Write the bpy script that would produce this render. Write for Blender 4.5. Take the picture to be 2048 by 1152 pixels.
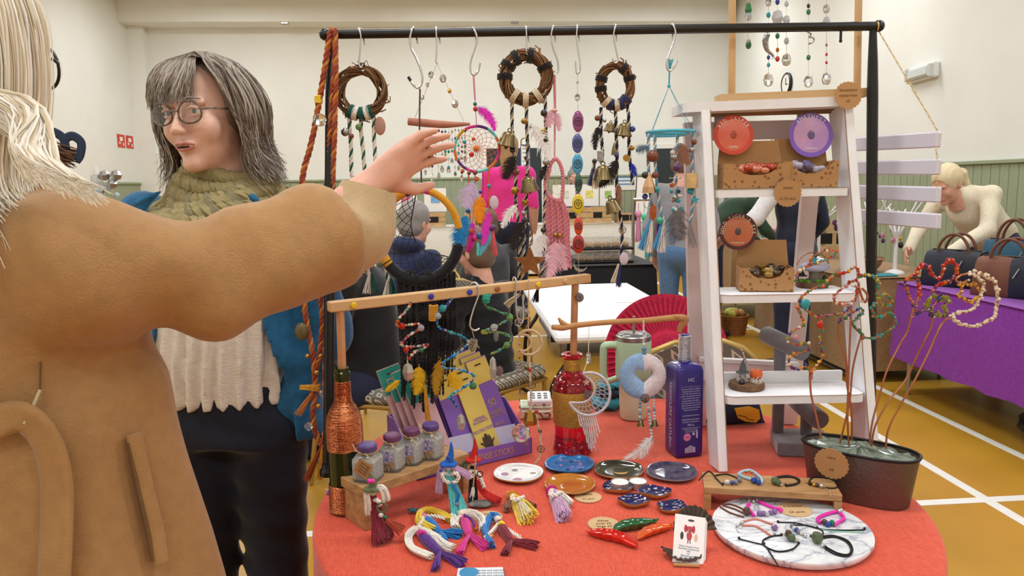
import bpy,bmesh,math,random
import numpy as np
from mathutils import Vector,Matrix
for _o in list(bpy.data.objects): bpy.data.objects.remove(_o)
SC = bpy.context.scene
COL = SC.collection
random.seed(7)
rnd = random.random
def ru(a,b): return a + (b - a) * rnd()
PI = math.pi
# ------------------------------------------------------------------ camera
FPX,CX,CY = 1500.0,1024.0,576.0
CAM = Vector((0,0,1.42))
YAW,PITCH,ROLL = math.radians(4.23),math.radians(7.82),math.radians(1.0)
Fh = Vector((math.sin(YAW),math.cos(YAW),0))
Rh = Vector((math.cos(YAW),-math.sin(YAW),0))
Zu = Vector((0,0,1))
CF = Fh * math.cos(PITCH) - Zu * math.sin(PITCH)
CU0 = Fh * math.sin(PITCH) + Zu * math.cos(PITCH)
CR = Rh * math.cos(ROLL) - CU0 * math.sin(ROLL)
CU = CU0 * math.cos(ROLL) + Rh * math.sin(ROLL)
cd = bpy.data.cameras.new('camera')
cd.sensor_width = 36; cd.lens = 36 * FPX / 2048; cd.clip_start = 0.02; cd.clip_end = 100
cam = bpy.data.objects.new('camera',cd); COL.objects.link(cam)
m3 = Matrix((CR,CU,-CF)).transposed()
cam.matrix_world = Matrix.Translation(CAM) @ m3.to_4x4()
SC.camera = cam
# ------------------------------------------------------------------ light and exposure
SC.view_settings.view_transform = 'Standard'
SC.view_settings.look = 'None'
SC.view_settings.gamma = 1
SC.view_settings.use_curve_mapping = False
SC.view_settings.exposure = -0.42
W_ = bpy.data.worlds.new('world'); SC.world = W_; W_.use_nodes = True
W_.node_tree.nodes['Background'].inputs[0].default_value = (0.9,0.95,1,1)
W_.node_tree.nodes['Background'].inputs[1].default_value = 0.15
LIGHTS = []
for ly in (-2.2,1.2,4.6,8.0,11.0):
    for lx in (-3.2,0.0,3.2):
        l = bpy.data.lights.new('hall_lamp','AREA'); l.shape = 'RECTANGLE'; l.size = 1.5; l.size_y = 0.5
        l.energy = 66; l.color = (0.935,0.97,1.0)
        o = bpy.data.objects.new('hall_lamp',l); COL.objects.link(o); o.location = (lx,ly,4.28)
        LIGHTS.append((lx,ly))
# ------------------------------------------------------------------ pixel helpers (2048 x 1152 frame)
def ray(px,py): return CF + CR * ((px - CX) / FPX) + CU * ((CY - py) / FPX)
def V(px,py,f):
    d = ray(px,py); return CAM + d * (f / d.dot(Fh))
TZ = 0.75
def T(px,py,z=TZ):
    d = ray(px,py); return CAM + d * ((z - CAM.z) / d.z)
def G(px,py): return T(px,py,0.0)
def W(r,f,z): return Rh * r + Fh * f + Zu * z
def cf(p): return (p.dot(Rh),p.dot(Fh),p.z)
def pxs(f): return f / FPX          # size of one pixel at forward distance f
# ------------------------------------------------------------------ materials
def lin(c):
    def g(u):
        u = u / 255.0
        return u / 12.92 if u <= 0.04045 else ((u + 0.055) / 1.055) ** 2.4
    return (g(c[0]),g(c[1]),g(c[2]),1.0)
MATS = {}
def mat(name,c=(200,200,200),rough=0.6,metal=0.0,trans=0.0,ior=1.45,var=0.0,vs=30.0,c2=None,bump=0.0,bs=120.0,
        coat=0.0,sheen=0.0,sss=0.0,emit=0.0,stretch=None,alpha=1.0,spec=0.5):
    if name in MATS: return MATS[name]
    m = bpy.data.materials.new(name); m.use_nodes = True
    nt = m.node_tree; b = nt.nodes['Principled BSDF']
    L = nt.links.new
    b.inputs['Roughness'].default_value = rough; b.inputs['Metallic'].default_value = metal
    b.inputs['Transmission Weight'].default_value = trans; b.inputs['IOR'].default_value = ior
    b.inputs['Coat Weight'].default_value = coat; b.inputs['Coat Roughness'].default_value = 0.1
    b.inputs['Sheen Weight'].default_value = sheen; b.inputs['Sheen Roughness'].default_value = 0.4
    b.inputs['Specular IOR Level'].default_value = spec
    b.inputs['Alpha'].default_value = alpha
    if sss: b.inputs['Subsurface Weight'].default_value = sss; b.inputs['Subsurface Radius'].default_value = (0.01,0.004,0.002); b.inputs['Subsurface Scale'].default_value = 0.5
    col = lin(c); b.inputs['Base Color'].default_value = col
    if emit: b.inputs['Emission Color'].default_value = col; b.inputs['Emission Strength'].default_value = emit
    if var or c2 or bump:
        tc = nt.nodes.new('ShaderNodeTexCoord'); mp = nt.nodes.new('ShaderNodeMapping')
        if stretch: mp.inputs['Scale'].default_value = stretch
        L(tc.outputs['Object'],mp.inputs[0])
    if var or c2:
        n = nt.nodes.new('ShaderNodeTexNoise'); n.inputs['Scale'].default_value = vs; n.inputs['Detail'].default_value = 4
        L(mp.outputs[0],n.inputs[0])
        r = nt.nodes.new('ShaderNodeValToRGB'); e = r.color_ramp.elements
        e[0].position = 0.32; e[1].position = 0.68
        a = lin(c); d = lin(c2) if c2 else a
        k = var
        e[0].color = (a[0] * (1 - k),a[1] * (1 - k),a[2] * (1 - k),1)
        e[1].color = (min(1,d[0] * (1 + k)),min(1,d[1] * (1 + k)),min(1,d[2] * (1 + k)),1)
        L(n.outputs[0],r.inputs[0]); L(r.outputs[0],b.inputs['Base Color'])
    if bump:
        n2 = nt.nodes.new('ShaderNodeTexNoise'); n2.inputs['Scale'].default_value = bs; n2.inputs['Detail'].default_value = 3
        L(mp.outputs[0],n2.inputs[0])
        bp = nt.nodes.new('ShaderNodeBump'); bp.inputs['Strength'].default_value = bump; bp.inputs['Distance'].default_value = 0.004
        L(n2.outputs[0],bp.inputs['Height']); L(bp.outputs[0],b.inputs['Normal'])
    MATS[name] = m
    return m
class NT:
    """small node helper for the special materials"""
    def __init__(s,m): s.m = m; s.t = m.node_tree; s.b = s.t.nodes['Principled BSDF']
    def n(s,ty,**kw):
        x = s.t.nodes.new('ShaderNode' + ty)
        for k,v in kw.items(): setattr(x,k,v)
        return x
    def l(s,a,b): s.t.links.new(a,b)
    def coord(s,out='Object',scale=(1,1,1),rot=(0,0,0)):
        tc = s.n('TexCoord'); mp = s.n('Mapping'); mp.inputs['Scale'].default_value = scale; mp.inputs['Rotation'].default_value = rot
        s.l(tc.outputs[out],mp.inputs[0]); return mp.outputs[0]
    def math(s,op,a,b=None):
        x = s.n('Math',operation=op)
        for i,v in enumerate((a,b)):
            if v is None: continue
            if isinstance(v,(int,float)): x.inputs[i].default_value = v
            else: s.l(v,x.inputs[i])
        return x.outputs[0]
    def ramp(s,f,stops,interp='LINEAR'):
        r = s.n('ValToRGB'); r.color_ramp.interpolation = interp
        e = r.color_ramp.elements
        while len(e) < len(stops): e.new(0.5)
        for i,(p,c) in enumerate(stops): e[i].position = p; e[i].color = lin(c)
        s.l(f,r.inputs[0]); return r.outputs[0]
    def bump(s,h,st=0.3,d=0.003):
        b = s.n('Bump'); b.inputs['Strength'].default_value = st; b.inputs['Distance'].default_value = d
        s.l(h,b.inputs['Height']); s.l(b.outputs[0],s.b.inputs['Normal'])
# ------------------------------------------------------------------ mesh builder
def V3(p): return p if isinstance(p,Vector) else Vector(p)
def frames(pts,closed=False):
    n = len(pts); tans = []
    for i in range(n):
        if closed: t = pts[(i + 1) % n] - pts[i - 1]
        else: t = pts[min(i + 1,n - 1)] - pts[max(i - 1,0)]
        if t.length < 1e-9: t = Vector((0,0,1))
        tans.append(t.normalized())
    u = tans[0].orthogonal().normalized(); out = []
    for t in tans:
        u = u - t * u.dot(t)
        if u.length < 1e-6: u = t.orthogonal()
        u.normalize(); out.append((t,u,t.cross(u)))
    return out
class MB:
    def __init__(s): s.v = []; s.f = []
    def add(s,vs,fs):
        b = len(s.v); s.v.extend([tuple(p) for p in vs]); s.f.extend([tuple(i + b for i in f) for f in fs]); return s
    def tube(s,pts,r,n=6,closed=False,cap=True,flat=1.0):
        pts = [V3(p) for p in pts]; m = len(pts)
        if m < 2: return s
        rr = r if isinstance(r,(list,tuple)) else [r] * m
        fr = frames(pts,closed); vs = []
        for p,(t,u,w),q in zip(pts,fr,rr):
            for k in range(n):
                a = 2 * PI * k / n
                vs.append(p + u * (math.cos(a) * q) + w * (math.sin(a) * q * flat))
        fs = []
        for i in range(m if closed else m - 1):
            for k in range(n):
                a,b2 = i * n + k,i * n + (k + 1) % n
                c = ((i + 1) % m) * n
                fs.append((a,b2,c + (k + 1) % n,c + k))
        if cap and not closed:
            fs.append(tuple(reversed(range(n)))); fs.append(tuple(range((m - 1) * n,m * n)))
        return s.add(vs,fs)
    def lathe(s,prof,c=(0,0,0),n=24,ax=None,ell=1.0,capb=True,capt=True):
        c = V3(c); ax = V3(ax).normalized() if ax is not None else Zu
        u = Rh if abs(ax.dot(Rh)) < 0.9 else Fh
        u = (u - ax * u.dot(ax)).normalized(); w = ax.cross(u)
        vs = []; m = len(prof)
        for r,z in prof:
            for k in range(n):
                a = 2 * PI * k / n
                vs.append(c + ax * z + u * (r * math.cos(a)) + w * (r * math.sin(a) * ell))
        fs = []
        for i in range(m - 1):
            for k in range(n): fs.append((i * n + k,i * n + (k + 1) % n,(i + 1) * n + (k + 1) % n,(i + 1) * n + k))
        if capb: fs.append(tuple(reversed(range(n))))
        if capt: fs.append(tuple(range((m - 1) * n,m * n)))
        return s.add(vs,fs)
    def ell(s,c,r,n=10,m=8,ax=None,jit=0.0):
        c = V3(c)
        if isinstance(r,(int,float)): r = (r,r,r)
        X,Y,Z = ax if ax else (Rh,Fh,Zu)
        vs = [c - Z * r[2]]
        for i in range(1,m):
            th = PI * i / m - PI / 2
            for k in range(n):
                a = 2 * PI * k / n; j = 1 + (ru(-jit,jit) if jit else 0)
                vs.append(c + X * (r[0] * math.cos(th) * math.cos(a) * j) + Y * (r[1] * math.cos(th) * math.sin(a) * j) + Z * (r[2] * math.sin(th) * j))
        vs.append(c + Z * r[2]); fs = []
        for k in range(n): fs.append((0,1 + (k + 1) % n,1 + k))
        for i in range(m - 2):
            for k in range(n):
                a = 1 + i * n; b = a + n
                fs.append((a + k,a + (k + 1) % n,b + (k + 1) % n,b + k))
        t = len(vs) - 1; a = 1 + (m - 2) * n
        for k in range(n): fs.append((t,a + k,a + (k + 1) % n))
        return s.add(vs,fs)
    def box(s,c,sz,ax=None,bev=0.0):
        c = V3(c); X,Y,Z = ax if ax else (Rh,Fh,Zu)
        hx,hy,hz = sz[0] / 2,sz[1] / 2,sz[2] / 2
        if bev <= 0:
            vs = [c + X * (a * hx) + Y * (b * hy) + Z * (d * hz) for d in (-1,1) for b in (-1,1) for a in (-1,1)]
            return s.add(vs,[(0,2,3,1),(4,5,7,6),(0,1,5,4),(2,6,7,3),(0,4,6,2),(1,3,7,5)])
        e = bev; vs = []; idx = {}
        for d in (-1,1):
            for b in (-1,1):
                for a in (-1,1):
                    for k in range(3):
                        p = [a * hx,b * hy,d * hz]
                        for q in range(3):
                            if q != k: p[q] -= math.copysign(e,p[q])
                        idx[(a,b,d,k)] = len(vs); vs.append(c + X * p[0] + Y * p[1] + Z * p[2])
        fs = []
        for k in range(3):
            o = [q for q in range(3) if q != k]
            for sg in (-1,1):
                q = []
                for i,j in ((-1,-1),(1,-1),(1,1),(-1,1)):
                    t = [0,0,0]; t[k] = sg; t[o[0]] = i; t[o[1]] = j; q.append(idx[(*t,k)])
                fs.append(tuple(q) if (sg > 0) == (k != 1) else tuple(reversed(q)))
        for k in range(3):
            o = [q for q in range(3) if q != k]
            for i in (-1,1):
                for j in (-1,1):
                    t0 = [0,0,0]; t0[k] = -1; t0[o[0]] = i; t0[o[1]] = j
                    t1 = list(t0); t1[k] = 1
                    fs.append((idx[(*t0,o[0])],idx[(*t1,o[0])],idx[(*t1,o[1])],idx[(*t0,o[1])]))
        for d in (-1,1):
            for b in (-1,1):
                for a in (-1,1): fs.append(tuple(idx[(a,b,d,k)] for k in range(3)))
        return s.add(vs,fs)
    def beam(s,p0,p1,w,d,up=None,bev=0.0):
        """box from p0 to p1, w across, d along the 'up' hint"""
        p0,p1 = V3(p0),V3(p1); X = (p1 - p0); Ln = X.length; X = X / Ln
        up = V3(up) if up is not None else Zu
        Z = (up - X * up.dot(X))
        Z = Z.normalized() if Z.length > 1e-6 else X.orthogonal().normalized()
        Y = Z.cross(X)
        return s.box((p0 + p1) / 2,(Ln,w,d),(X,Y,Z),bev)
    def prism(s,poly,ext):
        poly = [V3(p) for p in poly]; e = V3(ext); n = len(poly)
        vs = poly + [p + e for p in poly]
        fs = [tuple(reversed(range(n))),tuple(range(n,2 * n))]
        fs += [(i,(i + 1) % n,n + (i + 1) % n,n + i) for i in range(n)]
        return s.add(vs,fs)
    def grid(s,rows,closed=False,thick=None):
        nr,nc = len(rows),len(rows[0]); b = []
        for r in rows: b.extend(r)
        fs = []
        for i in range(nr - 1):
            for j in range(nc if closed else nc - 1):
                fs.append((i * nc + j,i * nc + (j + 1) % nc,(i + 1) * nc + (j + 1) % nc,(i + 1) * nc + j))
        return s.add(b,fs)
    def torus(s,c,R,r,ax=None,n=32,m=8,a0=0,a1=2 * PI,flat=1.0,yr=1.0):
        c = V3(c); X,Y,Z = ax if ax else (Rh,Zu,Fh)
        full = abs(a1 - a0) > 2 * PI - 1e-3
        k = n if full else n + 1
        pts = [c + X * (R * math.cos(a0 + (a1 - a0) * i / n)) + Y * (R * yr * math.sin(a0 + (a1 - a0) * i / n)) for i in range(k)]
        return s.tube(pts,r,m,closed=full,flat=flat)
    def mesh(s,name,m,smooth=30,org=None):
        me = bpy.data.meshes.new(name)
        v = s.v
        if org is not None: v = [(p[0] - org[0],p[1] - org[1],p[2] - org[2]) for p in v]
        me.from_pydata(v,[],s.f); me.validate()
        bm = bmesh.new(); bm.from_mesh(me); bmesh.ops.recalc_face_normals(bm,faces=bm.faces); bm.to_mesh(me); bm.free()
        if smooth:
            me.shade_smooth()
            me.set_sharp_from_angle(angle=math.radians(smooth))
        if m is not None:
            for q in (m if isinstance(m,(list,tuple)) else [m]): me.materials.append(q)
        return me
    def base(s):
        a = np.array(s.v); lo,hi = a.min(0),a.max(0)
        return Vector(((lo[0] + hi[0]) / 2,(lo[1] + hi[1]) / 2,lo[2]))
def setp(o,label=None,cat=None,group=None,kind=None):
    if label: o['label'] = label
    if cat: o['category'] = cat
    if group: o['group'] = group
    if kind: o['kind'] = kind
    return o
def thing(name,label,cat,loc=(0,0,0),group=None):
    o = bpy.data.objects.new(name,None); COL.objects.link(o); o.empty_display_size = 0.02
    o.location = V3(loc); o['worg'] = list(V3(loc))
    return setp(o,label,cat,group)
def worg(o): return Vector(o['worg'])
def part(mb,name,m,parent,smooth=30,label=None,kind=None):
    """mesh given in world coordinates, made a child of a thing or of a part"""
    org = worg(parent)
    me = mb.mesh(name,m,smooth,org)
    o = bpy.data.objects.new(name,me); COL.objects.link(o); o.parent = parent; o['worg'] = list(org)
    return setp(o,label,None,None,kind)
def solo(mb,name,m,label,cat,group=None,smooth=30,kind=None):
    org = mb.base(); me = mb.mesh(name,m,smooth,org)
    o = bpy.data.objects.new(name,me); COL.objects.link(o); o.location = org; o['worg'] = list(org)
    return setp(o,label,cat,group,kind)
def struct(mb,name,m,smooth=30,parent=None):
    if parent: return part(mb,name,m,parent,smooth)
    org = mb.base(); me = mb.mesh(name,m,smooth,org)
    o = bpy.data.objects.new(name,me); COL.objects.link(o); o.location = org; o['worg'] = list(org); o['kind'] = 'structure'
    return o
def piece(me,name,parent,loc,rot=None,scale=None,label=None):
    o = bpy.data.objects.new(name,me); COL.objects.link(o); o.parent = parent
    o.location = V3(loc) - worg(parent); o['worg'] = list(worg(parent))
    if rot is not None: o.rotation_euler = rot
    if scale is not None: o.scale = scale if not isinstance(scale,(int,float)) else (scale,) * 3
    if label: o['label'] = label
    return o
_BALL = {}
def bead(p,r,m,parent,name='bead',asp=(1,1,1),facet=False):
    """one shared low ball per material, placed as a part"""
    k = (m.name,facet)
    if k not in _BALL:
        b = MB(); b.ell((0,0,0),1.0,8 if facet else 12,4 if facet else 8)
        _BALL[k] = b.mesh('ball_' + m.name,m,0 if facet else 60)
    return piece(_BALL[k],name,parent,p,None,(r * asp[0],r * asp[1],r * asp[2]))
_FONT = {}
def text(body,p,size,m,parent,X=None,Y=None,name='lettering',ext=0.0002,align='CENTER',sx=1.0,space=1.0):
    """flat print as a real mesh: X reads right, Y reads up"""
    X = V3(X).normalized() if X is not None else Rh; Y = V3(Y).normalized() if Y is not None else Zu
    cu = bpy.data.curves.new('t','FONT'); cu.body = body; cu.size = size; cu.extrude = ext; cu.align_x = align; cu.align_y = 'CENTER'
    cu.space_character = space; cu.resolution_u = 2
    o = bpy.data.objects.new('t',cu); COL.objects.link(o)
    dg = bpy.context.evaluated_depsgraph_get(); me = bpy.data.meshes.new_from_object(o.evaluated_get(dg))
    bpy.data.objects.remove(o); bpy.data.curves.remove(cu)
    N = X.cross(Y).normalized(); org = worg(parent); p = V3(p)
    for v in me.vertices:
        c = v.co; v.co = p + X * (c.x * sx) + Y * c.y + N * c.z - org
    me.materials.clear(); me.materials.append(m); me.name = name
    q = bpy.data.objects.new(name,me); COL.objects.link(q); q.parent = parent; q['worg'] = list(org)
    return q
# ------------------------------------------------------------------ curves and fibres
def bez(p0,p1,p2,p3,n=10):
    o = []
    for i in range(n + 1):
        t = i / n; u = 1 - t
        o.append(p0 * (u ** 3) + p1 * (3 * u * u * t) + p2 * (3 * u * t * t) + p3 * (t ** 3))
    return o
def spl(pts,n=6,closed=False):
    """Catmull-Rom through the points"""
    pts = [V3(p) for p in pts]; k = len(pts); out = []
    for i in range(k if closed else k - 1):
        if closed: a,b,c,d = pts[i - 1],pts[i],pts[(i + 1) % k],pts[(i + 2) % k]
        else: a,b,c,d = pts[max(i - 1,0)],pts[i],pts[i + 1],pts[min(i + 2,k - 1)]
        for j in range(n):
            t = j / n
            out.append(0.5 * ((2 * b) + (c - a) * t + (2 * a - 5 * b + 4 * c - d) * t * t + (3 * b - a - 3 * c + d) * t ** 3))
    if not closed: out.append(pts[-1])
    return out
def along(pts,n):
    """n points evenly spread along a polyline"""
    L = [0]
    for a,b in zip(pts,pts[1:]): L.append(L[-1] + (b - a).length)
    out = []; j = 0
    for i in range(n):
        d = L[-1] * i / max(1,n - 1)
        while j < len(L) - 2 and L[j + 1] < d: j += 1
        t = (d - L[j]) / max(1e-9,L[j + 1] - L[j]); out.append(pts[j].lerp(pts[j + 1],min(1,max(0,t))))
    return out
def plen(pts): return sum((b - a).length for a,b in zip(pts,pts[1:]))
def jit(p,a): return p + Vector((ru(-a,a),ru(-a,a),ru(-a,a)))
def twist(pts,r,k,turns,n=None,ph=0,br=None):
    """k strands wound round a path: list of MB (plait / rope)"""
    n = n or max(8,int(turns * 8)); q = along(pts,n); fr = frames(q); out = []
    for j in range(k):
        l = []
        for i,(p,(t,u,w)) in enumerate(zip(q,fr)):
            a = 2 * PI * (turns * i / (n - 1) + j / k) + ph
            l.append(p + u * (math.cos(a) * r) + w * (math.sin(a) * r))
        out.append(MB().tube(l,br or r * 0.95,5))
    return out
def rope(parent,pts,r,mats,pitch=None,name='cord',ph=0):
    """plaited cord, one part per colour"""
    pts = [V3(p) for p in pts]
    turns = max(1,plen(pts) / (pitch or r * 9))
    r *= .78; tw = twist(pts,r,len(mats),turns,ph=ph,n=max(10,int(turns * 6)))
    g = {}
    for mb,m in zip(tw,mats):
        if m.name in g: g[m.name][0].add(mb.v,mb.f)
        else: g[m.name] = (mb,m)
    return [part(mb,name,m,parent,60) for mb,m in g.values()]
def fibres(mb,path,r0,r1,n,fr=0.0012,seg=8,wob=0.2,sides=4,flat=1.0,ax=None):
    """bundle of loose yarn: radius r0 at the start of path, r1 at its end"""
    q = along([V3(p) for p in path],seg + 1); F = frames(q)
    for j in range(n):
        a = 2 * PI * rnd(); d = math.sqrt(rnd()); l = []; e = ru(0.88,1.05)
        for i,(p,(t,u,w)) in enumerate(zip(q,F)):
            k = i / seg; R = r0 + (r1 - r0) * k
            aa = a + wob * math.sin(k * 5 + j)
            l.append(p + u * (math.cos(aa) * d * R) + w * (math.sin(aa) * d * R * flat) + (t * ((e - 1) * R * 2) if i == seg else Vector((0,0,0))))
        mb.tube(l,[fr] * seg + [fr * 0.5],sides)
    return mb
def feather(parent,base,tip,width,m,bend=0.0,side=None,n=34,name='feather',fluff=0.25,up=None):
    """quill with separate barbs"""
    base,tip = V3(base),V3(tip); ax = (tip - base); Ln = ax.length; t = ax / Ln
    s = V3(side) if side is not None else t.cross(-Fh)
    s = (s - t * s.dot(t)).normalized(); nn = t.cross(s)
    spine = [base + t * (Ln * k / 12) + s * (bend * math.sin(PI * k / 12)) for k in range(13)]
    mb = MB(); mb.tube(spine,[0.0011 * (1 - k / 15) for k in range(13)],4)
    for i in range(n):
        k = 0.1 + 0.9 * i / n
        p = spine[0].lerp(spine[-1],k) + s * (bend * math.sin(PI * k))
        wd = width * 0.5 * (math.sin(PI * min(1,k ** 0.7 * 0.93 + 0.06)) ** 0.6)
        for sg in (-1,1):
            w = wd * ru(1 - fluff,1 + fluff * 0.5); d = (t * ru(0.45,0.75) + s * sg + nn * ru(-0.25,0.25)).normalized()
            bw = Ln / n * 0.75
            e = p + d * w + t * (w * 0.25)
            mid = p + d * (w * 0.55)
            mb.add([p - t * bw,p + t * bw,mid + t * bw * 0.8 + nn * 0.001,e,mid - t * bw * 0.8 + nn * 0.001],[(0,1,2,4),(4,2,3)])
    return part(mb,name,m,parent,0)
# ------------------------------------------------------------------ signed-distance modelling (bodies, cloth)
def smin(a,b,k):
    if k <= 0: return np.minimum(a,b)
    h = np.clip(0.5 + 0.5 * (b - a) / k,0,1)
    return b + (a - b) * h - k * h * (1 - h)
def s_cap(P,a,b,r0,r1):
    a = np.array(a,np.float32); b = np.array(b,np.float32); ba = b - a
    pa = P - a; t = np.clip((pa @ ba) / max(1e-9,float(ba @ ba)),0,1)
    return np.linalg.norm(pa - t[...,None] * ba,axis=-1) - (r0 + (r1 - r0) * t)
def s_ell(P,c,r,R=None):
    q = P - np.array(c,np.float32)
    if R is not None: q = q @ np.array(R,np.float32)
    r = np.array(r,np.float32); k = np.linalg.norm(q / r,axis=-1)
    return (k - 1) * float(r.min()) if r.max() / r.min() < 1.01 else (k - 1) * k / np.maximum(1e-6,np.linalg.norm(q / (r * r),axis=-1)) 
def s_loft(P,lv,pw=2.0):
    """stack of ellipses: rows (z, cx, cy, rx, ry)"""
    a = np.array(sorted(lv),np.float32); z = P[...,2]
    g = [np.interp(z,a[:,0],a[:,i]).astype(np.float32) for i in range(1,5)]
    k = (np.abs((P[...,0] - g[0]) / g[2]) ** pw + np.abs((P[...,1] - g[1]) / g[3]) ** pw) ** (1 / pw)
    d = (k - 1) * np.minimum(g[2],g[3])
    return np.maximum(d,np.maximum(a[0,0] - z,z - a[-1,0]))
def surf(f,lo,hi,h):
    """naive surface nets -> (verts, quads)"""
    lo = np.array(lo,np.float32); hi = np.array(hi,np.float32)
    n = np.maximum(4,np.ceil((hi - lo) / h).astype(int) + 1)
    ax = [lo[i] + h * np.arange(n[i],dtype=np.float32) for i in range(3)]
    P = np.stack(np.meshgrid(*ax,indexing='ij'),-1)
    D = f(P).astype(np.float32); S = D < 0
    cs = tuple(n - 1); cnt = np.zeros(cs,np.float32); acc = np.zeros(cs + (3,),np.float32)
    def sl(o,i): return slice(o[i],o[i] + n[i] - 1)
    cor = [(i,j,k) for i in (0,1) for j in (0,1) for k in (0,1)]
    for o in cor:
        for a in range(3):
            if o[a]: continue
            q = list(o); q[a] = 1
            A = D[sl(o,0),sl(o,1),sl(o,2)]; B = D[sl(q,0),sl(q,1),sl(q,2)]
            x = (A < 0) != (B < 0)
            t = np.where(x,A / np.where(np.abs(A - B) < 1e-9,1e-9,A - B),0)
            cnt += x
            for c in range(3): acc[...,c] += x * (o[c] + (t if c == a else 0))
    act = cnt > 0; idx = -np.ones(cs,np.int64); idx[act] = np.arange(act.sum())
    ijk = np.argwhere(act); v = lo + h * (ijk + acc[act] / cnt[act][:,None])
    quads = []
    for a in range(3):
        b,c = (a + 1) % 3,(a + 2) % 3
        s0 = [slice(0,n[i]) for i in range(3)]; s1 = list(s0); s0[a] = slice(0,n[a] - 1); s1[a] = slice(1,n[a])
        for i in (b,c): s0[i] = slice(1,n[i] - 1); s1[i] = slice(1,n[i] - 1)
        A = S[tuple(s0)]; B = S[tuple(s1)]
        e = np.argwhere(A != B)
        if not len(e): continue
        e2 = e.copy(); e2[:,b] += 1; e2[:,c] += 1
        flip = A[tuple(e.T)]
        def I(db,dc):
            q = e2.copy(); q[:,b] += db; q[:,c] += dc
            return idx[q[:,0],q[:,1],q[:,2]]
        Q = np.stack([I(-1,-1),I(0,-1),I(0,0),I(-1,0)],1)
        Q[~flip] = Q[~flip][:,::-1]
        quads.append(Q)
    return v,np.concatenate(quads) if quads else np.zeros((0,4),int)
def sdfpart(f,lo,hi,h,name,m,parent,X=None,label=None,smooth=0):
    """f in a local frame; X is the 4x4 that takes it to world"""
    v,q = surf(f,lo,hi,h)
    for _ in range(smooth):
        s = np.zeros_like(v); c = np.zeros(len(v))
        for i in range(4):
            a,b = q[:,i],q[:,(i + 1) % 4]
            np.add.at(s,a,v[b]); np.add.at(c,a,1); np.add.at(s,b,v[a]); np.add.at(c,b,1)
        v = 0.5 * v + 0.5 * s / np.maximum(c,1)[:,None]
    if X is not None:
        M = np.array(X); v = v @ M[:3,:3].T + M[:3,3]
    org = np.array(worg(parent)); v = v - org
    me = bpy.data.meshes.new(name); me.from_pydata(v.tolist(),[],q.tolist()); me.shade_smooth()
    me.materials.append(m)
    o = bpy.data.objects.new(name,me); COL.objects.link(o); o.parent = parent; o['worg'] = list(worg(parent))
    if label: o['label'] = label
    return o
# ================================================================== the hall
X0,X1,Y0,Y1,ZC = -5.13,4.74,-4.0,13.0,4.45
RX,RY = Vector((1,0,0)),Vector((0,1,0))
RA = (RX,RY,Zu)
m_wall = mat('wall_paint',(229,229,223),0.85,var=0.03,vs=1.5,bump=0.05,bs=200)
m_ceil = mat('ceiling_paint',(226,224,216),0.9)
m_green = mat('wainscot_green',(150,159,130),0.55,var=0.05,vs=4)
m_white = mat('white_gloss',(235,233,226),0.4)
m_door = mat('door_charcoal',(44,52,56),0.5,var=0.08,vs=5)
m_line = mat('line_white',(232,232,224),0.45,var=0.04,vs=12)
m_black = mat('black_plastic',(18,18,20),0.4)
m_blacksteel = mat('black_steel',(14,15,18),0.32,spec=0.6)
m_chrome = mat('chrome',(205,205,205),0.22,metal=1.0)
m_steel = mat('brushed_steel',(170,168,165),0.35,metal=1.0)
m_red = mat('sign_red',(205,62,40),0.5)
# floor of mustard sheet sports vinyl
m_floor = mat('vinyl_mustard',(182,135,38),0.33,var=0.04,vs=2.2,c2=(188,141,44),bump=0.02,bs=60)
mb = MB(); mb.box(((X0 + X1) / 2,(Y0 + Y1) / 2,-0.05),(X1 - X0 + .2,Y1 - Y0 + .2,0.1),RA); floor = struct(mb,'floor',m_floor)
def fline(x0,y0,x1,y1,z=0.0009):
    mb = MB(); mb.box(((x0 + x1) / 2,(y0 + y1) / 2,z),(abs(x1 - x0),abs(y1 - y0),0.0014),RA)
    part(mb,'court_line',m_line,floor)
lw = 0.026
fline(2.857 - lw,Y0,2.857 + lw,12.9); fline(2.315 - lw,2.0,2.315 + lw,7.6)
fline(X0,3.0 - lw,X1,3.0 + lw,0.0012); fline(0.2,6.93 - lw,X1,6.93 + lw,0.0012); fline(-2.2 - lw,3.0,-2.2 + lw,10.0)
mb = MB(); mb.box(((X0 + X1) / 2,(Y0 + Y1) / 2,ZC + 0.05),(X1 - X0 + .2,Y1 - Y0 + .2,0.1),RA); struct(mb,'ceiling',m_ceil)
def wall(name,c,sz): mb = MB(); mb.box(c,sz,RA); return struct(mb,name,m_wall)
ym,xm = (Y0 + Y1) / 2,(X0 + X1) / 2
wl = wall('wall_left',(X0 - 0.1,ym,ZC / 2),(0.2,Y1 - Y0,ZC)); wr = wall('wall_right',(X1 + 0.1,ym,ZC / 2),(0.2,Y1 - Y0,ZC))
wf = wall('wall_far',(xm,Y1 + 0.1,ZC / 2),(X1 - X0 + .4,0.2,ZC)); wall('wall_near',(xm,Y0 - 0.1,ZC / 2),(X1 - X0 + .4,0.2,ZC))
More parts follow.
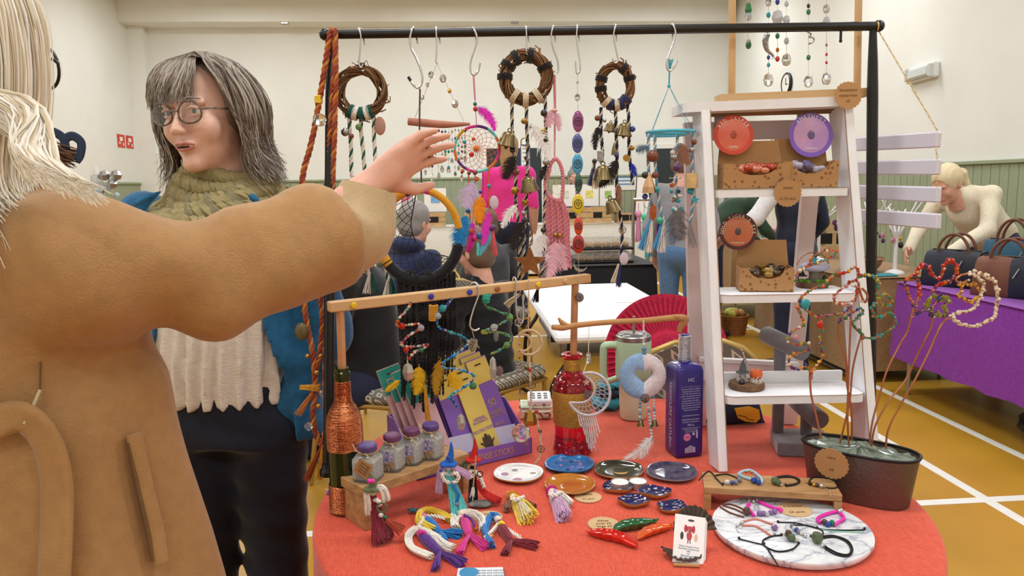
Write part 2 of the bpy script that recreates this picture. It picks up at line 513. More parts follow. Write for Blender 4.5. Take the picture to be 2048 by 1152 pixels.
# boarded wainscot: every board its own piece
WZ = 1.53
def boards(parent,axis,fixed,a0,a1,inward,pitch=0.112,gaps=()):
    t = 0.016
    b = MB(); b.box((0,0,WZ / 2),(pitch - 0.006,t,WZ),RA,0.003); me = b.mesh('board',m_green,30)
    n = int((a1 - a0) / pitch)
    for i in range(n):
        a = a0 + pitch * (i + 0.5)
        if any(g0 < a < g1 for g0,g1 in gaps): continue
        if axis == 'x': piece(me,'board',parent,(a,fixed + inward * t / 2,0))
        else: piece(me,'board',parent,(fixed + inward * t / 2,a,0),(0,0,PI / 2))
DW1,DW2,DW3 = (0.50,1.56),(3.42,4.42),(-4.95,-4.0)
boards(wf,'x',Y1,X0 + 0.25,X1,-1,gaps=(DW1,DW2,DW3))
boards(wr,'y',X1,3.0,Y1,-1,gaps=((10.0,11.0),)); boards(wl,'y',X0,5.0,Y1,1)
def cap(c,sz,i): mb = MB(); mb.box(c,sz,RA,0.006); struct(mb,'trim_%d' % i,m_green)
cap((X1 - 0.02,(11.08 + Y1) / 2,WZ + 0.018),(0.04,Y1 - 11.08,0.036),1); cap((X1 - 0.02,(9.94 + Y0) / 2,WZ + 0.018),(0.04,9.94 - Y0,0.036),2)
cap((X0 + 0.02,ym,WZ + 0.018),(0.04,Y1 - Y0,0.036),3)
cap(((DW1[1] + DW2[0]) / 2,Y1 - 0.02,WZ + 0.018),(DW2[0] - DW1[1] - .14,0.04,0.036),4)
cap(((DW3[1] + DW1[0]) / 2,Y1 - 0.02,WZ + 0.018),(DW1[0] - DW3[1] - .14,0.04,0.036),5)
# beam box under the ceiling along the far wall, and the corner pier
mb = MB(); mb.box((xm - 0.1,12.75,4.04 + 0.20),(X1 - X0 - 0.02,0.5,0.42),RA); struct(mb,'trim_6',m_wall)
mb = MB(); mb.box((X0 + 0.12,Y1 - 0.1,2.02),(0.24,0.2,4.04),RA); struct(mb,'trim_7',m_wall)
for i,bx in enumerate((-2.6,1.05)):
    mb = MB(); mb.box((bx,12.55,4.02),(0.12,0.06,0.05),RA,0.008); part(mb,'beam_clip',m_steel,bpy.data.objects['trim_6'])
# doors
def door(n,xa,xb,zt,paper=False,mt=m_door,y=Y1):
    root = bpy.data.objects.new('door_%d' % n,None); COL.objects.link(root); root.location = ((xa + xb) / 2,y,0); root['worg'] = [(xa + xb) / 2,y,0]; root['kind'] = 'structure'
    mb = MB(); xm2 = (xa + xb) / 2
    mb.box((xm2 - (xb - xa) / 4,y - 0.03,zt / 2),((xb - xa) / 2 - 0.004,0.044,zt),RA,0.004); part(mb,'leaf',mt,root)
    mb = MB(); mb.box((xm2 + (xb - xa) / 4,y - 0.03,zt / 2),((xb - xa) / 2 - 0.004,0.044,zt),RA,0.004); part(mb,'leaf',mt,root)
    mb = MB(); w = 0.075
    mb.box((xa - w / 2,y - 0.03,(zt + w) / 2),(w,0.06,zt + w),RA); mb.box((xb + w / 2,y - 0.03,(zt + w) / 2),(w,0.06,zt + w),RA)
    mb.box((xm2,y - 0.03,zt + w / 2),(xb - xa,0.06,w),RA); part(mb,'door_frame',m_white,root)
    mb = MB(); mb.tube([(xm2 + .06,y - .05,.95),(xm2 + .06,y - .1,.97),(xm2 + .06,y - .1,1.25),(xm2 + .06,y - .05,1.27)],0.012,8); part(mb,'handle',m_steel,root)
    return root
d1 = door(1,0.56,1.50,2.04); door(2,3.48,4.36,2.0); door(3,-4.88,-4.06,2.02,mt=m_white)
# door on the right wall
root = bpy.data.objects.new('door_4',None); COL.objects.link(root); root.location = (X1,10.5,0); root['worg'] = [X1,10.5,0]; root['kind'] = 'structure'
mb = MB(); mb.box((X1 - 0.03,10.5,1.02),(0.044,0.86,2.04),RA,0.004); part(mb,'leaf',m_white,root)
mb = MB()
for yy in (10.03,10.97): mb.box((X1 - 0.04,yy,1.06),(0.08,0.08,2.12),RA)
mb.box((X1 - 0.04,10.5,2.08),(0.078,0.86,0.078),RA); part(mb,'door_frame',m_white,root)
mb = MB(); mb.tube([(X1 - .05,10.2,1.0),(X1 - .1,10.2,1.0),(X1 - .1,10.32,1.0)],0.01,8); part(mb,'handle',m_steel,root)
# notices on the dark door
t = thing('notice','white paper notice in a blue border on the charcoal door','notice',(1.225,12.94,1.67))
mb = MB(); mb.box((1.225,12.943,1.88),(0.17,0.006,0.44),RA); part(mb,'border',mat('notice_blue',(70,90,150),0.5),t)
mb = MB(); mb.box((1.225,12.938,1.88),(0.14,0.006,0.41),RA); part(mb,'paper',m_white,t)
mk = mat('ink_grey',(95,95,100),0.7)
for i in range(5): mb = MB(); mb.box((1.225 + ru(-.01,.01),12.934,2.03 - i * .07),(0.09,0.002,0.012),RA); part(mb,'print_line',mk,t)
for (nx,nz) in ((2.75,1.35),(3.0,1.35)):
    pass
t = thing('notice','small white and blue printed notice on the green boards beside the doorway','notice',(2.98,12.97,1.30))
mb = MB(); mb.box((2.98,12.975,1.45),(0.42,0.006,0.30),RA); part(mb,'paper',m_white,t)
for i in range(3): mb = MB(); mb.box((2.98,12.971,1.52 - i * .06),(0.3,0.002,0.022),RA); part(mb,'print_line',mat('notice_blue2',(80,140,190),.5),t)
# pair of red fire signs on the left wall
def fsign(py,lab):
    t = thing('fire_sign',lab,'sign',(X0,py,2.1))
    mb = MB(); mb.box((X0 + 0.004,py,2.2),(0.006,0.26,0.2),RA); part(mb,'plate',m_red,t)
    mb = MB(); mb.box((X0 + 0.008,py,2.23),(0.003,0.10,0.06),RA); mb.box((X0 + 0.008,py - .06,2.17),(0.003,0.05,0.03),RA); mb.box((X0 + 0.008,py + .07,2.15),(0.003,0.03,0.05),RA)
    part(mb,'pictogram',m_white,t)
fsign(12.25,'red fire notice nearest the camera of the pair on the left wall'); fsign(12.56,'red fire notice nearest the corner of the pair on the left wall')
# wall clock
t = thing('wall_clock','round wall clock with black rim high on the right wall','clock',(X1,10.56,2.67))
mb = MB(); mb.lathe([(0.13,0),(0.15,0.0),(0.155,0.03),(0.135,0.045),(0.13,0.03)],(X1,10.56,2.77),24,(-1,0,0)); part(mb,'rim',m_black,t)
mb = MB(); mb.lathe([(0.13,0),(0.13,0.032)],(X1,10.56,2.77),24,(-1,0,0)); part(mb,'face',m_white,t)
mb = MB(); mb.box((X1 - .036,10.56,2.81),(.003,.012,.08),RA); mb.box((X1 - .036,10.535,2.76),(.003,.06,.012),RA); part(mb,'hands',m_black,t)
# emergency light
t = thing('emergency_light','white bulkhead emergency light with green diode on the right wall','light',(X1,7.4,2.37))
tl = Vector((0,0.999,-0.03)).normalized(); ta = (RX,tl,RX.cross(tl))
mb = MB(); mb.box((X1 - 0.035,7.4,2.46),(0.07,0.46,0.15),ta,0.012); part(mb,'base',mat('light_body',(225,228,224),0.5),t)
mb = MB(); mb.box((X1 - 0.085,7.38,2.46),(0.05,0.34,0.11),ta,0.02); part(mb,'diffuser',mat('diffuser',(205,212,210),0.25),t)
mb = MB(); mb.ell((X1 - 0.075,7.2,2.44),(.012,.012,.012)); part(mb,'diode',mat('diode_green',(90,230,170),0.4,emit=1.0),t)
for e in (-1,1): mb = MB(); mb.box((X1 - 0.08,7.38 + e * .19,2.46),(0.07,0.03,0.13),ta,0.01); part(mb,'end_cap',mat('light_cap',(205,208,205),0.5),t)
# ================================================================== the stall table
# tablecloth: superellipse table in the camera-aligned frame (r, f)
TC_R,TC_F,TA = 0.212,1.57,0.632
def tedge(a,k=1.0,da=0.0):
    c,s = math.cos(a),math.sin(a)
    TB,TN = (0.735,2.6) if s > 0 else (0.64,2.0)
    r = (abs(c / (TA + da)) ** TN + abs(s / (TB + da)) ** TN) ** (-1 / TN) * k
    return TC_R + c * r,TC_F + s * r
m_cloth = mat('tablecloth_coral',(226,92,68),0.9,sheen=0.3)
n_ = NT(m_cloth); co = n_.coord('Object',(1,1,1))
wv = n_.n('TexNoise'); mp_ = n_.coord('Object',(70,900,70)); n_.l(mp_,wv.inputs[0]); wv.inputs['Scale'].default_value = 1.0; wv.inputs['Detail'].default_value = 2
wv2 = n_.n('TexNoise'); mp2 = n_.coord('Object',(900,60,60)); n_.l(mp2,wv2.inputs[0]); wv2.inputs['Scale'].default_value = 1.0
h_ = n_.math('ADD',wv.outputs[0],wv2.outputs[0])
n_.l(n_.ramp(n_.math('MULTIPLY',h_,0.5),[(0.35,(190,60,38)),(0.5,(214,78,50)),(0.66,(230,100,70))]),n_.b.inputs['Base Color'])
n_.bump(h_,0.35,0.002)
N = 220
rows = []
for k in (0.0,0.3,0.6,0.8,0.92,0.975,0.995):
    rows.append([W(*tedge(2 * PI * i / N,k),TZ - 0.0005) for i in range(N)])
for j,(z,e) in enumerate(((TZ - 0.004,0.003),(TZ - 0.014,0.005),(TZ - 0.05,0.004),(TZ - 0.15,-0.004),(TZ - 0.3,-.012),(TZ - 0.48,-.016),(TZ - 0.66,-.018))):
    g = min(1.0,max(0,(TZ - z - 0.02)) / 0.25)
    rw = []
    for i in range(N):
        a = 2 * PI * i / N
        fold = g * (0.020 * math.sin(a * 11 + 1.0) + 0.012 * math.sin(a * 23 + 2))
        rw.append(W(*tedge(a,1.0,e + fold),z))
    rows.append(rw)
mb = MB(); mb.grid(rows,closed=True)
solo(mb,'tablecloth',m_cloth,'coral red woven cloth draped over the craft stall table','tablecloth',smooth=60)
t = thing('stall_table','table hidden under the coral red cloth of the craft stall','table',W(TC_R,TC_F,0))
mb = MB(); b_ = [W(*tedge(2 * PI * i / 60,0.985),TZ - 0.03) for i in range(60)]; mb.prism(b_,Zu * 0.028); part(mb,'table_top',mat('table_ply',(150,120,85),0.6),t)
for sx in (-1,1):
    for sy in (-1,1): mb = MB(); mb.tube([W(TC_R + sx * .45,TC_F + sy * .55,0),W(TC_R + sx * .43,TC_F + sy * .53,TZ - .03)],0.016,10); part(mb,'leg',m_blacksteel,t)
# ================================================================== materials for the small things
m_pine = mat('pale_wood',(214,176,128),0.55,var=0.10,vs=9,c2=(198,156,106),stretch=(1,1,5),bump=0.1,bs=80)
m_oak = mat('bench_wood',(166,124,80),0.5,var=0.12,vs=12,c2=(182,142,96),stretch=(1,6,6),bump=0.1,bs=60)
m_drift = mat('driftwood',(198,150,95),0.7,var=0.15,vs=22,c2=(176,126,78),bump=0.4,bs=90)
m_kraft = mat('kraft_card',(182,139,92),0.85,var=0.06,vs=60,c2=(172,128,82))
m_kraft2 = mat('kraft_card_pale',(205,172,128),0.85,var=0.05,vs=60)
m_ink = mat('ink_brown',(120,84,52),0.8)
m_winegl = mat('bottle_green',(40,60,26),0.08,trans=0.45,ior=1.5,spec=0.7)
m_copper = mat('copper_wire',(182,106,66),0.3,metal=0.92,var=0.35,vs=220,bump=.3,bs=260)
m_copper2 = mat('craft_copper',(178,116,84),0.38,metal=0.7)
m_silverw = mat('silver_wire',(196,194,196),0.35,metal=0.8,var=0.2,vs=250,bump=0.3,bs=300)
m_redgl = mat('ruby_glass',(230,34,66),0.05,trans=0.8,ior=1.48,spec=0.8)
m_gold = mat('gold_glitter',(196,152,66),0.38,metal=0.6,var=0.45,vs=420,bump=0.6,bs=500)
m_gin = mat('gin_indigo',(44,30,118),0.28,var=0.05,vs=6,coat=0.4)
m_ginlt = mat('gin_print',(196,190,222),0.5)
m_pinkp = mat('print_pink',(224,130,170),0.5)
m_mint = mat('tumbler_mint',(176,204,168),0.42,var=0.03,vs=5)
m_cream = mat('tumbler_cream',(206,204,172),0.45)
m_glass = mat('clear_glass',(245,248,250),0.03,trans=0.92,ior=1.45)
m_crys = mat('cut_crystal',(250,252,255),0.02,trans=0.95,ior=1.5)
m_ab = mat('aurora_crystal',(205,200,235),0.05,trans=0.5,ior=1.6,metal=0.3,var=0.5,vs=120,c2=(240,215,190))
m_salt = mat('jar_salt',(214,208,198),0.8,var=0.25,vs=300,bump=0.5,bs=400)
m_wax = mat('wax_purple',(92,70,130),0.4,bump=0.3,bs=150)
m_wax2 = mat('wax_plum',(112,66,106),0.4,bump=0.3,bs=150)
m_twine = mat('twine',(186,160,120),0.9)
m_lilac = mat('box_violet',(136,96,186),0.5)
m_lilac2 = mat('box_violet_pale',(206,200,222),0.6)
m_goldp = mat('print_gold',(205,160,86),0.45)
m_teal = mat('pack_teal',(52,158,142),0.3,coat=0.3)
m_yell = mat('pack_yellow',(226,198,98),0.5)
m_pkpack = mat('pack_pink',(220,178,182),0.35)
m_hand = mat('incense_brown',(82,62,44),0.8,var=0.3,vs=120)
m_inddark = mat('print_indigo',(58,36,86),0.5)
def yarn(name,c,v=0.12): return mat('yarn_' + name,c,0.95,var=v,vs=160,sheen=0.4)
y_white,y_cream = yarn('white',(232,226,216)),yarn('cream',(214,200,172))
y_yellow,y_mustard,y_blue = yarn('yellow',(236,204,62)),yarn('mustard',(206,146,36)),yarn('blue',(30,118,190))
y_purple,y_magenta,y_maroon = yarn('purple',(88,44,130)),yarn('magenta',(206,46,138)),yarn('maroon',(124,30,48))
y_lilac,y_turq,y_red = yarn('lilac',(196,156,190)),yarn('turquoise',(96,196,196)),yarn('red',(190,34,34))
y_black,y_green,y_brown = yarn('black',(20,19,22)),yarn('green',(92,104,66)),yarn('brown',(140,80,46))
y_dkgreen,y_grey,y_navy = yarn('bottle_green',(14,84,74)),yarn('grey',(142,140,140)),yarn('navy',(34,40,92))
y_sky,y_pink,y_orange = yarn('sky',(80,160,214)),yarn('rose',(214,132,146)),yarn('orange',(214,110,44))
m_bone = mat('doll_bead',(232,216,194),0.5)
m_gblack = mat('cord_black',(24,22,22),0.6)
def slab(A,B,C,h,mb=None,bev=0.0):
    """board whose top has corner A, long edge to B, depth edge to C; h thick downwards"""
    X = (B - A); Y = (C - A); X2 = X.normalized(); Y = Y - X2 * Y.dot(X2); Y2 = Y.normalized(); Z = X2.cross(Y2)
    if Z.z < 0: Z = -Z
    return (mb or MB()).box(A + X / 2 + Y / 2 - Z * (h / 2),(X.length,Y.length,h),(X2,Y2,Z),bev)
def flat(path,lift=0.0): return [p + Zu * lift for p in path]
def tp(l,lift=0.003,z=TZ): return [T(x,y,z) + Zu * lift for x,y in l]
# ------------------------------------------------------------------ wooden riser with salt jars
ZR = TZ + 0.088
A,B,C = T(727,977,ZR),T(938,906,ZR),T(686,952,ZR)
t = thing('display_riser','wooden riser shelf carrying four glass jars beside the wine bottle','riser',Vector((A.x,A.y,TZ)))
part(slab(A,B,C,0.02,bev=0.001),'top_board',m_oak,t)
dX,dY = (B - A).normalized(),(C - A).normalized()
for k in (0.0,0.93):
    a = A + (B - A) * k - Zu * 0.0202; mb = MB(); e = dX * 0.022
    q = [a,a + e,a + e + (C - A),a + (C - A)]; mb.prism([Vector((p.x,p.y,TZ + .0005)) for p in q],Zu * (ZR - TZ - 0.0212)); part(mb,'leg',m_oak,t)
def jar(px,py,w,h,yaw,lab,wax,tag=True):
    p = T(px,py,ZR); ca,sa = math.cos(yaw),math.sin(yaw); X = Rh * ca + Fh * sa; Y = Fh * ca - Rh * sa; ax = (X,Y,Zu)
    t = thing('salt_jar',lab,'jar',p,'wax topped glass jars on the wooden riser')
    mb = MB(); hb = h * 0.66
    sq = [(w / 2,0.0),(w / 2,hb * .85),(w * .42,hb),(w * .3,hb * 1.06),(w * .32,hb * 1.12),(w * .37,hb * 1.14),(w * .37,hb * 1.26)]
    rows = []
    for r,z in sq:
        pw = 5 if z < hb else 2
        rows.append([p + Zu * (z + 0.0006) + X * (r * math.copysign(abs(math.cos(a)) ** (2 / pw),math.cos(a))) + Y * (r * math.copysign(abs(math.sin(a)) ** (2 / pw),math.sin(a))) for a in [2 * PI * i / 28 for i in range(28)]])
    mb.grid(rows,closed=True); mb.f.append(tuple(range(28))); part(mb,'glass',m_glass,t,50)
    mb = MB(); mb.box(p + Zu * (hb * 0.42 + 0.003),(w * .88,w * .88,hb * 0.8),ax,0.004); part(mb,'salt',m_salt,t)
    mb = MB(); mb.lathe([(w * .37,hb * 1.17),(w * .385,hb * 1.2),(w * .38,hb * 1.36),(w * .33,hb * 1.43),(w * .1,hb * 1.45)],p,20); part(mb,'wax_lid',wax,t)
    mb = MB()
    for j in range(3): mb.torus(p + Zu * (hb * 1.09 + j * .0022),w * .33,0.0013,(X,Y,Zu),20,5)
    mb.tube(spl([p + Zu * hb * 1.1 - Y * w * .33,p + Zu * hb * 1.15 - Y * w * .45 + X * w * .2,p + Zu * hb * .9 - Y * w * .52 + X * w * .5],5),0.0013,5)
    mb.tube(spl([p + Zu * hb * 1.1 - Y * w * .33,p + Zu * hb * 1.3 - Y * w * .5 - X * w * .2,p + Zu * hb * 1.5 - Y * w * .4 - X * w * .4],5),0.0012,5)
    part(mb,'twine',m_twine,t)
    if tag:
        mb = MB(); c = p + Zu * hb * .62 - Y * (w * .56) + X * (w * .1); tx = (X * .86 - Zu * .5).normalized(); tz = (Zu * .86 + X * .5).normalized()
        mb.box(c,(w * .62,0.001,hb * .62),(tx,Y,tz)); g = part(mb,'kraft_tag',m_kraft,t)
        for j in range(4): text('rose salt',c - Y * .0012 + tz * (hb * (.2 - .12 * j)),hb * .12,m_ink,g,tx,tz)
    else:
        c = p + Zu * hb * .5 - Y * (w * .5 + .001)
        mb = MB(); mb.lathe([(w * .3,0),(w * .3,.001)],c + Zu * hb * .1,20,-Y); part(mb,'moon_sticker',mat('sticker_night',(86,76,140),.5,var=.3,vs=200,c2=(190,180,205)),t)
        mb = MB()
        for sg in (-1,1): mb.prism([c - Y * .0025 + X * sg * w * .03 - Zu * hb * .1,c - Y * .0025 + X * sg * w * .3 - Zu * hb * .02,c - Y * .0025 + X * sg * w * .3 - Zu * hb * .26],-Y * .001)
        for sg in (-1,1): mb.prism([c - Y * .0025 - Zu * hb * .1,c - Y * .0025 + X * sg * w * .06 - Zu * hb * .42,c - Y * .0025 + X * sg * w * .14 - Zu * hb * .40],-Y * .001)
        part(mb,'printed_bow',m_kraft,t)
gl = -0.32
jar(737,957,0.052,0.078,-.3,'salt jar with violet wax lid and big kraft tag at the riser end',m_wax)
jar(786,937,0.046,0.080,-.3,'salt jar with plum wax lid second from the wine bottle',m_wax2,False)
jar(824,924,0.046,0.080,-.3,'salt jar with plum wax lid third from the wine bottle',m_wax2,False)
jar(863,913,0.048,0.080,-.3,'salt jar with dark violet lid farthest from the wine bottle',m_wax,False)
# ------------------------------------------------------------------ wine bottle, bar and red bottle
def lathe_thing(name,lab,cat,p,parts,group=None,n=28):
    t = thing(name,lab,cat,p,group)
    for pn,prof,m in parts: mb = MB(); mb.lathe(prof,p,n); part(mb,pn,m,t,40)
    return t
pw = T(697,1020)
t = thing('wine_bottle','dark green wine bottle bound in copper wire holding the wooden bar','bottle',pw)
mb = MB(); mb.lathe([(.02,.001),(.0335,.003),(.0355,.01),(.0355,.185),(.033,.205),(.025,.222),(.0165,.235),(.0145,.25),(.0145,.285),(.017,.287),(.017,.297),(.0145,.299),(.0145,.306),(.011,.306),(.011,.29)],pw,32,capt=False); part(mb,'glass',m_winegl,t,40)
mb = MB()
def coil(mb,prof,p,step,r):
    pts = []; zz = prof[0][1]; k = 0
    while zz < prof[-1][1]:
        rr = np.interp(zz,[q[1] for q in prof],[q[0] for q in prof]); pts.append(p + Rh * (math.cos(k) * rr) + Fh * (math.sin(k) * rr) + Zu * (zz + ru(-1,1) * step * .2)); k += 2 * PI / 18; zz += step / 18
    mb.tube(pts,r,4)
coil(mb,[(.0365,.135),(.0365,.185),(.034,.205),(.026,.222),(.0175,.235),(.0155,.25),(.0155,.278)],pw,.0026,.0016); part(mb,'copper_wrap',m_copper,t,60)
mb = MB(); coil(mb,[(.0365,.004),(.0365,.062)],pw,.0026,.0016); part(mb,'copper_wrap',m_copper,t,60)
pr_ = T(1145,905)
barL,barR = V(657,614,cf(pw)[1]),V(1177,556,cf(pr_)[1])
# stand: uprights and bar are one wooden frame standing in two bottles
t = thing('wooden_hanging_bar','pale wooden bar on two sticks standing in the green and red bottles','stand',pw + Zu * 0.02)
mb = MB(); mb.beam(barL,barR,.024,.021,bev=.002); bar_o = part(mb,'crossbar',m_pine,t)
def onbar(px,dz=0.0):
    k = (px - 657) / (1177 - 657)
    lo,hi = 0.0,1.0
    for _ in range(30):
        k = (lo + hi) / 2; q = barL.lerp(barR,k) - CAM; x = CX + FPX * q.dot(CR) / q.dot(CF)
        if x < px: lo = k
        else: hi = k
    return barL.lerp(barR,k) + Zu * dz
for px,pb in ((680,pw),(1150,pr_)):
    mb = MB(); top = onbar(px,-.0105); mb.tube([top,Vector((pb.x,pb.y,TZ + (0.23 if pb is pw else .12)))],.0085,12); part(mb,'upright',mat('upright_wood',(196,140,96),.55,var=.1,vs=30),t)
bd = (barR - barL).normalized(); bn = Vector((bd.y,-bd.x,0)).normalized()
for px,c in ((703,(228,192,24)),(857,(44,44,150)),(934,(44,60,160)),(1071,(228,200,40)),(989,(150,92,50)),(1125,(206,168,116))):
    p = onbar(px) + bn * .0125; mb = MB(); mb.lathe([(.004,-.004),(.0062,-.001),(.0065,.003),(.0045,.0045)],p,12,bn)
    part(mb,'peg',mat('peg_%d_%d' % (c[0],c[2]),c,.4),bar_o)
# red bottle
t = thing('red_bottle','ruby red glass bottle with gold glitter bands holding the bar end','bottle',pr_)
mb = MB(); prof = [(.03,.001),(.047,.004),(.049,.015),(.045,.03),(.0435,.06),(.046,.1),(.049,.15),(.05,.165),(.047,.182),(.038,.198),(.022,.208),(.0195,.215),(.0195,.243),(.0265,.248),(.027,.254),(.0225,.256),(.013,.255),(.0125,.24)]
mb.lathe(prof,pr_,32,capt=False); part(mb,'glass',m_redgl,t,40)
mb = MB(); mb.lathe([(.0205,.214),(.0208,.216),(.0208,.240),(.0205,.242)],pr_,32,capb=False,capt=False); part(mb,'gold_band',m_gold,t,40)
mb = MB(); mb.lathe([(.0455,.078),(.0475,.082),(.0505,.15),(.0510,.163),(.0505,.165)],pr_,32,capb=False,capt=False); part(mb,'gold_band',m_gold,t,40)
bm_ = mat('ruby_facet',(190,20,46),.06,trans=.3,spec=.9,coat=.6)
b_ = MB(); b_.ell((0,0,0),(1,1,.6),8,4); fm = b_.mesh('facet',bm_,0)
for r_,z_,n_f,s_ in ((.0485,.172,14,.0075),(.043,.190,12,.0075),(.031,.203,10,.006),(.0475,.012,14,.0085),(.0455,.026,14,.0075)):
    for i in range(n_f):
        a = 2 * PI * (i + (.5 if z_ in (.19,.026) else 0)) / n_f; n3 = Rh * math.cos(a) + Fh * math.sin(a)
        o = piece(fm,'facet',t,pr_ + n3 * (r_ - .003) + Zu * z_,n3.to_track_quat('Z','Y').to_euler(),s_)
# ------------------------------------------------------------------ blue gin bottle and driftwood
K,Lp,Rp = T(1353,919),T(1322,902),T(1399,914)
ux = (Rp - K).normalized(); uy = Vector((-ux.y,ux.x,0)); sd = 0.072
gc = K + ux * (sd / 2) + uy * (sd / 2)
t = thing('gin_bottle','square indigo gin bottle with silver wire neck holding the driftwood','bottle',gc)
rows = []
for z,k,pw_ in ((.001,.44,8),(.004,.49,9),(.012,.5,9),(.2,.5,9),(.216,.495,9),(.226,.46,8),(.2315,.37,5),(.235,.22,2),(.262,.185,2),(.3,.185,2),(.302,.15,2)):
    rows.append([gc + Zu * z + ux * (sd * k * math.copysign(abs(math.cos(a)) ** (2 / pw_),math.cos(a))) + uy * (sd * k * math.copysign(abs(math.sin(a)) ** (2 / pw_),math.sin(a))) for a in [2 * PI * (i + .5) / 40 for i in range(40)]])
mb = MB(); mb.grid(rows,closed=True); mb.f.append(tuple(range(40))); mb.f.append(tuple(range(400,440))); gb = part(mb,'glass',m_gin,t,50)
mb = MB(); coil(mb,[(.0145,.236),(.0142,.30)],gc,.0026,.0016); part(mb,'silver_wrap',m_silverw,t,60)
fp = gc - uy * (sd / 2 + .0006) ; sp = gc - ux * (sd / 2 + .0006)
def gtx(s,z,sz,x=0.0,m=m_ginlt,sx=1.0): text(s,fp + Zu * z + ux * x,sz,m,gb,ux,Zu,sx=sx)
gtx('HC',.196,.012); gtx('_____________',.183,.008)
for i,s in enumerate(('Our home, the land at Highclere','Castle has been in our family','since 1679. The botanicals are','grown in the gardens and woods','of our historic estate, where','lavender, juniper, lime flower','and orange meet our own oats','giving a smooth, creamy finish','Savour the taste of the Castle','Welcome to our home')):
    gtx(s,.174 - i * .0058,.0044,sx=.9)
gtx('Lord & Lady Carnarvon',.108,.0046); gtx('HIGHCLERE CASTLE SPIRITS',.098,.0042,sx=.9); gtx('PRODUCT OF ENGLAND',.092,.0038); gtx('70cl e',.084,.0075)
for i,s in enumerate(('LONDON DRY GIN 43.5% vol','distilled and bottled in','the United Kingdom')): gtx(s,.076 - i * .0045,.0036)
mb = MB(); mb.lathe([(.0095,0),(.0095,.0005)],fp + Zu * .054 - ux * .009,20,-uy); part(mb,'round_seal',m_pinkp,gb); text('U.K.',fp + Zu * .054 - ux * .009 - uy * .0008,.006,m_gin,gb,ux,Zu)
mb = MB(); mb.box(fp + Zu * .058 + ux * .017,(.004,.0008,.016),(ux,uy,Zu)); mb.box(fp + Zu * .069 + ux * .017,(.0018,.0008,.006),(ux,uy,Zu)); mb.lathe([(.0035,0),(.0035,.0005)],fp + Zu * .061 + ux * .008,12,-uy); part(mb,'bottle_icon',m_ginlt,gb)
mb = MB(); x_ = -.014
while x_ < .014:
    w_ = random.choice((.0006,.001,.0016)); hh = .012 + .006 * math.exp(-(x_ * 120) ** 2); mb.box(fp + Zu * (.014 + hh / 2) + ux * (x_ + w_ / 2),(w_,.0008,hh),(ux,uy,Zu)); x_ += w_ + random.choice((.0006,.0011))
part(mb,'barcode',m_ginlt,gb)
text('HIGHCLERE CASTLE',sp + Zu * .112,.0185,m_ginlt,gb,-Zu,-uy,sx=.88); text('GIN',sp + Zu * .03 + uy * .0,.012,m_ginlt,gb,-Zu,-uy)
gf = cf(gc)[1]
t = thing('driftwood_branch','forked driftwood branch lying from the silver bottle neck past the red bottle','branch',gc + Zu * .29)
dp = [V(x,y,gf + d) for x,y,d in ((1358,664,0),(1362,652,0),(1371,640,0),(1362,635,-.005),(1330,637,-.01),(1290,641,-.02),(1240,643,-.03),(1195,646,-.04),(1150,651,-.05),(1125,655,-.055),(1104,654,-.06))]
sp_ = spl(dp,5); rr = [.006,.0075,.009,.0085,.0075,.007,.0068,.0066,.0068,.008,.006]
mb = MB(); mb.tube(sp_,list(np.interp(np.linspace(0,10,len(sp_)),range(11),rr)),9); part(mb,'branch',m_drift,t,70)
mb = MB(); mb.tube(spl([V(1135,652,gf - .053),V(1124,645,gf - .055),V(1117,636,gf - .058)],4),[.006] * 5 + [.005,.004,.003,.002],7); mb.tube(spl([V(1366,640,gf),V(1355,634,gf - .01),V(1345,632,gf - .012)],4),[.006] * 6 + [.004,.004,.002],7); part(mb,'twig',m_drift,t,70)
# ------------------------------------------------------------------ mint tumbler
pm = T(1266,836); fm_ = cf(pm)[1]; u = pxs(fm_) * 1.02
t = thing('tumbler','mint green insulated tumbler with side handle and steel straw','tumbler',pm)
H = .245
mb = MB(); mb.lathe([(.028,.001),(.036,.003),(.038,.012),(.0395,.06),(.0405,.105),(.043,.113)],pm,32,capt=False); part(mb,'lower_body',m_cream,t,40)
mb = MB(); mb.lathe([(.043,.113),(.0495,.12),(.0505,.13),(.0505,.226),(.0495,.229)],pm,32,capb=False); part(mb,'body',m_mint,t,40)
mb = MB(); mb.lathe([(.049,.229),(.0495,.242),(.047,.245),(.046,.241)],pm,32); part(mb,'steel_rim',m_steel,t,40)
mb = MB(); mb.lathe([(.046,.240),(.046,.246),(.04,.25),(.01,.25)],pm,28); part(mb,'lid',m_glass,t,40)
mb = MB(); mb.tube([pm + Zu * .2 + Rh * .0,pm + Zu * .297 + Rh * .002],.0042,10); part(mb,'straw',m_steel,t)
hp = [pm - Rh * x + Zu * z for x,z in ((.046,.214),(.066,.216),(.082,.212),(.085,.195),(.085,.13),(.082,.115),(.07,.111),(.046,.119))]
mb = MB(); mb.tube(spl(hp,5),.0115,10,flat=.75); part(mb,'handle',m_mint,t,60)
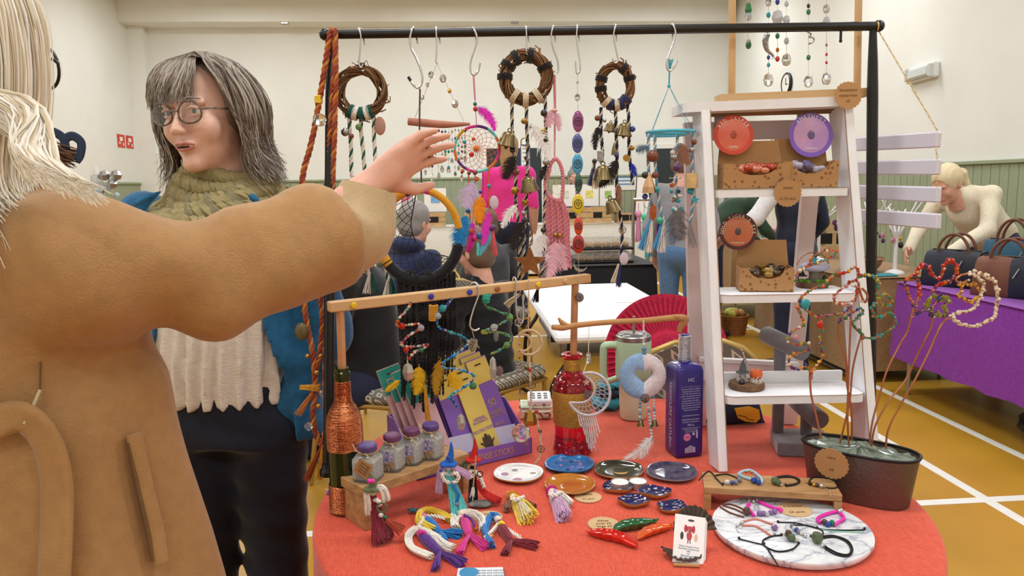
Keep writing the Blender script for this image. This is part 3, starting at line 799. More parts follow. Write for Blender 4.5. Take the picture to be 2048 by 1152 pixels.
# ------------------------------------------------------------------ tin with card reader
pt = T(1072,833); ax = (Rh,Fh,Zu)
t = thing('patterned_tin','small hinged tin with green leaf lid and snake pattern under the card reader','tin',pt)
mb = MB(); mb.box(pt + Zu * .0165,(.096,.07,.032),ax,.006); part(mb,'body',mat('tin_pink',(222,196,172),.4),t)
mb = MB(); mb.box(pt + Zu * .0375,(.097,.071,.009),ax,.004); part(mb,'lid',mat('tin_lid',(170,200,168),.4,var=.25,vs=70,c2=(215,215,190)),t)
mb = MB(); q = pt - Fh * .0356 + Rh * .02 + Zu * .016
mb.tube(spl([q + Rh * x + Zu * z for x,z in ((-.02,.01),(-.008,.002),(.0,-.008),(.012,-.009),(.02,-.002),(.014,.006),(.004,.005))],5),.0028,5); part(mb,'snake_print',mat('snake_gold',(128,92,40),.5,var=.6,vs=400),t)
mb = MB(); mb.tube(spl([pt - Rh * .055 + Zu * .026 - Fh * .02,pt - Rh * .03 - Fh * .037 + Zu * .026,pt + Rh * .03 - Fh * .038 + Zu * .025,pt + Rh * .05 - Fh * .02 + Zu * .026],6),.0016,6); part(mb,'elastic',m_white,t)
pcr = pt + Rh * .01 + Zu * .0425
t = thing('card_reader','white card reader with grey keys lying on the patterned tin','card reader',pcr)
tl = Vector((0,0,1)) + Fh * -.12; tl.normalize(); Yt = (Fh - tl * Fh.dot(tl)).normalized(); cax = (Rh,Yt,tl)
mb = MB(); mb.box(pcr + Zu * .0115,(.068,.072,.019),cax,.004); part(mb,'body',mat('reader_white',(232,234,236),.35),t)
for i in range(3):
    for j in range(3): mb = MB(); mb.box(pcr + Zu * .0215 + Rh * (-.018 + i * .018) + Yt * (-.02 + j * .016),(.011,.008,.002),cax,.0006); part(mb,'key',mat('key_grey',(88,96,100),.5),t)
mb = MB(); mb.box(pcr - Yt * .0362 + Zu * .008 + Rh * .012,(.008,.001,.003),cax); mb.box(pcr - Yt * .0362 + Zu * .008 - Rh * .012,(.002,.001,.003),cax); part(mb,'port',m_black,t)
# ------------------------------------------------------------------ plates and dishes
def plate(px,py,wpx,lab,m,rim,h=.012,wob=0.04,deep=.35,extra=None,name='trinket_plate',cat='plate',group='ceramic plates in the middle of the table',ell=1.0,ph=0):
    p = T(px,py); s = (p - CAM).dot(CF) / FPX; R = wpx / 2 * s
    t = thing(name,lab,cat,p,group)
    rows = []; n = 40
    for k,z in ((.0,.004),(.5,.004),(.72,.0045),(.88,h * .7),(.97,h),(1.0,h * .96)):
        rows.append([p + Zu * (z if k < .9 else z * (1 + wob * math.sin(3 * a + ph))) + (Rh * math.cos(a) + Fh * (math.sin(a) * ell)) * (R * k * (1 + wob * .5 * math.sin(4 * a + ph))) for a in [2 * PI * i / n for i in range(n)]])
    mb = MB(); mb.grid(rows,closed=True); part(mb,'glaze',m,t,60)
    rows2 = [rows[-1]]
    for k,z in ((1.02,h * .75),(.85,.002),(.6,.0006),(.01,.0006)):
        rows2.append([p + Zu * z + (Rh * math.cos(a) + Fh * (math.sin(a) * ell)) * (R * k * (1 + wob * .5 * math.sin(4 * a + ph))) for a in [2 * PI * i / n for i in range(n)]])
    mb = MB(); mb.grid(rows2,closed=True); part(mb,'clay_underside',rim,t,60)
    if extra: extra(t,p,R)
    return t
m_clay = mat('clay_gold',(170,116,62),.45)
def gz(name,c,var=.1,c2=None,vs=60): return mat('glaze_' + name,c,.12,var=var,vs=vs,c2=c2,coat=.6)
def blobs(lst,m,nm='painted_spot'):
    def f(t,p,R):
        for a,b,r in lst: mb = MB(); mb.lathe([(R * r,0),(R * r * .9,.0006)],p + Rh * (R * a) + Fh * (R * b) + Zu * .0045,14); part(mb,nm,m,t)
    return f
def many(*fs): return lambda t,p,R: [f(t,p,R) for f in fs]
m_mauve = mat('spot_mauve',(168,126,150),.4); m_grsp = mat('spot_grey',(150,146,130),.4)
plate(1037,953,99,'white glazed plate with mauve spots and gold rim',gz('white',(236,236,236),.02),m_clay,extra=many(blobs([(-.55,.1,.16),(-.05,-.5,.18)],m_mauve),blobs([(-.15,.5,.13),(.6,.15,.13)],m_grsp)))
def txt(s,sz,m,a=0,b=0): return lambda t,p,R: text(s,p + Rh * (R * a) + Fh * (R * b) + Zu * .0048,sz,m,t,Rh,Fh)
plate(1139,934,99,'bright blue glazed plate sprinkled with pink flecks',gz('blue',(22,122,186),.08),mat('clay_blue',(20,60,100),.4),extra=many(blobs([(-.3,.55,.06),(.1,-.2,.05),(-.35,0,.06),(.45,.1,.08),(.5,-.25,.05)],mat('fleck_pink',(220,120,180),.4)),blobs([(-.5,.3,.08),(.1,.4,.07),(-.1,-.45,.09),(.4,-.45,.08)],mat('fleck_navy',(20,50,110),.4))))
def moon(t,p,R):
    mb = MB(); o = []
    for i in range(15): a = PI + PI * i / 14; o.append((math.cos(a) * .3,math.sin(a) * .3))
    for i in range(13): a = 2 * PI - PI * (i + 1) / 14; o.append((math.cos(a) * .3,math.sin(a) * .13))
    mb.prism([p + Rh * (R * (x + .05)) + Fh * (R * (y - .05)) + Zu * .0045 for x,y in o],Zu * .0006); part(mb,'gold_moon',mat('moon_gold',(196,150,84),.4),t)
    text('LUNA',p + Rh * R * .1 + Fh * R * .35 + Zu * .005,.012,mat('ink_bronze',(120,84,60),.4),t,Rh,Fh)
plate(1238,946,97,'black glazed plate painted with a gold crescent moon',gz('black',(38,40,32),.1),m_clay,extra=moon)
plate(1343,950,101,'midnight blue swirled plate at the end of the plate row',gz('navy',(42,44,86),.3,(92,84,96),40),mat('clay_grey',(112,104,108),.5))
plate(1140,975,101,'amber brown glazed plate with impressed lettering in its middle',gz('amber',(196,128,52),.12,(176,104,40)),m_clay,extra=many(blobs([(.1,-.05,.5)],gz('rust',(178,100,46),.1),'brown_centre'),txt('BLESSED BE',.009,m_ink,.1,-.05)))
m_star = mat('star_cream',(205,200,190),.4)
def stars(lst):
    def f(t,p,R):
        for a,b in lst:
            o = [(math.cos(PI * k / 5) * (.12 if k % 2 else .05),math.sin(PI * k / 5) * (.12 if k % 2 else .05)) for k in range(10)]
            mb = MB(); mb.prism([p + Rh * (R * (a + x)) + Fh * (R * (b + y)) + Zu * (.005 + .009 * max(0,math.hypot(a,b) - .6) / .4) for x,y in o],Zu * .0006); part(mb,'star',m_star,t)
    return f
gs = gz('cobalt',(36,36,120),.35,(30,30,70),90)
for px,py,w,lab,ph in ((1236,981,62,'starry cobalt dish under the tealight candle',0),(1309,991,64,'starry cobalt dish between the tealights and the shell',1.6),(1267,1009,62,'starry cobalt dish nearest the kraft price circles',3),(1344,1021,62,'starry cobalt dish half hidden behind the shell card holder',4.4)):
    plate(px,py,w,lab,gs,m_clay,.013,.13,extra=stars([(-.6,.35),(-.25,.55),(.2,.6),(.6,.3),(-.7,-.1),(.15,.1),(.7,-.2)]),name='starry_dish',cat='dish',group='starry cobalt dishes',ell=.8,ph=ph)
m_alu = mat('tealight_cup',(190,186,184),.3,metal=.6); m_waxw = mat('candle_wax',(240,240,236),.5,sss=.3)
def tealight(p,lab):
    t = thing('tealight',lab,'candle',p,'tealight candles')
    mb = MB(); mb.lathe([(.018,.0005),(.0195,.001),(.02,.0155),(.0205,.016),(.0195,.016),(.0192,.0135)],p,26,capt=False); part(mb,'cup',m_alu,t,40)
    mb = MB(); mb.lathe([(.0192,.012),(.0185,.0148),(.004,.0145)],p,24); part(mb,'wax',m_waxw,t,40)
    mb = MB(); mb.tube([p + Zu * .014,p + Zu * .019 + Rh * .001],.0006,5); part(mb,'wick',m_white,t)
tealight(T(1240,982) + Zu * .006,'white tealight sitting in a starry dish'); tealight(T(1276,975),'white tealight standing on the red cloth')
# ------------------------------------------------------------------ kraft price circles
def scallop(c,X,Y,R,lab,lines,th=.0012,m=m_kraft,n=22,size=None):
    t = thing('price_tag',lab,'tag',c); N_ = X.cross(Y).normalized(); mb = MB(); o = []
    for i in range(n * 4): a = 2 * PI * i / (n * 4); r = R * (1 + .035 * abs(math.sin(a * n / 2)) * 2 - .035); o.append(c + X * (math.cos(a) * r) + Y * (math.sin(a) * r))
    mb.prism(o,N_ * th); part(mb,'card',m,t,0)
    for i,s in enumerate(lines): text(s,c + N_ * (th + .0004) + Y * (R * (.4 - .8 * i / max(1,len(lines) - 1)) if len(lines) > 1 else 0),size or R * .3,m_ink,t,X,Y)
    return t
scallop(T(1176,995) + Zu * .0006,Rh,Fh,.029,'pale kraft scalloped circle tucked by the amber plate',('plates','£4 each'),m=m_kraft2)
scallop(T(1207,1049) + Zu * .0006,Rh,Fh,.031,'pale kraft scalloped circle lying above the red chilli dish',('dishes','small £2','large £4'),m=m_kraft2)
scallop(T(976,1035) + Zu * .0006,Rh,Fh,.029,'pale kraft scalloped circle between the yarn dolls',('dolls','£5'),m=m_kraft2)
# ------------------------------------------------------------------ ceramic chillies
def chilli(l,r,lab,c):
    m = mat('glaze_chilli_%d' % c[1],c,.1,coat=.8,var=.1,vs=50)
    pts = spl(tp(l,.008),6); n = len(pts); t = thing('chilli_dish',lab,'ornament',Vector((pts[n // 2].x,pts[n // 2].y,TZ)))
    rows = []
    for i,p in enumerate(pts):
        k = i / (n - 1); w = r * (math.sin(PI * k) ** .6) + .0015; d = (pts[min(n - 1,i + 1)] - pts[max(0,i - 1)]).normalized(); s = d.cross(Zu).normalized()
        rows.append([p + s * (w * x * (1 + .12 * math.sin(i * 1.7 + x))) + Zu * (w * z * .8 - .003) for x,z in ((-1,.9),(-.85,.95),(-.6,.3),(0,-.05),(.6,.3),(.85,.95),(1,.9),(.8,-.1),(.3,-.55),(-.3,-.55),(-.8,-.1))])
    mb = MB(); mb.grid(rows,closed=True); mb.f.append(tuple(range(11))); mb.f.append(tuple(range((n - 1) * 11,n * 11))); part(mb,'pod',m,t,60)
    mb = MB(); mb.tube([pts[0] - (pts[2] - pts[0]) * .5 + Zu * .002,pts[1]],[.0015,.004],6); part(mb,'stalk',m,t,60)
chilli([(1175,1070),(1205,1076),(1240,1084),(1275,1100)],.0125,'glossy red ceramic chilli shaped dish',(206,34,26))
chilli([(1313,1048),(1280,1055),(1250,1060),(1228,1067)],.0125,'glossy green ceramic chilli shaped dish',(20,96,52))
chilli([(1346,1058),(1320,1064),(1295,1072),(1275,1083)],.010,'glossy orange ceramic chilli shaped dish',(224,92,32))
# ------------------------------------------------------------------ scallop shell card holder
def shell(t,c,X,Y,N_,R,name):
    rows = []; n = 44
    for k in np.linspace(.12,1,10):
        row = []
        for i in range(n + 1):
            a = PI * (.02 + .96 * i / n); rib = math.sin(i * PI / 2) * .0022 * k
            r = R * k * (1 + .03 * math.cos(i * PI / 2) * (k > .9)); row.append(c + X * (math.cos(a) * r * .98) + Y * (math.sin(a) * r * 1.15 - R * .35) + N_ * (-.16 * R * (1 - k * k) - .10 * R * math.sin(a) * 0 + rib + .12 * R * (math.cos(a) ** 2) * k))
        rows.append(row)
    mb = MB(); mb.grid(rows); o = [[p - N_ * .0025 for p in r] for r in rows]; mb.grid(o)
    for e in (0,n): mb.grid([[r[e] for r in rows],[r[e] for r in o]])
    mb.grid([rows[-1],o[-1]]); part(mb,name,mat('shell_grey',(104,90,76),.6,var=.35,vs=70,c2=(70,60,52),bump=.5,bs=200),t,60)
c0 = T(1368,1113); t = thing('shell_card_holder','grey scallop shells joined as a card holder','card holder',c0)
shell(t,c0 + Zu * .010 + Fh * .0,-Rh,-Fh,Zu,.040,'lower_shell')
bk = (Zu * .92 + Fh * .40).normalized(); shell(t,c0 + Rh * .022 + Fh * .022 + Zu * .052,Rh,bk,(Rh.cross(bk)),.040,'back_shell')
mb = MB(); mb.tube([c0 - Rh * .026 - Fh * .034 + Zu * .003,c0 + Rh * .018 - Fh * .040 + Zu * .003],.003,8); part(mb,'foot_stick',m_drift,t)
tk = thing('business_card_stack','stack of white business cards standing in the shell holder','cards',c0 + Zu * .015)
bx = (Rh * .98 + Zu * -.12 - Fh * .12).normalized(); by = (Zu * .83 + Fh * .50 + Rh * .16); by = (by - bx * by.dot(bx)).normalized(); bn_ = bx.cross(by)
cc = V(1378,1079,cf(c0)[1] - .004); wd_,hg = .054,.083
m_card = mat('card_white',(240,240,240),.6)
for i in range(5):
    mb = MB(); mb.box(cc - bn_ * (.0035 * i) + bx * (.0016 * i) - by * (.0012 * i),(wd_,hg,.0012),(bx,by,bn_)); cdm = part(mb,'card',m_card,tk)
    if i == 0: top_card = cdm
fpz = cc + bn_ * .0009
def disc(mb,x,y,r,ry=None): mb.add([fpz + bx * (x + math.cos(2 * PI * k / 12) * r) + by * (y + math.sin(2 * PI * k / 12) * (ry or r)) for k in range(12)],[tuple(range(12))])
mb = MB(); disc(mb,0,.018,.008,.005); disc(mb,0,.006,.005,.008); disc(mb,-.007,.018,.003,.007); disc(mb,.007,.018,.003,.007); part(mb,'printed_figure',mat('print_rose',(190,70,84),.6),top_card,0)
mb = MB(); disc(mb,0,.014,.0035,.004); disc(mb,.012,.004,.003,.007); part(mb,'printed_face',mat('print_peach',(224,180,150),.6),top_card,0)
mb = MB(); disc(mb,-.013,.005,.003,.007); disc(mb,.002,.033,.006,.002); disc(mb,-.002,-.004,.0008,.004); disc(mb,.002,-.004,.0008,.004); part(mb,'printed_detail',mat('print_dark',(70,60,64),.6),top_card,0)
for i,s in enumerate(('Witchy Wonders Wool','Handmade Creations and','Gifts','by','@witchywonders','Stonesfield Crafters','something made with love')): text(s,fpz - by * (.0125 + i * .0040),.0036,mat('print_slate',(110,120,140),.6),top_card,bx,by)
# ------------------------------------------------------------------ marble board
pm_ = T(1581,1068); Rm = 152 * (pm_ - CAM).dot(CF) / FPX
m_marb = mat('marble',(226,228,230),.25)
n_ = NT(m_marb); nz = n_.n('TexNoise'); n_.l(n_.coord('Object',(7,11,7),(0,0,.6)),nz.inputs[0]); nz.inputs['Detail'].default_value = 8; nz.inputs['Distortion'].default_value = 1.6; nz.inputs['Scale'].default_value = 1.3
n_.l(n_.ramp(nz.outputs[0],[(.40,(228,230,233)),(.47,(206,210,218)),(.497,(150,156,172)),(.515,(214,217,224)),(.62,(232,233,236))]),n_.b.inputs['Base Color'])
t = thing('marble_board','round grey veined marble board laid out with bracelets','board',pm_)
mb = MB(); mb.lathe([(Rm * .9,.001),(Rm * .97,.003),(Rm * 1.0,.010),(Rm,.014),(Rm * .995,.016)],pm_,64); part(mb,'slab',m_marb,t,40)
ZM = TZ + .016
def bracelet(lab,runs,beads=(),z=ZM,name='bracelet',group='bracelets laid on the marble board',knots=()):
    """runs: (pixel path, radius, material); beads: (x, y, r, material)"""
    p = T(*runs[0][0][0],z); t = thing(name,lab,'bracelet',p,group)
    for pts,r,m in runs:
        q = spl([T(x,y,z) + Zu * (r * 1.1) for x,y in pts],6); mb = MB(); mb.tube(q,r,6); part(mb,'cord',m,t,60)
    for x,y,r,m in beads: bead(T(x,y + 1,z) + Zu * r,r,m,t,asp=(ru(.85,1.1),ru(.85,1.1),1),facet=r > .006)
    for x,y in knots: bead(T(x,y,z) + Zu * .003,.0026,m_gblack,t,'knot')
    return t
m_brc,m_magc,m_salm = mat('cord_brown',(110,62,44),.7),mat('cord_magenta',(236,48,176),.6),mat('cord_salmon',(214,138,124),.7)
m_paleb = mat('cord_paleblue',(170,200,222),.6); m_fluor = mat('bead_fluorite',(150,116,176),.1,trans=.3); m_clear = mat('bead_clear',(225,228,232),.08,trans=.6)
m_stg,m_stb,m_lap = mat('stone_green',(84,98,70),.35,var=.3,vs=150),mat('stone_brown',(84,62,46),.35,var=.3,vs=150),mat('stone_lapis',(40,70,150),.25,var=.3,vs=200)
m_seaw,m_emer = mat('stone_pale',(206,204,198),.4),mat('stone_emerald',(30,110,80),.2)
m_clasp = mat('clasp_silver',(205,206,210),.25,metal=.9); m_gry = mat('stone_grey',(120,122,134),.35,var=.5,vs=250); m_pclay = mat('bead_gold',(196,152,70),.3,metal=.8)
m_amber = mat('bead_amber',(190,96,40),.15,trans=.3)
bracelet('brown cord bracelet with a smoky brown stone',[([(1490,1030),(1470,1020),(1445,1012),(1460,1010),(1482,1018),(1493,1027)],.0017,m_brc),([(1440,1015),(1460,1027),(1488,1036)],.0017,m_brc)],[(1493,1030,.009,m_stb)])
bracelet('magenta cord bracelet with lilac fluorite beads near the kraft circle',[([(1517,1006),(1530,1012),(1550,1020),(1562,1022),(1560,1027)],.0034,m_magc),([(1499,1011),(1495,1017),(1502,1028),(1508,1035)],.0034,m_magc),([(1510,1033),(1545,1030),(1560,1027)],.001,m_clasp)],[(1519,1031,.0055,m_fluor),(1527,1031,.0055,m_fluor),(1534,1032,.005,m_clear),(1541,1029,.005,m_fluor),(1549,1028,.006,m_fluor),(1507,1005,.004,m_clasp),(1514,1003,.004,m_clasp),(1498,1003,.003,m_clasp)])
bracelet('salmon suede bracelet with one lilac bead at its tip',[([(1487,1045),(1510,1040),(1535,1047),(1550,1053),(1549,1062)],.002,m_salm),([(1484,1053),(1510,1054),(1530,1065),(1542,1074)],.002,m_salm),([(1484,1049),(1472,1055),(1478,1066)],.001,m_clasp)],[(1549,1060,.0062,m_fluor),(1549,1069,.003,m_clasp),(1484,1048,.004,m_clasp),(1475,1053,.0035,m_clasp)])
bracelet('black cord bracelet with a row of speckled grey chips',[([(1556,1046),(1590,1047),(1615,1053),(1645,1060),(1690,1062),(1729,1061)],.0014,m_gblack),([(1587,1052),(1612,1052),(1640,1060),(1646,1068),(1638,1073),(1622,1075)],.0014,m_gblack),([(1634,1058),(1660,1063),(1700,1065),(1726,1066)],.0012,mat('cord_aqua',(150,200,180),.6))],[(1584,1055,.0042,m_gry),(1589,1060,.0045,m_seaw),(1593,1063,.0045,m_lap),(1598,1067,.0045,m_gry),(1604,1070,.0045,m_seaw),(1610,1074,.004,m_clasp)],knots=[(1556,1046),(1634,1058),(1729,1060),(1622,1075),(1588,1053)])
bracelet('magenta cord bracelet with brown blue and green sea glass',[([(1675,1026),(1655,1031),(1637,1039),(1636,1046),(1642,1049)],.0034,m_magc),([(1680,1030),(1688,1040),(1680,1046),(1668,1054)],.0034,m_magc)],[(1649,1049,.006,m_stb),(1656,1053,.0055,m_lap),(1664,1051,.006,m_emer),(1645,1046,.0035,m_clear),(1678,1026,.005,m_clasp),(1682,1023,.004,m_clasp)])
bracelet('black cord bracelet with one mossy green stone at the board edge',[([(1645,1078),(1670,1076),(1692,1085),(1702,1100),(1696,1111),(1675,1108),(1652,1096)],.0016,m_gblack),([(1645,1074),(1668,1073),(1695,1083),(1705,1100),(1697,1114),(1672,1111),(1650,1099)],.0015,m_gblack)],[(1634,1086,.0115,m_stg),(1644,1094,.0035,m_clasp)],knots=[(1648,1076),(1651,1097)])
bracelet('black cord bracelet with brown green and white stones and a long tail',[([(1478,1079),(1505,1086),(1528,1091)],.0014,m_gblack),([(1564,1072),(1545,1074),(1528,1081),(1526,1090),(1540,1100),(1560,1105),(1585,1100),(1597,1089)],.0016,m_gblack),([(1533,1096),(1545,1115),(1556,1133)],.0014,m_gblack)],[(1577,1074,.0075,m_stb),(1583,1082,.0075,m_stg),(1591,1082,.0055,m_seaw),(1570,1070,.003,m_clasp)],knots=[(1478,1079),(1528,1090),(1563,1072),(1597,1089)])
scallop(T(1589,1020,ZM) + Zu * .0004,Rh,Fh,.033,'kraft scalloped circle lying on the marble board',('bracelets','£6 each'),m=m_kraft2)
# ------------------------------------------------------------------ small wooden bench with bracelets
ZB = TZ + .048
A,B,C = T(1408,974,ZB),T(1685,990,ZB),T(1410,944,ZB)
t = thing('display_bench','small wooden bench carrying four bracelets in front of the ladder foot','riser',Vector((A.x,A.y,TZ)))
part(slab(A,B,C,.014,bev=.001),'top_board',m_oak,t)
for k in (0,.945):
    a = A + (B - A) * k; e = (B - A) * .055; q = [a,a + e,a + e + (C - A) * .9,a + (C - A) * .9]; mb = MB(); mb.prism([Vector((p.x,p.y,TZ + .0005)) for p in q],Zu * (ZB - TZ - .0152)); part(mb,'leg',m_oak,t)
gb_ = 'bracelets on the small bench'
bracelet('black cord bracelet hanging off the bench end with white and blue beads',[([(1446,972),(1436,962),(1430,953),(1455,950),(1478,960),(1481,964)],.0015,m_gblack),([(1430,954),(1418,944),(1405,953),(1398,962)],.0015,m_gblack)],[(1454,968,.0052,m_seaw),(1464,969,.0048,m_lap),(1472,968,.005,m_gry),(1479,964,.006,m_gry)],ZB,group=gb_,knots=[(1446,970)])
bracelet('pale blue cord bracelet with two cobalt beads',[([(1478,953),(1482,947),(1500,944),(1515,953),(1524,964),(1521,970)],.0032,m_paleb),([(1476,951),(1490,958),(1503,962)],.0032,m_paleb)],[(1508,966,.0075,m_lap),(1517,969,.0065,m_lap),(1493,945,.003,m_pclay),(1503,946,.003,m_pclay)],ZB,group=gb_)
bracelet('black cord bracelet with two green stones',[([(1546,960),(1560,956),(1585,956),(1597,963),(1592,970),(1572,974)],.002,m_gblack),([(1548,957),(1575,953),(1597,960),(1596,968),(1574,972)],.0018,m_gblack)],[(1550,968,.0085,m_stg),(1557,971,.007,m_stg),(1562,972,.003,m_clasp)],ZB,group=gb_,knots=[(1571,972)])
bracelet('black cord bracelet with bronze beads and a hanging green price tag',[([(1617,967),(1625,957),(1650,956),(1674,966),(1672,977),(1650,977)],.0015,m_gblack),([(1652,978),(1660,985),(1661,994)],.001,m_twine)],[(1615,966,.003,m_pclay),(1620,970,.004,m_gblack),(1628,972,.004,m_pclay),(1634,973,.0045,m_stb),(1643,975,.0045,m_clasp)],ZB,group=gb_,knots=[(1652,958)])
# ================================================================== yarn dolls
def tuft(t,path,r0,r1,n,m,name,fr=.0013,flat=.55,seg=8):
    mb = MB(); fibres(mb,path,r0,r1,n,fr,seg,flat=flat); return part(mb,name,m,t,0)
def plait(t,path,r,m,name='arm'):
    tw = twist(path,r,2,max(2,plen(path) / (r * 7))); mb = MB()
    for q in tw: mb.add(q.v,q.f)
    return part(mb,name,m,t,60)
def solid(t,path,radii,m,name,flat=.7):
    q = spl(path,5); mb = MB(); mb.tube(q,list(np.interp(np.linspace(0,len(path) - 1,len(q)),range(len(path)),radii)),10,flat=flat); return part(mb,name,m,t,60)
def mermaid(lab,head,torso,tail,f1,f2,hairs,arms,y_h,y_t,y_b,band=None,extra=None):
    h = T(*head) + Zu * .010; to = T(*torso) + Zu * .009; ta = T(*tail) + Zu * .008
    t = thing('yarn_mermaid',lab,'doll',Vector((to.x,to.y,TZ)),'yarn mermaids lying on the cloth')
    mb = MB(); mb.ell(h,.0078,14,10); part(mb,'head',m_bone,t,60)
    solid(t,[h.lerp(to,.4),to,to.lerp(ta,.35)],[.006,.008,.009],y_b,'bodice')
    solid(t,[to,to.lerp(ta,.3),to.lerp(ta,.7),ta],[.008,.0105,.009,.0055],y_t,'tail')
    for i in range(3): tuft(t,[to.lerp(ta,.15),to.lerp(ta,.6),ta],.009,.006,10,y_t,'tail_yarn',.0014,.9)
    for f in (f1,f2):
        e = T(*f) + Zu * .004; tuft(t,[ta,ta.lerp(e,.5) + Zu * .002,e],.004,.013,34,y_t,'fluke',.0014,.5)
    for hp in hairs:
        tuft(t,spl([h + Zu * .003] + [T(x,y) + Zu * .007 for x,y in hp],4),.007,.011,40,y_h,'hair',.0014,.6,10)
    for ap in arms: plait(t,spl([to.lerp(h,.45)] + [T(x,y) + Zu * .012 for x,y in ap],4),.0022,y_white)
    if band: solid(t,[to.lerp(ta,.1) + Zu * .006 - Rh * .006,to.lerp(ta,.1) + Zu * .01,to.lerp(ta,.1) + Zu * .006 + Rh * .006],[.003,.0035,.003],band,'sash')
    if extra: extra(t,h,to,ta)
    return t
def star3(t,c,r,m,name='star',N_=None,th=.003):
    N_ = N_ or Zu; X = Rh - N_ * Rh.dot(N_); X.normalize(); Y = N_.cross(X); mb = MB()
    mb.prism([c + X * (math.sin(PI * k / 5) * (r if k % 2 == 0 else r * .42)) + Y * (math.cos(PI * k / 5) * (r if k % 2 == 0 else r * .42)) for k in range(10)],N_ * th); return part(mb,name,m,t,0)
mermaid('yarn mermaid with long yellow hair and a blue tail',(841,1035),(853,1047),(879,1073),(924,1075),(888,1094),[[(856,1026),(880,1034),(903,1047)],[(836,1046),(850,1060),(868,1071)]],[[(846,1055),(838,1062)],[(868,1043),(890,1048)]],y_yellow,y_blue,y_pink,
        extra=lambda t,h,to,ta: star3(t,T(826,1027) + Zu * .006,.013,mat('bead_teal',(40,110,120),.3),'teal_star'))
mermaid('yarn mermaid with white hair and a purple tail',(834,1069),(843,1079),(879,1113),(870,1145),(929,1134),[[(818,1077),(824,1103),(863,1121)],[(870,1082),(886,1097),(906,1105)]],[[(856,1074),(866,1082)]],y_white,y_purple,y_magenta,y_magenta)
mermaid('yarn mermaid with white hair and a magenta tail',(924,1037),(929,1048),(938,1078),(918,1113),(974,1101),[[(908,1037),(912,1063)],[(946,1032),(964,1046),(967,1063)]],[[(918,1046),(914,1056)]],y_white,y_magenta,y_magenta,
        extra=lambda t,h,to,ta: [bead(T(952,1068) + Zu * .01,.005,m_amber,t),plait(t,spl([to + Zu * .01,T(944,1053) + Zu * .014,T(950,1066) + Zu * .012],4),.0018,y_purple,'sash')])
mermaid('yarn mermaid with blue hair and a maroon tail',(996,1048),(1001,1060),(1022,1090),(1010,1113),(1076,1098),[[(984,1037),(971,1068),(985,1099)]],[[(985,1074),(970,1088)],[(1015,1070),(1040,1086)]],y_blue,y_maroon,y_maroon,y_yellow,
        extra=lambda t,h,to,ta: [bead(T(1041,1087) + Zu * .008,.0045,m_bone,t,'hand_bead'),star3(t,T(979,1086) + Zu * .012,.009,mat('star_gold',(214,170,60),.4),'gold_star')])
# lying fairies
def fairy(lab,head,hat,skirt,yh,yhat,ysk,yover,hair2,w=.03):
    h = T(*head) + Zu * .01; t = thing('yarn_fairy',lab,'doll',Vector((h.x,h.y,TZ)),'yarn fairies lying on the cloth')
    mb = MB(); mb.ell(h,.0085,14,10); part(mb,'head',m_bone,t,60)
    e = T(*hat) + Zu * .006; solid(t,[h + Zu * .002,h.lerp(e,.4),e],[.011,.0075,.0015],yhat,'hat',.8); mb = MB(); d = (e - h).normalized(); mb.lathe([(.014,0),(.0135,.003),(.009,.004)],h + d * .003,18,d); part(mb,'hat_brim',yhat,t)
    s = T(*skirt) + Zu * .006
    tuft(t,[h,h.lerp(s,.5) + Zu * .004,s],.009,w,90,ysk,'skirt',.0016,.35); tuft(t,[h.lerp(s,.35) + Zu * .008,h.lerp(s,.65) + Zu * .01,h.lerp(s,.92) + Zu * .006],.006,.016,45,yover,'apron',.0015,.5)
    for hp in hair2: tuft(t,spl([h] + [T(x,y) + Zu * .007 for x,y in hp],4),.007,.010,40,yh,'hair',.0014,.6)
    plait(t,spl([h.lerp(s,.25) + Zu * .012 - Rh * .012,h.lerp(s,.4) + Zu * .016 - Rh * .004,h.lerp(s,.33) + Zu * .016 + Rh * .008,h.lerp(s,.22) + Zu * .012 + Rh * .016],4),.0026,y_white)
    return t,h,s
t,h,s = fairy('yarn fairy with amber hat and yellow skirt',(1026,1004),(1015,988),(1058,1051),y_brown,y_mustard,y_yellow,y_cream,[[(1014,1014),(1016,1027)],[(1050,1012),(1068,1022)]])
for px in (1020,1036): bead(T(px,1010) + Zu * .014,.0055,m_amber,t)
fairy('yarn fairy with magenta hat and lilac skirt',(1104,993),(1098,972),(1128,1046),y_white,y_magenta,y_lilac,y_lilac,[[(1124,998),(1140,1016)],[(1108,1008),(1120,1012)]],.022)
# standing witches
def witch(lab,base,head,tip,dress_w,yd,yh,mhat,hairs,arms,extra=None,fr=None):
    b = T(*base); f = cf(b)[1] + .012; h = V(*head,f); t = thing('yarn_witch',lab,'doll',b,'standing yarn witches')
    mb = MB(); mb.ell(h,.0085,14,10); part(mb,'head',m_bone,t,60)
    hb = h + Zu * .006; e = V(*tip,f); mid = hb.lerp(e,.5) + Rh * .003
    q = spl([hb,mid,e],5); mb = MB(); mb.tube(q,list(np.interp(np.linspace(0,2,len(q)),(0,.15,1,2),(.0125,.010,.0058,.0012))),12); part(mb,'hat',mhat,t,60)
    mb = MB(); mb.lathe([(.0105,-.001),(.018,-.002),(.0175,.0015),(.011,.004)],hb,18); part(mb,'hat_brim',mhat,t)
    ch = h - Zu * .018
    solid(t,[h - Zu * .006,ch,h.lerp(b,.35)],[.006,.0095,.008],yd,'bodice')
    tuft(t,[ch,h.lerp(b,.5),b + Zu * .004 - Fh * .006],.008,dress_w,150,yd,'dress',.0015,.6,10)
    for hp in hairs: tuft(t,spl([h + Zu * .004] + [V(x,y,f - .006) for x,y in hp],4),.005,.009,45,yh,'hair',.0013,.6)
    for ap in arms: plait(t,spl([ch] + [V(x,y,f - .016) for x,y in ap],4),.0024,y_white)
    if extra: extra(t,f,h,b)
    return t
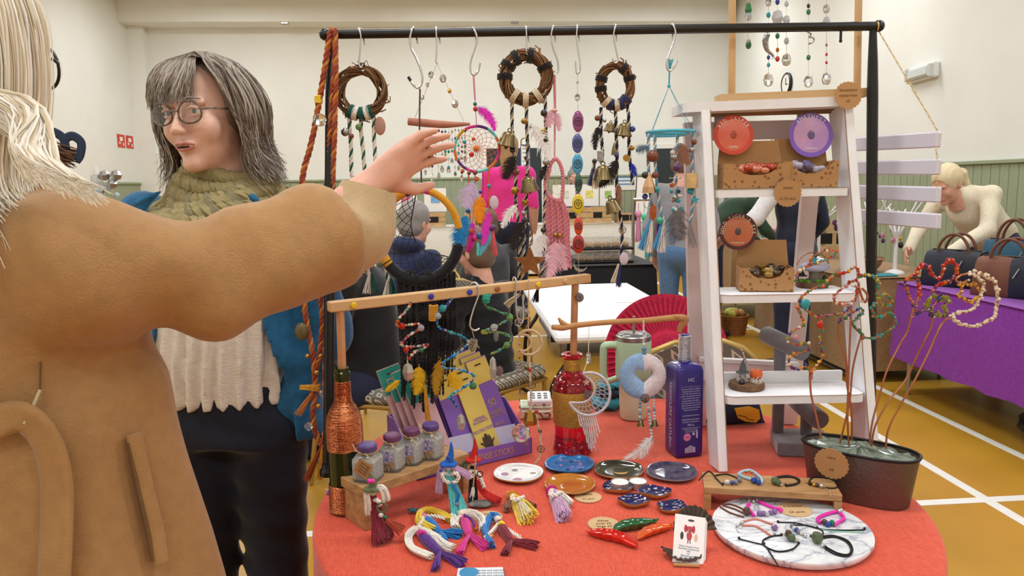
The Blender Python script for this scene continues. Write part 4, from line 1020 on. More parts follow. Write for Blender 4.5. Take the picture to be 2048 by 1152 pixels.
m_fblue,m_fred,m_fgreen = mat('felt_blue',(36,96,186),.95,var=.2,vs=120,bump=.4,bs=300),mat('felt_red',(190,36,34),.95,var=.2,vs=120,bump=.4,bs=300),mat('felt_green',(98,104,72),.95,var=.2,vs=120,bump=.4,bs=300)
witch('yarn witch in blue hat lilac hair and turquoise dress',(920,1030),(897,933),(902,884),.022,y_turq,y_lilac,m_fblue,[[(882,940),(879,960),(877,986)],[(914,938),(928,946),(940,955)]],[[(884,947),(888,960),(900,966)],[(912,946),(917,958),(905,966)]],
      lambda t,f,h,b: [bead(V(896,915,f - .018),.004,m_lap,t),bead(V(882,941,f - .016),.0035,m_lap,t),tuft(t,[V(905,968,f - .02),V(918,990,f - .022),V(910,1010,f - .024)],.002,.003,10,y_blue,'sash',.0014),bead(V(913,1008,f - .024),.005,m_gry,t)])
def broom(t,f,h,b):
    mb = MB(); mb.tube([V(952,912,f - .025),V(944,1000,f - .018)],.0016,6); part(mb,'broomstick',m_pine,t)
    tuft(t,[V(946,975,f - .02),V(944,1003,f - .02)],.003,.010,30,y_white,'broom_head',.0012)
    tuft(t,spl([V(955,960,f),V(968,985,f - .01),V(1000,1003,f - .03)],4),.006,.012,70,y_red,'cape',.0015)
    c = T(961,1013) + Zu * .006; mb = MB(); mb.ell(c,(.026,.016,.006),16,8,jit=.06); part(mb,'base_pebble',mat('pebble',(196,190,184),.7,var=.5,vs=60,c2=(60,58,56)),t,60)
    mb = MB(); mb.torus(V(960,948,f - .02),.006,.0012,n=16,m=5); part(mb,'ring',m_gblack,t)
witch('yarn witch in red hat and black dress leaning on a broom',(946,1006),(946,924),(949,876),.013,y_black,y_green,m_fred,[[(930,925),(926,940),(928,955)]],[[(940,945),(940,955),(948,950)],[(958,950),(968,975)]],broom)
def rustic(t,f,h,b):
    for px,m in ((739,m_magc),(745,m_magc)): bead(V(px,962,f - .018),.0042,m,t)
    mb = MB(); mb.torus(V(764,1015,f - .02),.009,.002,n=18,m=5); part(mb,'twig_ring',y_green,t); bead(V(762,1030,f - .02),.005,m_seaw,t); bead(V(770,1034,f - .02),.004,m_emer,t)
    tuft(t,[V(772,1040,f - .01),V(805,1062,f - .02)],.004,.012,30,yarn('rust',(170,70,48)),'broom_head',.0012)
witch('yarn witch in moss green hat and maroon dress before the riser leg',(769,1083),(746,983),(739,945),.026,y_maroon,y_white,m_fgreen,[[(734,985),(735,1005),(738,1030)],[(762,975),(770,985),(773,1003)]],[[(756,1000),(760,1012)]],rustic)
# ================================================================== incense display box
FL,FR = T(834,962),T(1064,906)
bxx = (FR - FL).normalized(); bxy = Vector((-bxx.y,bxx.x,0)); blen = (FR - FL).length; bdep = .165; hb_,hf_ = .115,.04
t = thing('incense_box','violet cardboard display box lettered in gold holding hand shaped incense packs','box',(FL + FR) / 2)
def bq(u,w,z): return FL + bxx * (u * blen) + bxy * (w * bdep) + Zu * z
mb = MB(); mb.prism([bq(0,0,.001),bq(1,0,.001),bq(1,0,hf_),bq(0,0,hf_)],bxy * .003); fr_o = part(mb,'front_panel',m_lilac,t)
for u_,d in ((0,1),(1,-1)): mb = MB(); mb.prism([bq(u_,0,.001),bq(u_,1,.001),bq(u_,1,hb_),bq(u_,.75,hb_),bq(u_,.1,hf_),bq(u_,0,hf_)],bxx * (.003 * d)); part(mb,'side_panel',m_lilac,t)
mb = MB(); mb.prism([bq(0,1,.001),bq(1,1,.001),bq(1,1,hb_),bq(0,1,hb_)],-bxy * .003); part(mb,'back_panel',m_lilac,t)
mb = MB(); mb.prism([bq(0,0,.0012),bq(1,0,.0012),bq(1,1,.0012),bq(0,1,.0012)],Zu * .002); part(mb,'base',m_lilac,t)
for w_ in (.30,.58): mb = MB(); mb.prism([bq(.02,w_,.004),bq(.98,w_,.004),bq(.98,w_ + .12,.05 + .03 * w_),bq(.02,w_ + .12,.05 + .03 * w_)],bxy * .002); part(mb,'divider',m_lilac2,t)
text('INCENSE STICKS',bq(.62,-.003,hf_ * .5),.022,m_goldp,fr_o,bxx,Zu,sx=.82); text('*',bq(.95,-.003,hf_ * .55),.03,m_goldp,fr_o,bxx,Zu)
def handshape(c,X,Y,s):
    o = [(-.5,-.9),(.5,-.9),(.62,-.2),(1.0,.2),(.95,.35),(.62,.1),(.58,.5),(.5,.85),(.36,.85),(.28,.55),(.2,1.05),(.0,1.15),(-.2,1.05),(-.28,.55),(-.36,.85),(-.5,.85),(-.58,.5),(-.62,.1),(-.95,.35),(-1.0,.2),(-.62,-.2)]
    return [c + X * (x * s) + Y * (y * s) for x,y in o]
def pack(u,w,wid,h,lean,m,m2,lines,hand=None,tilt=0.0,name='incense_pack',lab=None,skew=0.0,cat='packet'):
    b = bq(u,w,.004); Y = (Zu + bxy * lean + bxx * skew).normalized(); X = (bxx - Y * bxx.dot(Y)).normalized(); N_ = X.cross(Y)
    if N_.dot(bxy) > 0: N_ = -N_
    t2 = thing(name,lab,cat,b,'incense packs in the violet box')
    mb = MB(); mb.box(b + Y * (h / 2),(wid,.004,h),(X,N_,Y)); bo = part(mb,'card',m,t2)
    s = b + N_ * .0024
    if m2: mb = MB(); mb.box(b + Y * (h * .86) + N_ * .0022,(wid * .98,.001,h * .26),(X,N_,Y)); part(mb,'header',m2,bo)
    mb = MB(); mb.box(b + Y * (h * .93) + N_ * .003,(wid * .3,.001,.004),(X,N_,Y)); part(mb,'hanging_slot',m_hand,bo)
    for s_,k,z,mm in lines: text(s_,b + N_ * .0032 + Y * (h * k),z,mm,bo,X,Y,sx=.85)
    if hand: mb = MB(); mb.prism(handshape(b + Y * (h * hand[1]) + N_ * .0024,X,Y,hand[0]),N_ * .001); part(mb,'hand_window',hand[2],bo)
    return t2
L50 = [('50',.50,.028,m_goldp),('INCENSE',.40,.012,m_goldp),('HAND CRAFTED',.36,.008,m_goldp),('PEACE',.27,.011,m_goldp)]
LY = [('HERBAL',.44,.012,m_lilac),('FRAGRANCE',.40,.009,m_lilac),('PROTECTION',.30,.012,m_lilac)]
hh = .225
for i in range(4): pack(.30 - .035 * i,.26 + .12 * i,.062,hh + .02 * (i % 2),.34,m_pkpack,m_teal,[],lab='teal headed incense pack number %s from the front of the box' % ('one','two','three','four')[i],skew=-.22)
for i in range(3): pack(.55,.34 + .14 * i,.062,hh - .01,.34,m_lilac,m_yell,[],lab='violet incense pack behind the black tassels, %s in its row' % ('front','middle','last')[i],skew=-.20)
for i in range(4): pack(.71,.26 + .15 * i,.06,hh - .012 + .012 * i,.36,m_yell,None,LY if i == 0 else [],(.021,.14,m_hand) if i == 0 else None,lab='yellow incense pack with brown hand window, %s in its row' % ('front','second','third','last')[i],skew=-.20)
for i in range(3): pack(.90,.36 + .15 * i,.062,hh + .018 + .006 * i,.36,m_lilac,m_yell,L50 if i == 0 else [],(.021,.12,m_inddark) if i == 0 else None,lab='violet incense pack lettered fifty at the right of the box, %s in its row' % ('front','middle','last')[i],skew=-.22)
# ================================================================== oval planter with wire sculptures
ZP = TZ + .108
a_,b_ = T(1606,874,ZP),T(1843,918,ZP); pc = (a_ + b_) / 2; pu = (b_ - a_).normalized(); pv = Vector((-pu.y,pu.x,0)); pl_ = (b_ - a_).length / 2; pwid = .058
m_plant = mat('planter_metal',(104,92,88),.42,metal=.6,var=.1,vs=6)
n_ = NT(m_plant); wv_ = n_.n('TexVoronoi'); wv_.inputs['Scale'].default_value = 1.0; n_.l(n_.coord('Object',(160,160,160)),wv_.inputs[0]); n_.bump(wv_.outputs[0],.35,.002)
def oval(k,z,c=None):
    o = []
    for i in range(56):
        a = 2 * PI * i / 56; o.append((c or Vector((pc.x,pc.y,0))) + pu * (pl_ * k * math.copysign(abs(math.cos(a)) ** .8,math.cos(a))) + pv * (pwid * (k if k > .9 else k * .98) * math.copysign(abs(math.sin(a)) ** .8,math.sin(a))) + Zu * z)
    return o
t = thing('metal_planter','dark dimpled oval metal planter full of crinkled film and copper wires','planter',Vector((pc.x,pc.y,TZ)))
mb = MB(); mb.grid([oval(.84,TZ + .0012),oval(.86,TZ + .004),oval(.98,ZP - .003)],closed=True); mb.f.append(tuple(range(56))); mb.grid([oval(.965,ZP - .003),oval(.85,TZ + .02)],closed=True); part(mb,'bucket',m_plant,t,50)
mb = MB(); mb.tube(oval(.985,ZP),.0032,8,closed=True); part(mb,'rolled_rim',mat('planter_rim',(34,34,36),.4,metal=.6),t,60)
rows = []
for k in (.02,.3,.55,.75,.9,.955):
    rows.append([p + Zu * ((ru(-.006,.007) if k < .95 else -.004) + .009 * (1 - k)) + jit(Vector((0,0,0)),.003 if k < .95 else 0) for p in oval(k,ZP - .010)])
mb = MB(); mb.grid(rows,closed=True); part(mb,'crinkled_film',mat('film_green',(186,192,180),.1,trans=.45,var=.25,vs=40,c2=(150,168,150),spec=.9),t,0)
fpn = -pv; scallop(V(1663,927,cf(pc - pv * pwid)[1] - .004),pu,(Zu * .98 + pv * -.12).normalized(),.033,'kraft scalloped circle fixed on the dark planter',('wire','£8'),size=.009)
def wire(t,path,f0,f1=None,r=.0016,m=m_copper2,name='wire',kink=.0012):
    f1 = f0 if f1 is None else f1; n = len(path)
    q = spl([jit(V(x,y,f0 + (f1 - f0) * i / max(1,n - 1)),kink) for i,(x,y) in enumerate(path)],5); mb = MB(); mb.tube(q,r,6); part(mb,name,m,t,60); return q
def chips(t,q,n,cols,r=(.0026,.0048),off=.0022,wrap=True):
    """bead chips along a wire, one part per colour; the biggest are beads of their own"""
    g = {}
    for p in along(q,n):
        m = random.choice(cols); rr = ru(*r); pp = jit(p,off)
        if rr > .0042: bead(pp,rr,m,t,asp=(ru(.7,1.1),ru(.7,1.1),ru(.7,1.1)),facet=True)
        else: g.setdefault(m.name,(MB(),m))[0].ell(pp,(rr * ru(.7,1.2),rr * ru(.7,1.1),rr * ru(.7,1.2)),6,4)
    for mb,m in g.values(): part(mb,'bead_chips',m,t,0,kind='stuff')
    if wrap:
        tw = twist(q,off,1,max(2,plen(q) / .012),br=.0007); part(tw[0],'binding_wire',m_copper2,t,60)
def knotcoil(t,p0,p1,r=.0036):
    q = along([p0,p1],8); tw = twist([p0,p1],r,1,5,n=40,br=.0012); part(tw[0],'coil',m_copper2,t,60)
cR,cG,cP = mat('chip_red',(196,44,30),.15,trans=.2),mat('chip_green',(60,130,84),.15,trans=.2),mat('chip_peridot',(158,160,60),.15,trans=.2)
cL,cW,cT = mat('chip_purple',(96,56,110),.15,trans=.2),mat('chip_pearl',(214,200,178),.3),mat('chip_teal',(50,160,170),.15,trans=.2)
cB,cY,cK,cO = mat('chip_blue',(54,70,150),.15,trans=.2),mat('chip_gold',(206,156,60),.3,metal=.4),mat('chip_pink',(206,140,160),.15,trans=.2),mat('chip_orange',(206,100,40),.15,trans=.2)
MIX = [cR,cG,cP,cL,cW,cT,cB,cY,cO]
pf = cf(pc)[1]
def stem(lab,path,cols_,shapes,d0=0.0,d1=0.0,coilat=None):
    base = V(*path[0],pf + d0); t = thing('wire_sculpture',lab,'sculpture',Vector((base.x,base.y,ZP - .012)),'copper wire sculptures in the planter')
    wire(t,path,pf + d0,pf + d1,.0021,name='stem')
    if coilat: knotcoil(t,V(*coilat[0],pf + d1),V(*coilat[1],pf + d1))
    for pth,n,cols,kw in shapes:
        q = wire(t,pth,pf + d1,None,kw.get('r',.0019)); chips(t,q,n,cols,kw.get('sz',(.0026,.0048)))
    return t
t = stem('copper wire seahorse outline dotted with mixed beads, on the leftmost stem',[(1641,878),(1637,855),(1630,820),(1622,785),(1621,745)],MIX,[
    ([(1621,742),(1612,733),(1595,738),(1578,728),(1582,712),(1605,704),(1618,697),(1612,687),(1590,690),(1577,680),(1584,664),(1606,652),(1607,638),(1598,622),(1592,612)],34,MIX,{}),
    ([(1621,742),(1635,730),(1645,712),(1644,696),(1638,676),(1646,655),(1637,637),(1622,628),(1608,615),(1597,600),(1612,585),(1630,575),(1648,572)],30,MIX,{}),
    ([(1640,632),(1660,630),(1690,625),(1700,617)],10,[cB,cL,cG,cP],{})],-.02,-.02,((1621,760),(1622,742)))
for x,y,r,m in ((1611,608,.0105,cT),(1640,649,.0078,cR),(1592,675,.006,cK)): bead(V(x,y,pf - .024),r,m,t,asp=(1,.5,1))
stem('copper wire loops hung with orange and yellow beads, on the tall middle stem',[(1697,890),(1695,830),(1697,760),(1700,700),(1702,650),(1703,600)],MIX,[
    ([(1592,560),(1600,540),(1625,530),(1650,520),(1665,512),(1672,505),(1660,500),(1640,505),(1625,515),(1622,530)],26,MIX,{}),
    ([(1648,570),(1668,548),(1692,545),(1710,535),(1718,545),(1712,560),(1700,565)],20,[cO,cY,cR,cG],{}),
    ([(1700,568),(1688,575),(1672,590),(1668,600),(1685,608),(1702,605),(1712,592),(1715,575),(1705,570)],30,[cR,cK,cW,cO],{}),
    ([(1716,565),(1722,590),(1730,605),(1735,590),(1722,575)],3,[cW],{'r': .0024})],.0,.0)
stem('copper wire flower of green beads, on the stem behind the black post',[(1680,888),(1688,850),(1700,800),(1706,740),(1718,690),(1724,672)],MIX,[
    ([(1724,672),(1740,676),(1762,672),(1778,660),(1790,648),(1788,632),(1775,625),(1758,638),(1748,630),(1745,612),(1758,606),(1775,614),(1782,600),(1770,588),(1760,595)],46,[cG,cP,cG,cT],{}),
    ([(1760,600),(1752,580),(1758,565),(1748,553),(1735,550),(1724,553)],22,[cG,cT,cP],{}),
    ([(1722,668),(1708,655),(1706,645),(1716,636),(1724,626),(1722,615)],18,[cG,cT],{})],.01,.01,((1724,680),(1724,668)))
stem('bare copper wire kinked towards a green beaded twig, thin middle stem',[(1705,880),(1702,820),(1695,770),(1692,720),(1680,680),(1677,645)],MIX,[([(1677,645),(1690,635),(1700,628),(1712,620)],9,[cG,cL,cB],{})],.02,.0)
stem('copper wire toadstool with red beaded cap and purple beads, on a tall bent stem',[(1738,886),(1745,840),(1760,790),(1775,740),(1800,690),(1815,660),(1825,625),(1838,590)],MIX,[
    ([(1838,592),(1837,570),(1832,550),(1840,535),(1850,528),(1862,540),(1872,555),(1885,548),(1888,530),(1900,520),(1912,530),(1914,545),(1905,558),(1888,565),(1872,572),(1862,585)],70,[cR,cR,cR,cO,cL],{'sz': (.003,.0055)}),
    ([(1826,548),(1812,560),(1810,575),(1818,595),(1826,610),(1832,625)],16,[cL,cL,cO],{}),
    ([(1835,628),(1848,620),(1860,618),(1872,605),(1880,590)],14,[cL,cL,cB],{})],-.01,-.01,((1822,640),(1842,585)))
stem('copper wire clover of peridot green beads, on the rear slanted stem',[(1742,892),(1752,850),(1780,800),(1810,760),(1830,720),(1850,680),(1862,650),(1866,620)],MIX,[
    ([(1862,628),(1855,612),(1860,598),(1872,592),(1882,600),(1890,592),(1896,602),(1888,614),(1894,624),(1884,634),(1874,626),(1866,634),(1862,628)],60,[cP,cP,cP,cL],{'sz': (.003,.006)}),
    ([(1862,600),(1852,603),(1853,612),(1862,618)],5,[cP],{'r': .002})],.0,.0)
stem('copper wire heart of white pearls with a gold bead star, on the front slanted stem',[(1770,898),(1778,860),(1800,810),(1830,760),(1860,700),(1878,660),(1890,642),(1900,634)],MIX,[
    ([(1900,634),(1912,626),(1935,622),(1955,610),(1962,590),(1970,570),(1962,560),(1948,550),(1938,548)],40,[cW],{'sz': (.0036,.0046)}),
    ([(1905,636),(1920,648),(1945,652),(1970,645),(1990,628),(1996,605),(1994,580),(1985,560),(1968,550),(1950,545)],56,[cW],{'sz': (.0036,.0046)}),
    ([(1918,568),(1924,580),(1918,592),(1930,598),(1942,606),(1950,596),(1962,588),(1954,576),(1950,565),(1938,570),(1928,566),(1918,568)],40,[cY],{'sz': (.0026,.004)}),
    ([(1938,548),(1920,552),(1910,560),(1922,566),(1938,560)],2,[cW],{'r': .0022})],-.02,-.02)
# ================================================================== velvet bracelet stand
m_velv = mat('grey_velvet',(112,108,114),.9,sheen=.5,var=.08,vs=40)
A,B,C = T(1556,886,TZ + .035),T(1650,890,TZ + .035),T(1531,860,TZ + .035)
bA = A; vx = (B - A).normalized(); vy = Vector((-vx.y,vx.x,0)); vf = cf(A)[1]
t = thing('bracelet_stand','grey velvet bracelet stand with two rolls on posts under the ladder','stand',Vector((A.x,A.y,TZ)))
mb = MB(); mb.box(A + vx * .065 + vy * .06 - Zu * .0168,(.13,.12,.034),(vx,vy,Zu),.003); part(mb,'base',m_velv,t)
p1 = T(1555,862,TZ + .036); p2 = T(1612,868,TZ + .036)
mb = MB(); tp1 = V(1565,700,cf(p1)[1]); mb.tube([p1,Vector((p1.x,p1.y,tp1.z))],.0145,20); part(mb,'post',m_velv,t)
mb = MB(); tp2 = V(1612,832,cf(p2)[1]); mb.tube([p2,Vector((p2.x,p2.y,tp2.z))],.0145,20); part(mb,'post',m_velv,t)
def roll(a,b,r): mb = MB(); d = (b - a).normalized(); q = [a - d * .0,a + d * .004,b - d * .004,b]; mb.tube(q,[r * .9,r,r,r * .95],28); part(mb,'roll',m_velv,t,40)
c1 = Vector((p1.x,p1.y,tp1.z)); ra = V(1530,668,cf(p1)[1] + .05); rb = V(1608,705,cf(p1)[1] - .07); roll(ra,rb,.0225)
rc_ = V(1592,800,cf(p2)[1] + .06); rd = V(1641,842,cf(p2)[1] - .05); roll(rc_,rd,.0235)
# ================================================================== pouch, scarf, flyers
m_navyp = mat('pouch_navy',(36,42,60),.85,bump=.2,bs=200); m_ylp = mat('pouch_yellow',(230,172,40),.8)
pp = T(1470,846); t = thing('zip_pouch','dark zip pouch with a yellow patch and a red trim behind the ladder','pouch',pp)
rows = []
for k,(z,th) in enumerate(((.001,.012),(.012,.022),(.035,.022),(.055,.014),(.068,.004))):
    rows.append([pp + Rh * (x * (.085 - .006 * k)) + Fh * (th * y * (1 - .5 * abs(x) ** 4)) + Zu * (z + .003 * math.sin(x * 4)) for x,y in [(math.cos(a),math.sin(a)) for a in [2 * PI * i / 36 for i in range(36)]]])
mb = MB(); mb.grid(rows,closed=True); mb.f.append(tuple(range(36))); mb.f.append(tuple(range(144,180))); part(mb,'body',m_navyp,t,60)
mb = MB(); o = [pp - Fh * .0235 + Rh * x + Zu * z for x,z in ((-.01,.05),(.0,.022),(.022,.012),(.05,.008),(.062,.02),(.058,.045),(.03,.055))]; mb.prism(o,-Fh * .0015); part(mb,'yellow_patch',m_ylp,t,0)
mb = MB(); mb.tube([pp + Rh * x * .08 + Zu * (.070 + .002 * math.sin(x * 4)) for x in np.linspace(-1,1,12)],.0025,6); part(mb,'zip',mat('zip_black',(24,24,26),.4),t)
mb = MB(); mb.prism([pp - Fh * .024 - Rh * .07 + Zu * .035 + Rh * (.014 * math.cos(a)) + Zu * (.016 * math.sin(a)) for a in [2 * PI * i / 16 for i in range(16)]],-Fh * .0015); part(mb,'beige_patch',mat('pouch_beige',(206,170,120),.8),t,0)
mb = MB(); mb.tube(spl([pp - Fh * .0252 + Rh * x + Zu * z for x,z in ((.0,.03),(.02,.026),(.03,.018),(.045,.016))],4),.001,5); part(mb,'stitching',mat('stitch_dark',(60,40,30),.8),t)
ps = T(1222,818); t = thing('folded_scarf','crumpled teal and navy cloth bag lying behind the red bottle','cloth',ps)
def fold(c,rx,ry,rz,ph):
    rows = []
    for i in range(13):
        th = -PI / 2 + PI * i / 12; rows.append([c + Rh * (rx * math.cos(th) * math.cos(a) * (1 + .12 * math.sin(3 * a + ph))) + Fh * (ry * math.cos(th) * math.sin(a)) + Zu * (rz * math.sin(th) * (1 + .2 * math.sin(4 * a + ph)) + .004 * math.sin(9 * a + th * 5)) for a in [2 * PI * k / 36 for k in range(36)]])
    return MB().grid(rows,closed=True)
m_tealc,m_navyc = mat('scarf_teal',(60,150,172),.9,var=.15,vs=40),mat('scarf_navy',(40,52,74),.9)
part(fold(ps + Zu * .022 - Rh * .01,.055,.04,.021,0),'lower_fold',m_tealc,t,60); part(fold(ps + Zu * .052 - Rh * .004,.045,.035,.016,1),'middle_fold',m_navyc,t,60); part(fold(ps + Zu * .076 - Rh * .006,.038,.03,.014,2),'upper_fold',m_tealc,t,60)
A,B,C = T(653,990),T(678,992),T(676,963); t = thing('violet_flyer','violet folded flyer sticking out behind the wine bottle','flyer',A)
mb = MB(); mb.prism([A + Zu * .002,B + Zu * .002,C + Zu * .012,T(672,966) + Zu * .012],Zu * .0008); part(mb,'card',mat('flyer_violet',(98,58,160),.5),t,0)
for i,s_ in enumerate(('CRYSTAL','COMPANION')): text(s_,A.lerp(B,.62) + Fh * (.018 - .009 * i) + Zu * .009,.008,m_white,t,(B - A),(C - B))
A,B,C = T(912,1162),T(1010,1165),T(916,1138); t = thing('leaflet','pale printed leaflet with a blue round emblem at the cloth front','leaflet',A)
mb = MB(); X = B - A; Y = C - A; mb.prism([A + Zu * .001,B + Zu * .001,B + Y * 1.2 - X * .06 + Zu * .001,C + Zu * .001],Zu * .0008); part(mb,'sheet',mat('leaflet_white',(226,232,238),.5),t,0)
mb = MB(); mb.lathe([(.017,0),(.017,.0006)],T(938,1147) + Zu * .002,24); part(mb,'emblem',mat('emblem_blue',(60,140,190),.5),t)
for i in range(3): text('Yarn fairies and mermaids',T(977,1143 + 5 * i) + Zu * .0022,.006,mat('print_slate',(110,120,140),.6),t,Rh,Fh)
# ================================================================== black clamp-on rail and what hangs from it
RF = 1.78
def R(x,y,d=0.0): return V(x,y,RF + d)
UX = pxs(RF)
t = thing('display_rail','black steel rail on two posts clamped to the stall table','rail',Vector((R(1000,60).x,R(1000,60).y,TZ)))
bl,br = R(650,69),R(1757,52)
mb = MB(); mb.tube([bl,br],.0105,16); rail_bar = part(mb,'top_bar',m_blacksteel,t,40)
for p in (bl,br): mb = MB(); mb.ell(p,.0135,14,10); part(mb,'end_ball',m_blacksteel,t,60)
pl0,pr0 = T(657,950),V(1741,870,1.82)
for a,b in ((R(662,72),pl0),(R(1746,60),Vector((pr0.x,pr0.y,TZ)))):
    mb = MB(); n = 14; q = [Vector(a).lerp(b,i / n) for i in range(n + 1)]
    mb.tube(q,[.008,.011] + [.0125] * (n - 1),14); part(mb,'post',m_blacksteel,t,50)
    mb = MB(); mb.lathe([(.02,.0006),(.02,.012),(.014,.02),(.0128,.03)],Vector((b.x,b.y,TZ)),18); part(mb,'clamp_foot',m_blacksteel,t)
def hook(lab,path,r=.0021,d=0.0,m=m_chrome,tip=None,loop=True,group='steel hooks on the rail'):
    """S-hook: wraps over the bar, path in pixels going down"""
    x0,y0 = path[0]; pts = []
    if loop:
        q = R(x0,y0,d); z = q.z
        pts = [q + Fh * .016 - Zu * .030 + Rh * .006,q + Fh * .0155 - Zu * .012 + Rh * .004,q + Fh * .011 + Rh * .002,q + Zu * .003,q - Fh * .0115]
        pts += [R(x,y,d - .0125) for x,y in path[1:]]
    else: pts = [R(x,y,d) for x,y in path]
    t = thing('hook',lab,'hook',pts[0],group); mb = MB(); mb.tube(spl(pts,5),r,7); part(mb,'wire',m,t,60)
    if tip: mb = MB(); e = pts[-1]; dd = (pts[-1] - pts[-2]).normalized(); mb.tube([e - dd * .008,e + dd * .003],.0035,8); part(mb,'rubber_tip',m_black,t)
    return t
hook('steel hook over the rail holding the green and white twig wreath',[(720,60),(722,75),(720,105),(718,125),(722,136),(726,128)])
hook('large steel hook with black rubber tips holding the yellow and black hoop',[(827,58),(820,75),(822,95),(832,115),(841,138),(845,160),(838,175),(828,172),(818,156)],tip=True,r=.0026)
hook('straight steel hook holding the bead suncatcher',[(873,58),(873,75),(873,105),(872,122),(875,127)])
hook('steel hook holding the rainbow dreamcatcher',[(947,58),(954,75),(950,95),(942,120),(941,140),(947,150),(956,143),(960,126)],r=.0024)
hook('straight steel hook holding the wreath bound with black bands',[(1052,56),(1053,72),(1053,90),(1053,104),(1055,110)])
hook('slanted steel hook holding the pink yarn dreamcatcher',[(1106,55),(1102,72),(1106,95),(1115,120),(1117,138),(1113,147)])
hook('steel hook holding the chain of coloured oval discs',[(1154,54),(1153,72),(1155,95),(1160,125),(1159,142),(1154,147),(1152,138),(1151,122)])
hook('steel hook holding the slim navy tied wreath',[(1230,53),(1227,70),(1230,90),(1235,112),(1236,122),(1230,126),(1225,117)])
hook('steel hook holding the turquoise ring mobile',[(1344,52),(1351,66),(1346,88),(1335,118),(1334,135),(1341,142),(1350,132),(1354,120)],r=.0024)
mb = MB(); q = R(1682,62); mb.tube([q,q - Zu * .02],.003,6); mb.ell(q - Zu * .022,.004,8,6); part(mb,'thumb_screw',m_black,rail_bar)
m_bell = mat('bell_brass',(120,104,72),.32,metal=.9,var=.15,vs=40); m_bell2 = mat('bell_gold',(170,130,60),.3,metal=.9)
m_twig = mat('wreath_twig',(116,82,52),.8,var=.25,vs=60,c2=(92,60,36)); m_twig2 = mat('wreath_twig_pale',(150,108,68),.8,var=.2,vs=60)
def bellp(t,x,y,r,d=0.0,tilt=(0,0),m=m_bell,hh=1.25):
    r *= 1.3; c = R(x,y,d); ax = (Zu + Rh * tilt[0] + Fh * tilt[1]).normalized(); mb = MB(); h = r * hh
    mb.lathe([(r * 1.0,-h),(r * .98,-h * .92),(r * .8,-h * .6),(r * .68,-h * .1),(r * .5,h * .12),(r * .15,h * .22)],c,20,ax,capb=False)
    mb.lathe([(r * .94,-h * .98),(r * .72,-h * .55),(r * .55,0)],c,20,ax,capb=False); o = part(mb,'bell',m,t,40)
    mb = MB(); mb.tube([c - ax * h * .4,c - ax * h * 1.05],r * .1,5); mb.ell(c - ax * h * 1.1,r * .18,8,6); part(mb,'clapper',m,o); mb = MB(); mb.torus(c + ax * h * .3,r * .2,r * .06,n=12,m=5); part(mb,'loop',m,o)
def cone_bell(t,x,y,w,h,m,d=0.0):
    c = R(x,y,d); mb = MB(); mb.lathe([(w,-h),(w * .85,-h * .7),(w * .45,-h * .25),(w * .12,0)],c,7,capb=False); part(mb,'cone_bell',m,t,0)
def wreath(t,c,rx,ry,r,n=46,m1=m_twig,m2=m_twig2):
    for m,nn in ((m1,int(n * .7)),(m2,int(n * .3))):
        mb = MB()
        for i in range(nn):
            a0 = 2 * PI * rnd(); sp = ru(2.5,6.5); th0 = 2 * PI * rnd(); rr = r * ru(.55,1.0); k = int(sp * 7); l = []
            for j in range(k + 1):
                a = a0 + sp * j / k; th = th0 + 1.3 * sp * j / k; R1 = rr * math.cos(th) * .95; e = 1.0 if j < k - 1 else ru(.9,1.25)
                l.append(c + Rh * (math.cos(a) * (rx + R1) * e) + Zu * (math.sin(a) * (ry + R1) * e) + Fh * (rr * math.sin(th)))
            mb.tube(l,ru(.0009,.0017),5)
        part(mb,'twigs',m,t,60,kind='stuff')
def wrapband(t,c,rx,ry,r,a,w,m,name='yarn_binding',n=5):
    p = c + Rh * (math.cos(a) * rx) + Zu * (math.sin(a) * ry); tg = (Rh * (-math.sin(a) * rx) + Zu * (math.cos(a) * ry)).normalized(); rd = tg.cross(Fh); mb = MB()
    for i in range(n): mb.torus(p + tg * (w * (i / max(1,n - 1) - .5)),r * 1.12,w / n * .62,(rd,Fh,tg),16,5)
    part(mb,name,m,t,60)
WB = [y_black,y_cream,y_grey]; WG = [y_dkgreen,y_white,y_white]; WN = [y_navy,y_cream,y_black]; WT = [y_white,y_grey,y_sky]
m_dkb = mat('bead_black',(34,34,38),.2,coat=.5); m_slv = mat('charm_silver',(160,158,156),.3,metal=.9,var=.3,vs=200); m_wood = mat('bead_wood',(120,62,40),.4,coat=.3)
m_leaf = mat('bead_leaf_green',(90,134,70),.3,var=.2,vs=60)
f_white,f_black,f_grey = mat('feather_white',(236,236,236),.9),mat('feather_black',(34,28,30),.8),mat('feather_grey',(112,108,112),.9,var=.3,vs=60)
f_pink,f_lil,f_org = mat('feather_pink',(226,178,196),.9),mat('feather_lilac',(206,188,226),.9),mat('feather_orange',(240,150,20),.9)
f_blue,f_mag,f_aqua,f_cobalt = mat('feather_blue',(40,140,214),.9),mat('feather_magenta',(226,60,200),.9),mat('feather_aqua',(110,190,226),.9),mat('feather_cobalt',(30,50,180),.8)
f_yel,f_must,f_brown = mat('feather_yellow',(236,192,36),.9),mat('feather_mustard',(190,146,40),.9),mat('feather_brown',(150,104,86),.9)
def ftr(t,a,b,w,m,d=-.012,bend=0.0,fl=.3,n=34): feather(t,R(*a,d),R(*b,d),w * 1.35 * UX,m,bend * UX,n=n,fluff=fl)
def cord(t,path,r,mats,d=0.0,ph=0): rope(t,spl([R(x,y,d) for x,y in path],6),r,mats,ph=ph)
def tassel(t,a,b,r,m,n=34,d=0.0,r0=.003): tuft(t,[R(*a,d),R((a[0] + b[0]) / 2,(a[1] + b[1]) / 2,d),R(*b,d)],r0,r * UX,n,m,'tassel',.0011,.7)
def bd(t,x,y,px,m,d=-.004,asp=(1,1,1),facet=False,name='bead'): return bead(R(x,y,d),px * UX,m,t,name,asp,facet)
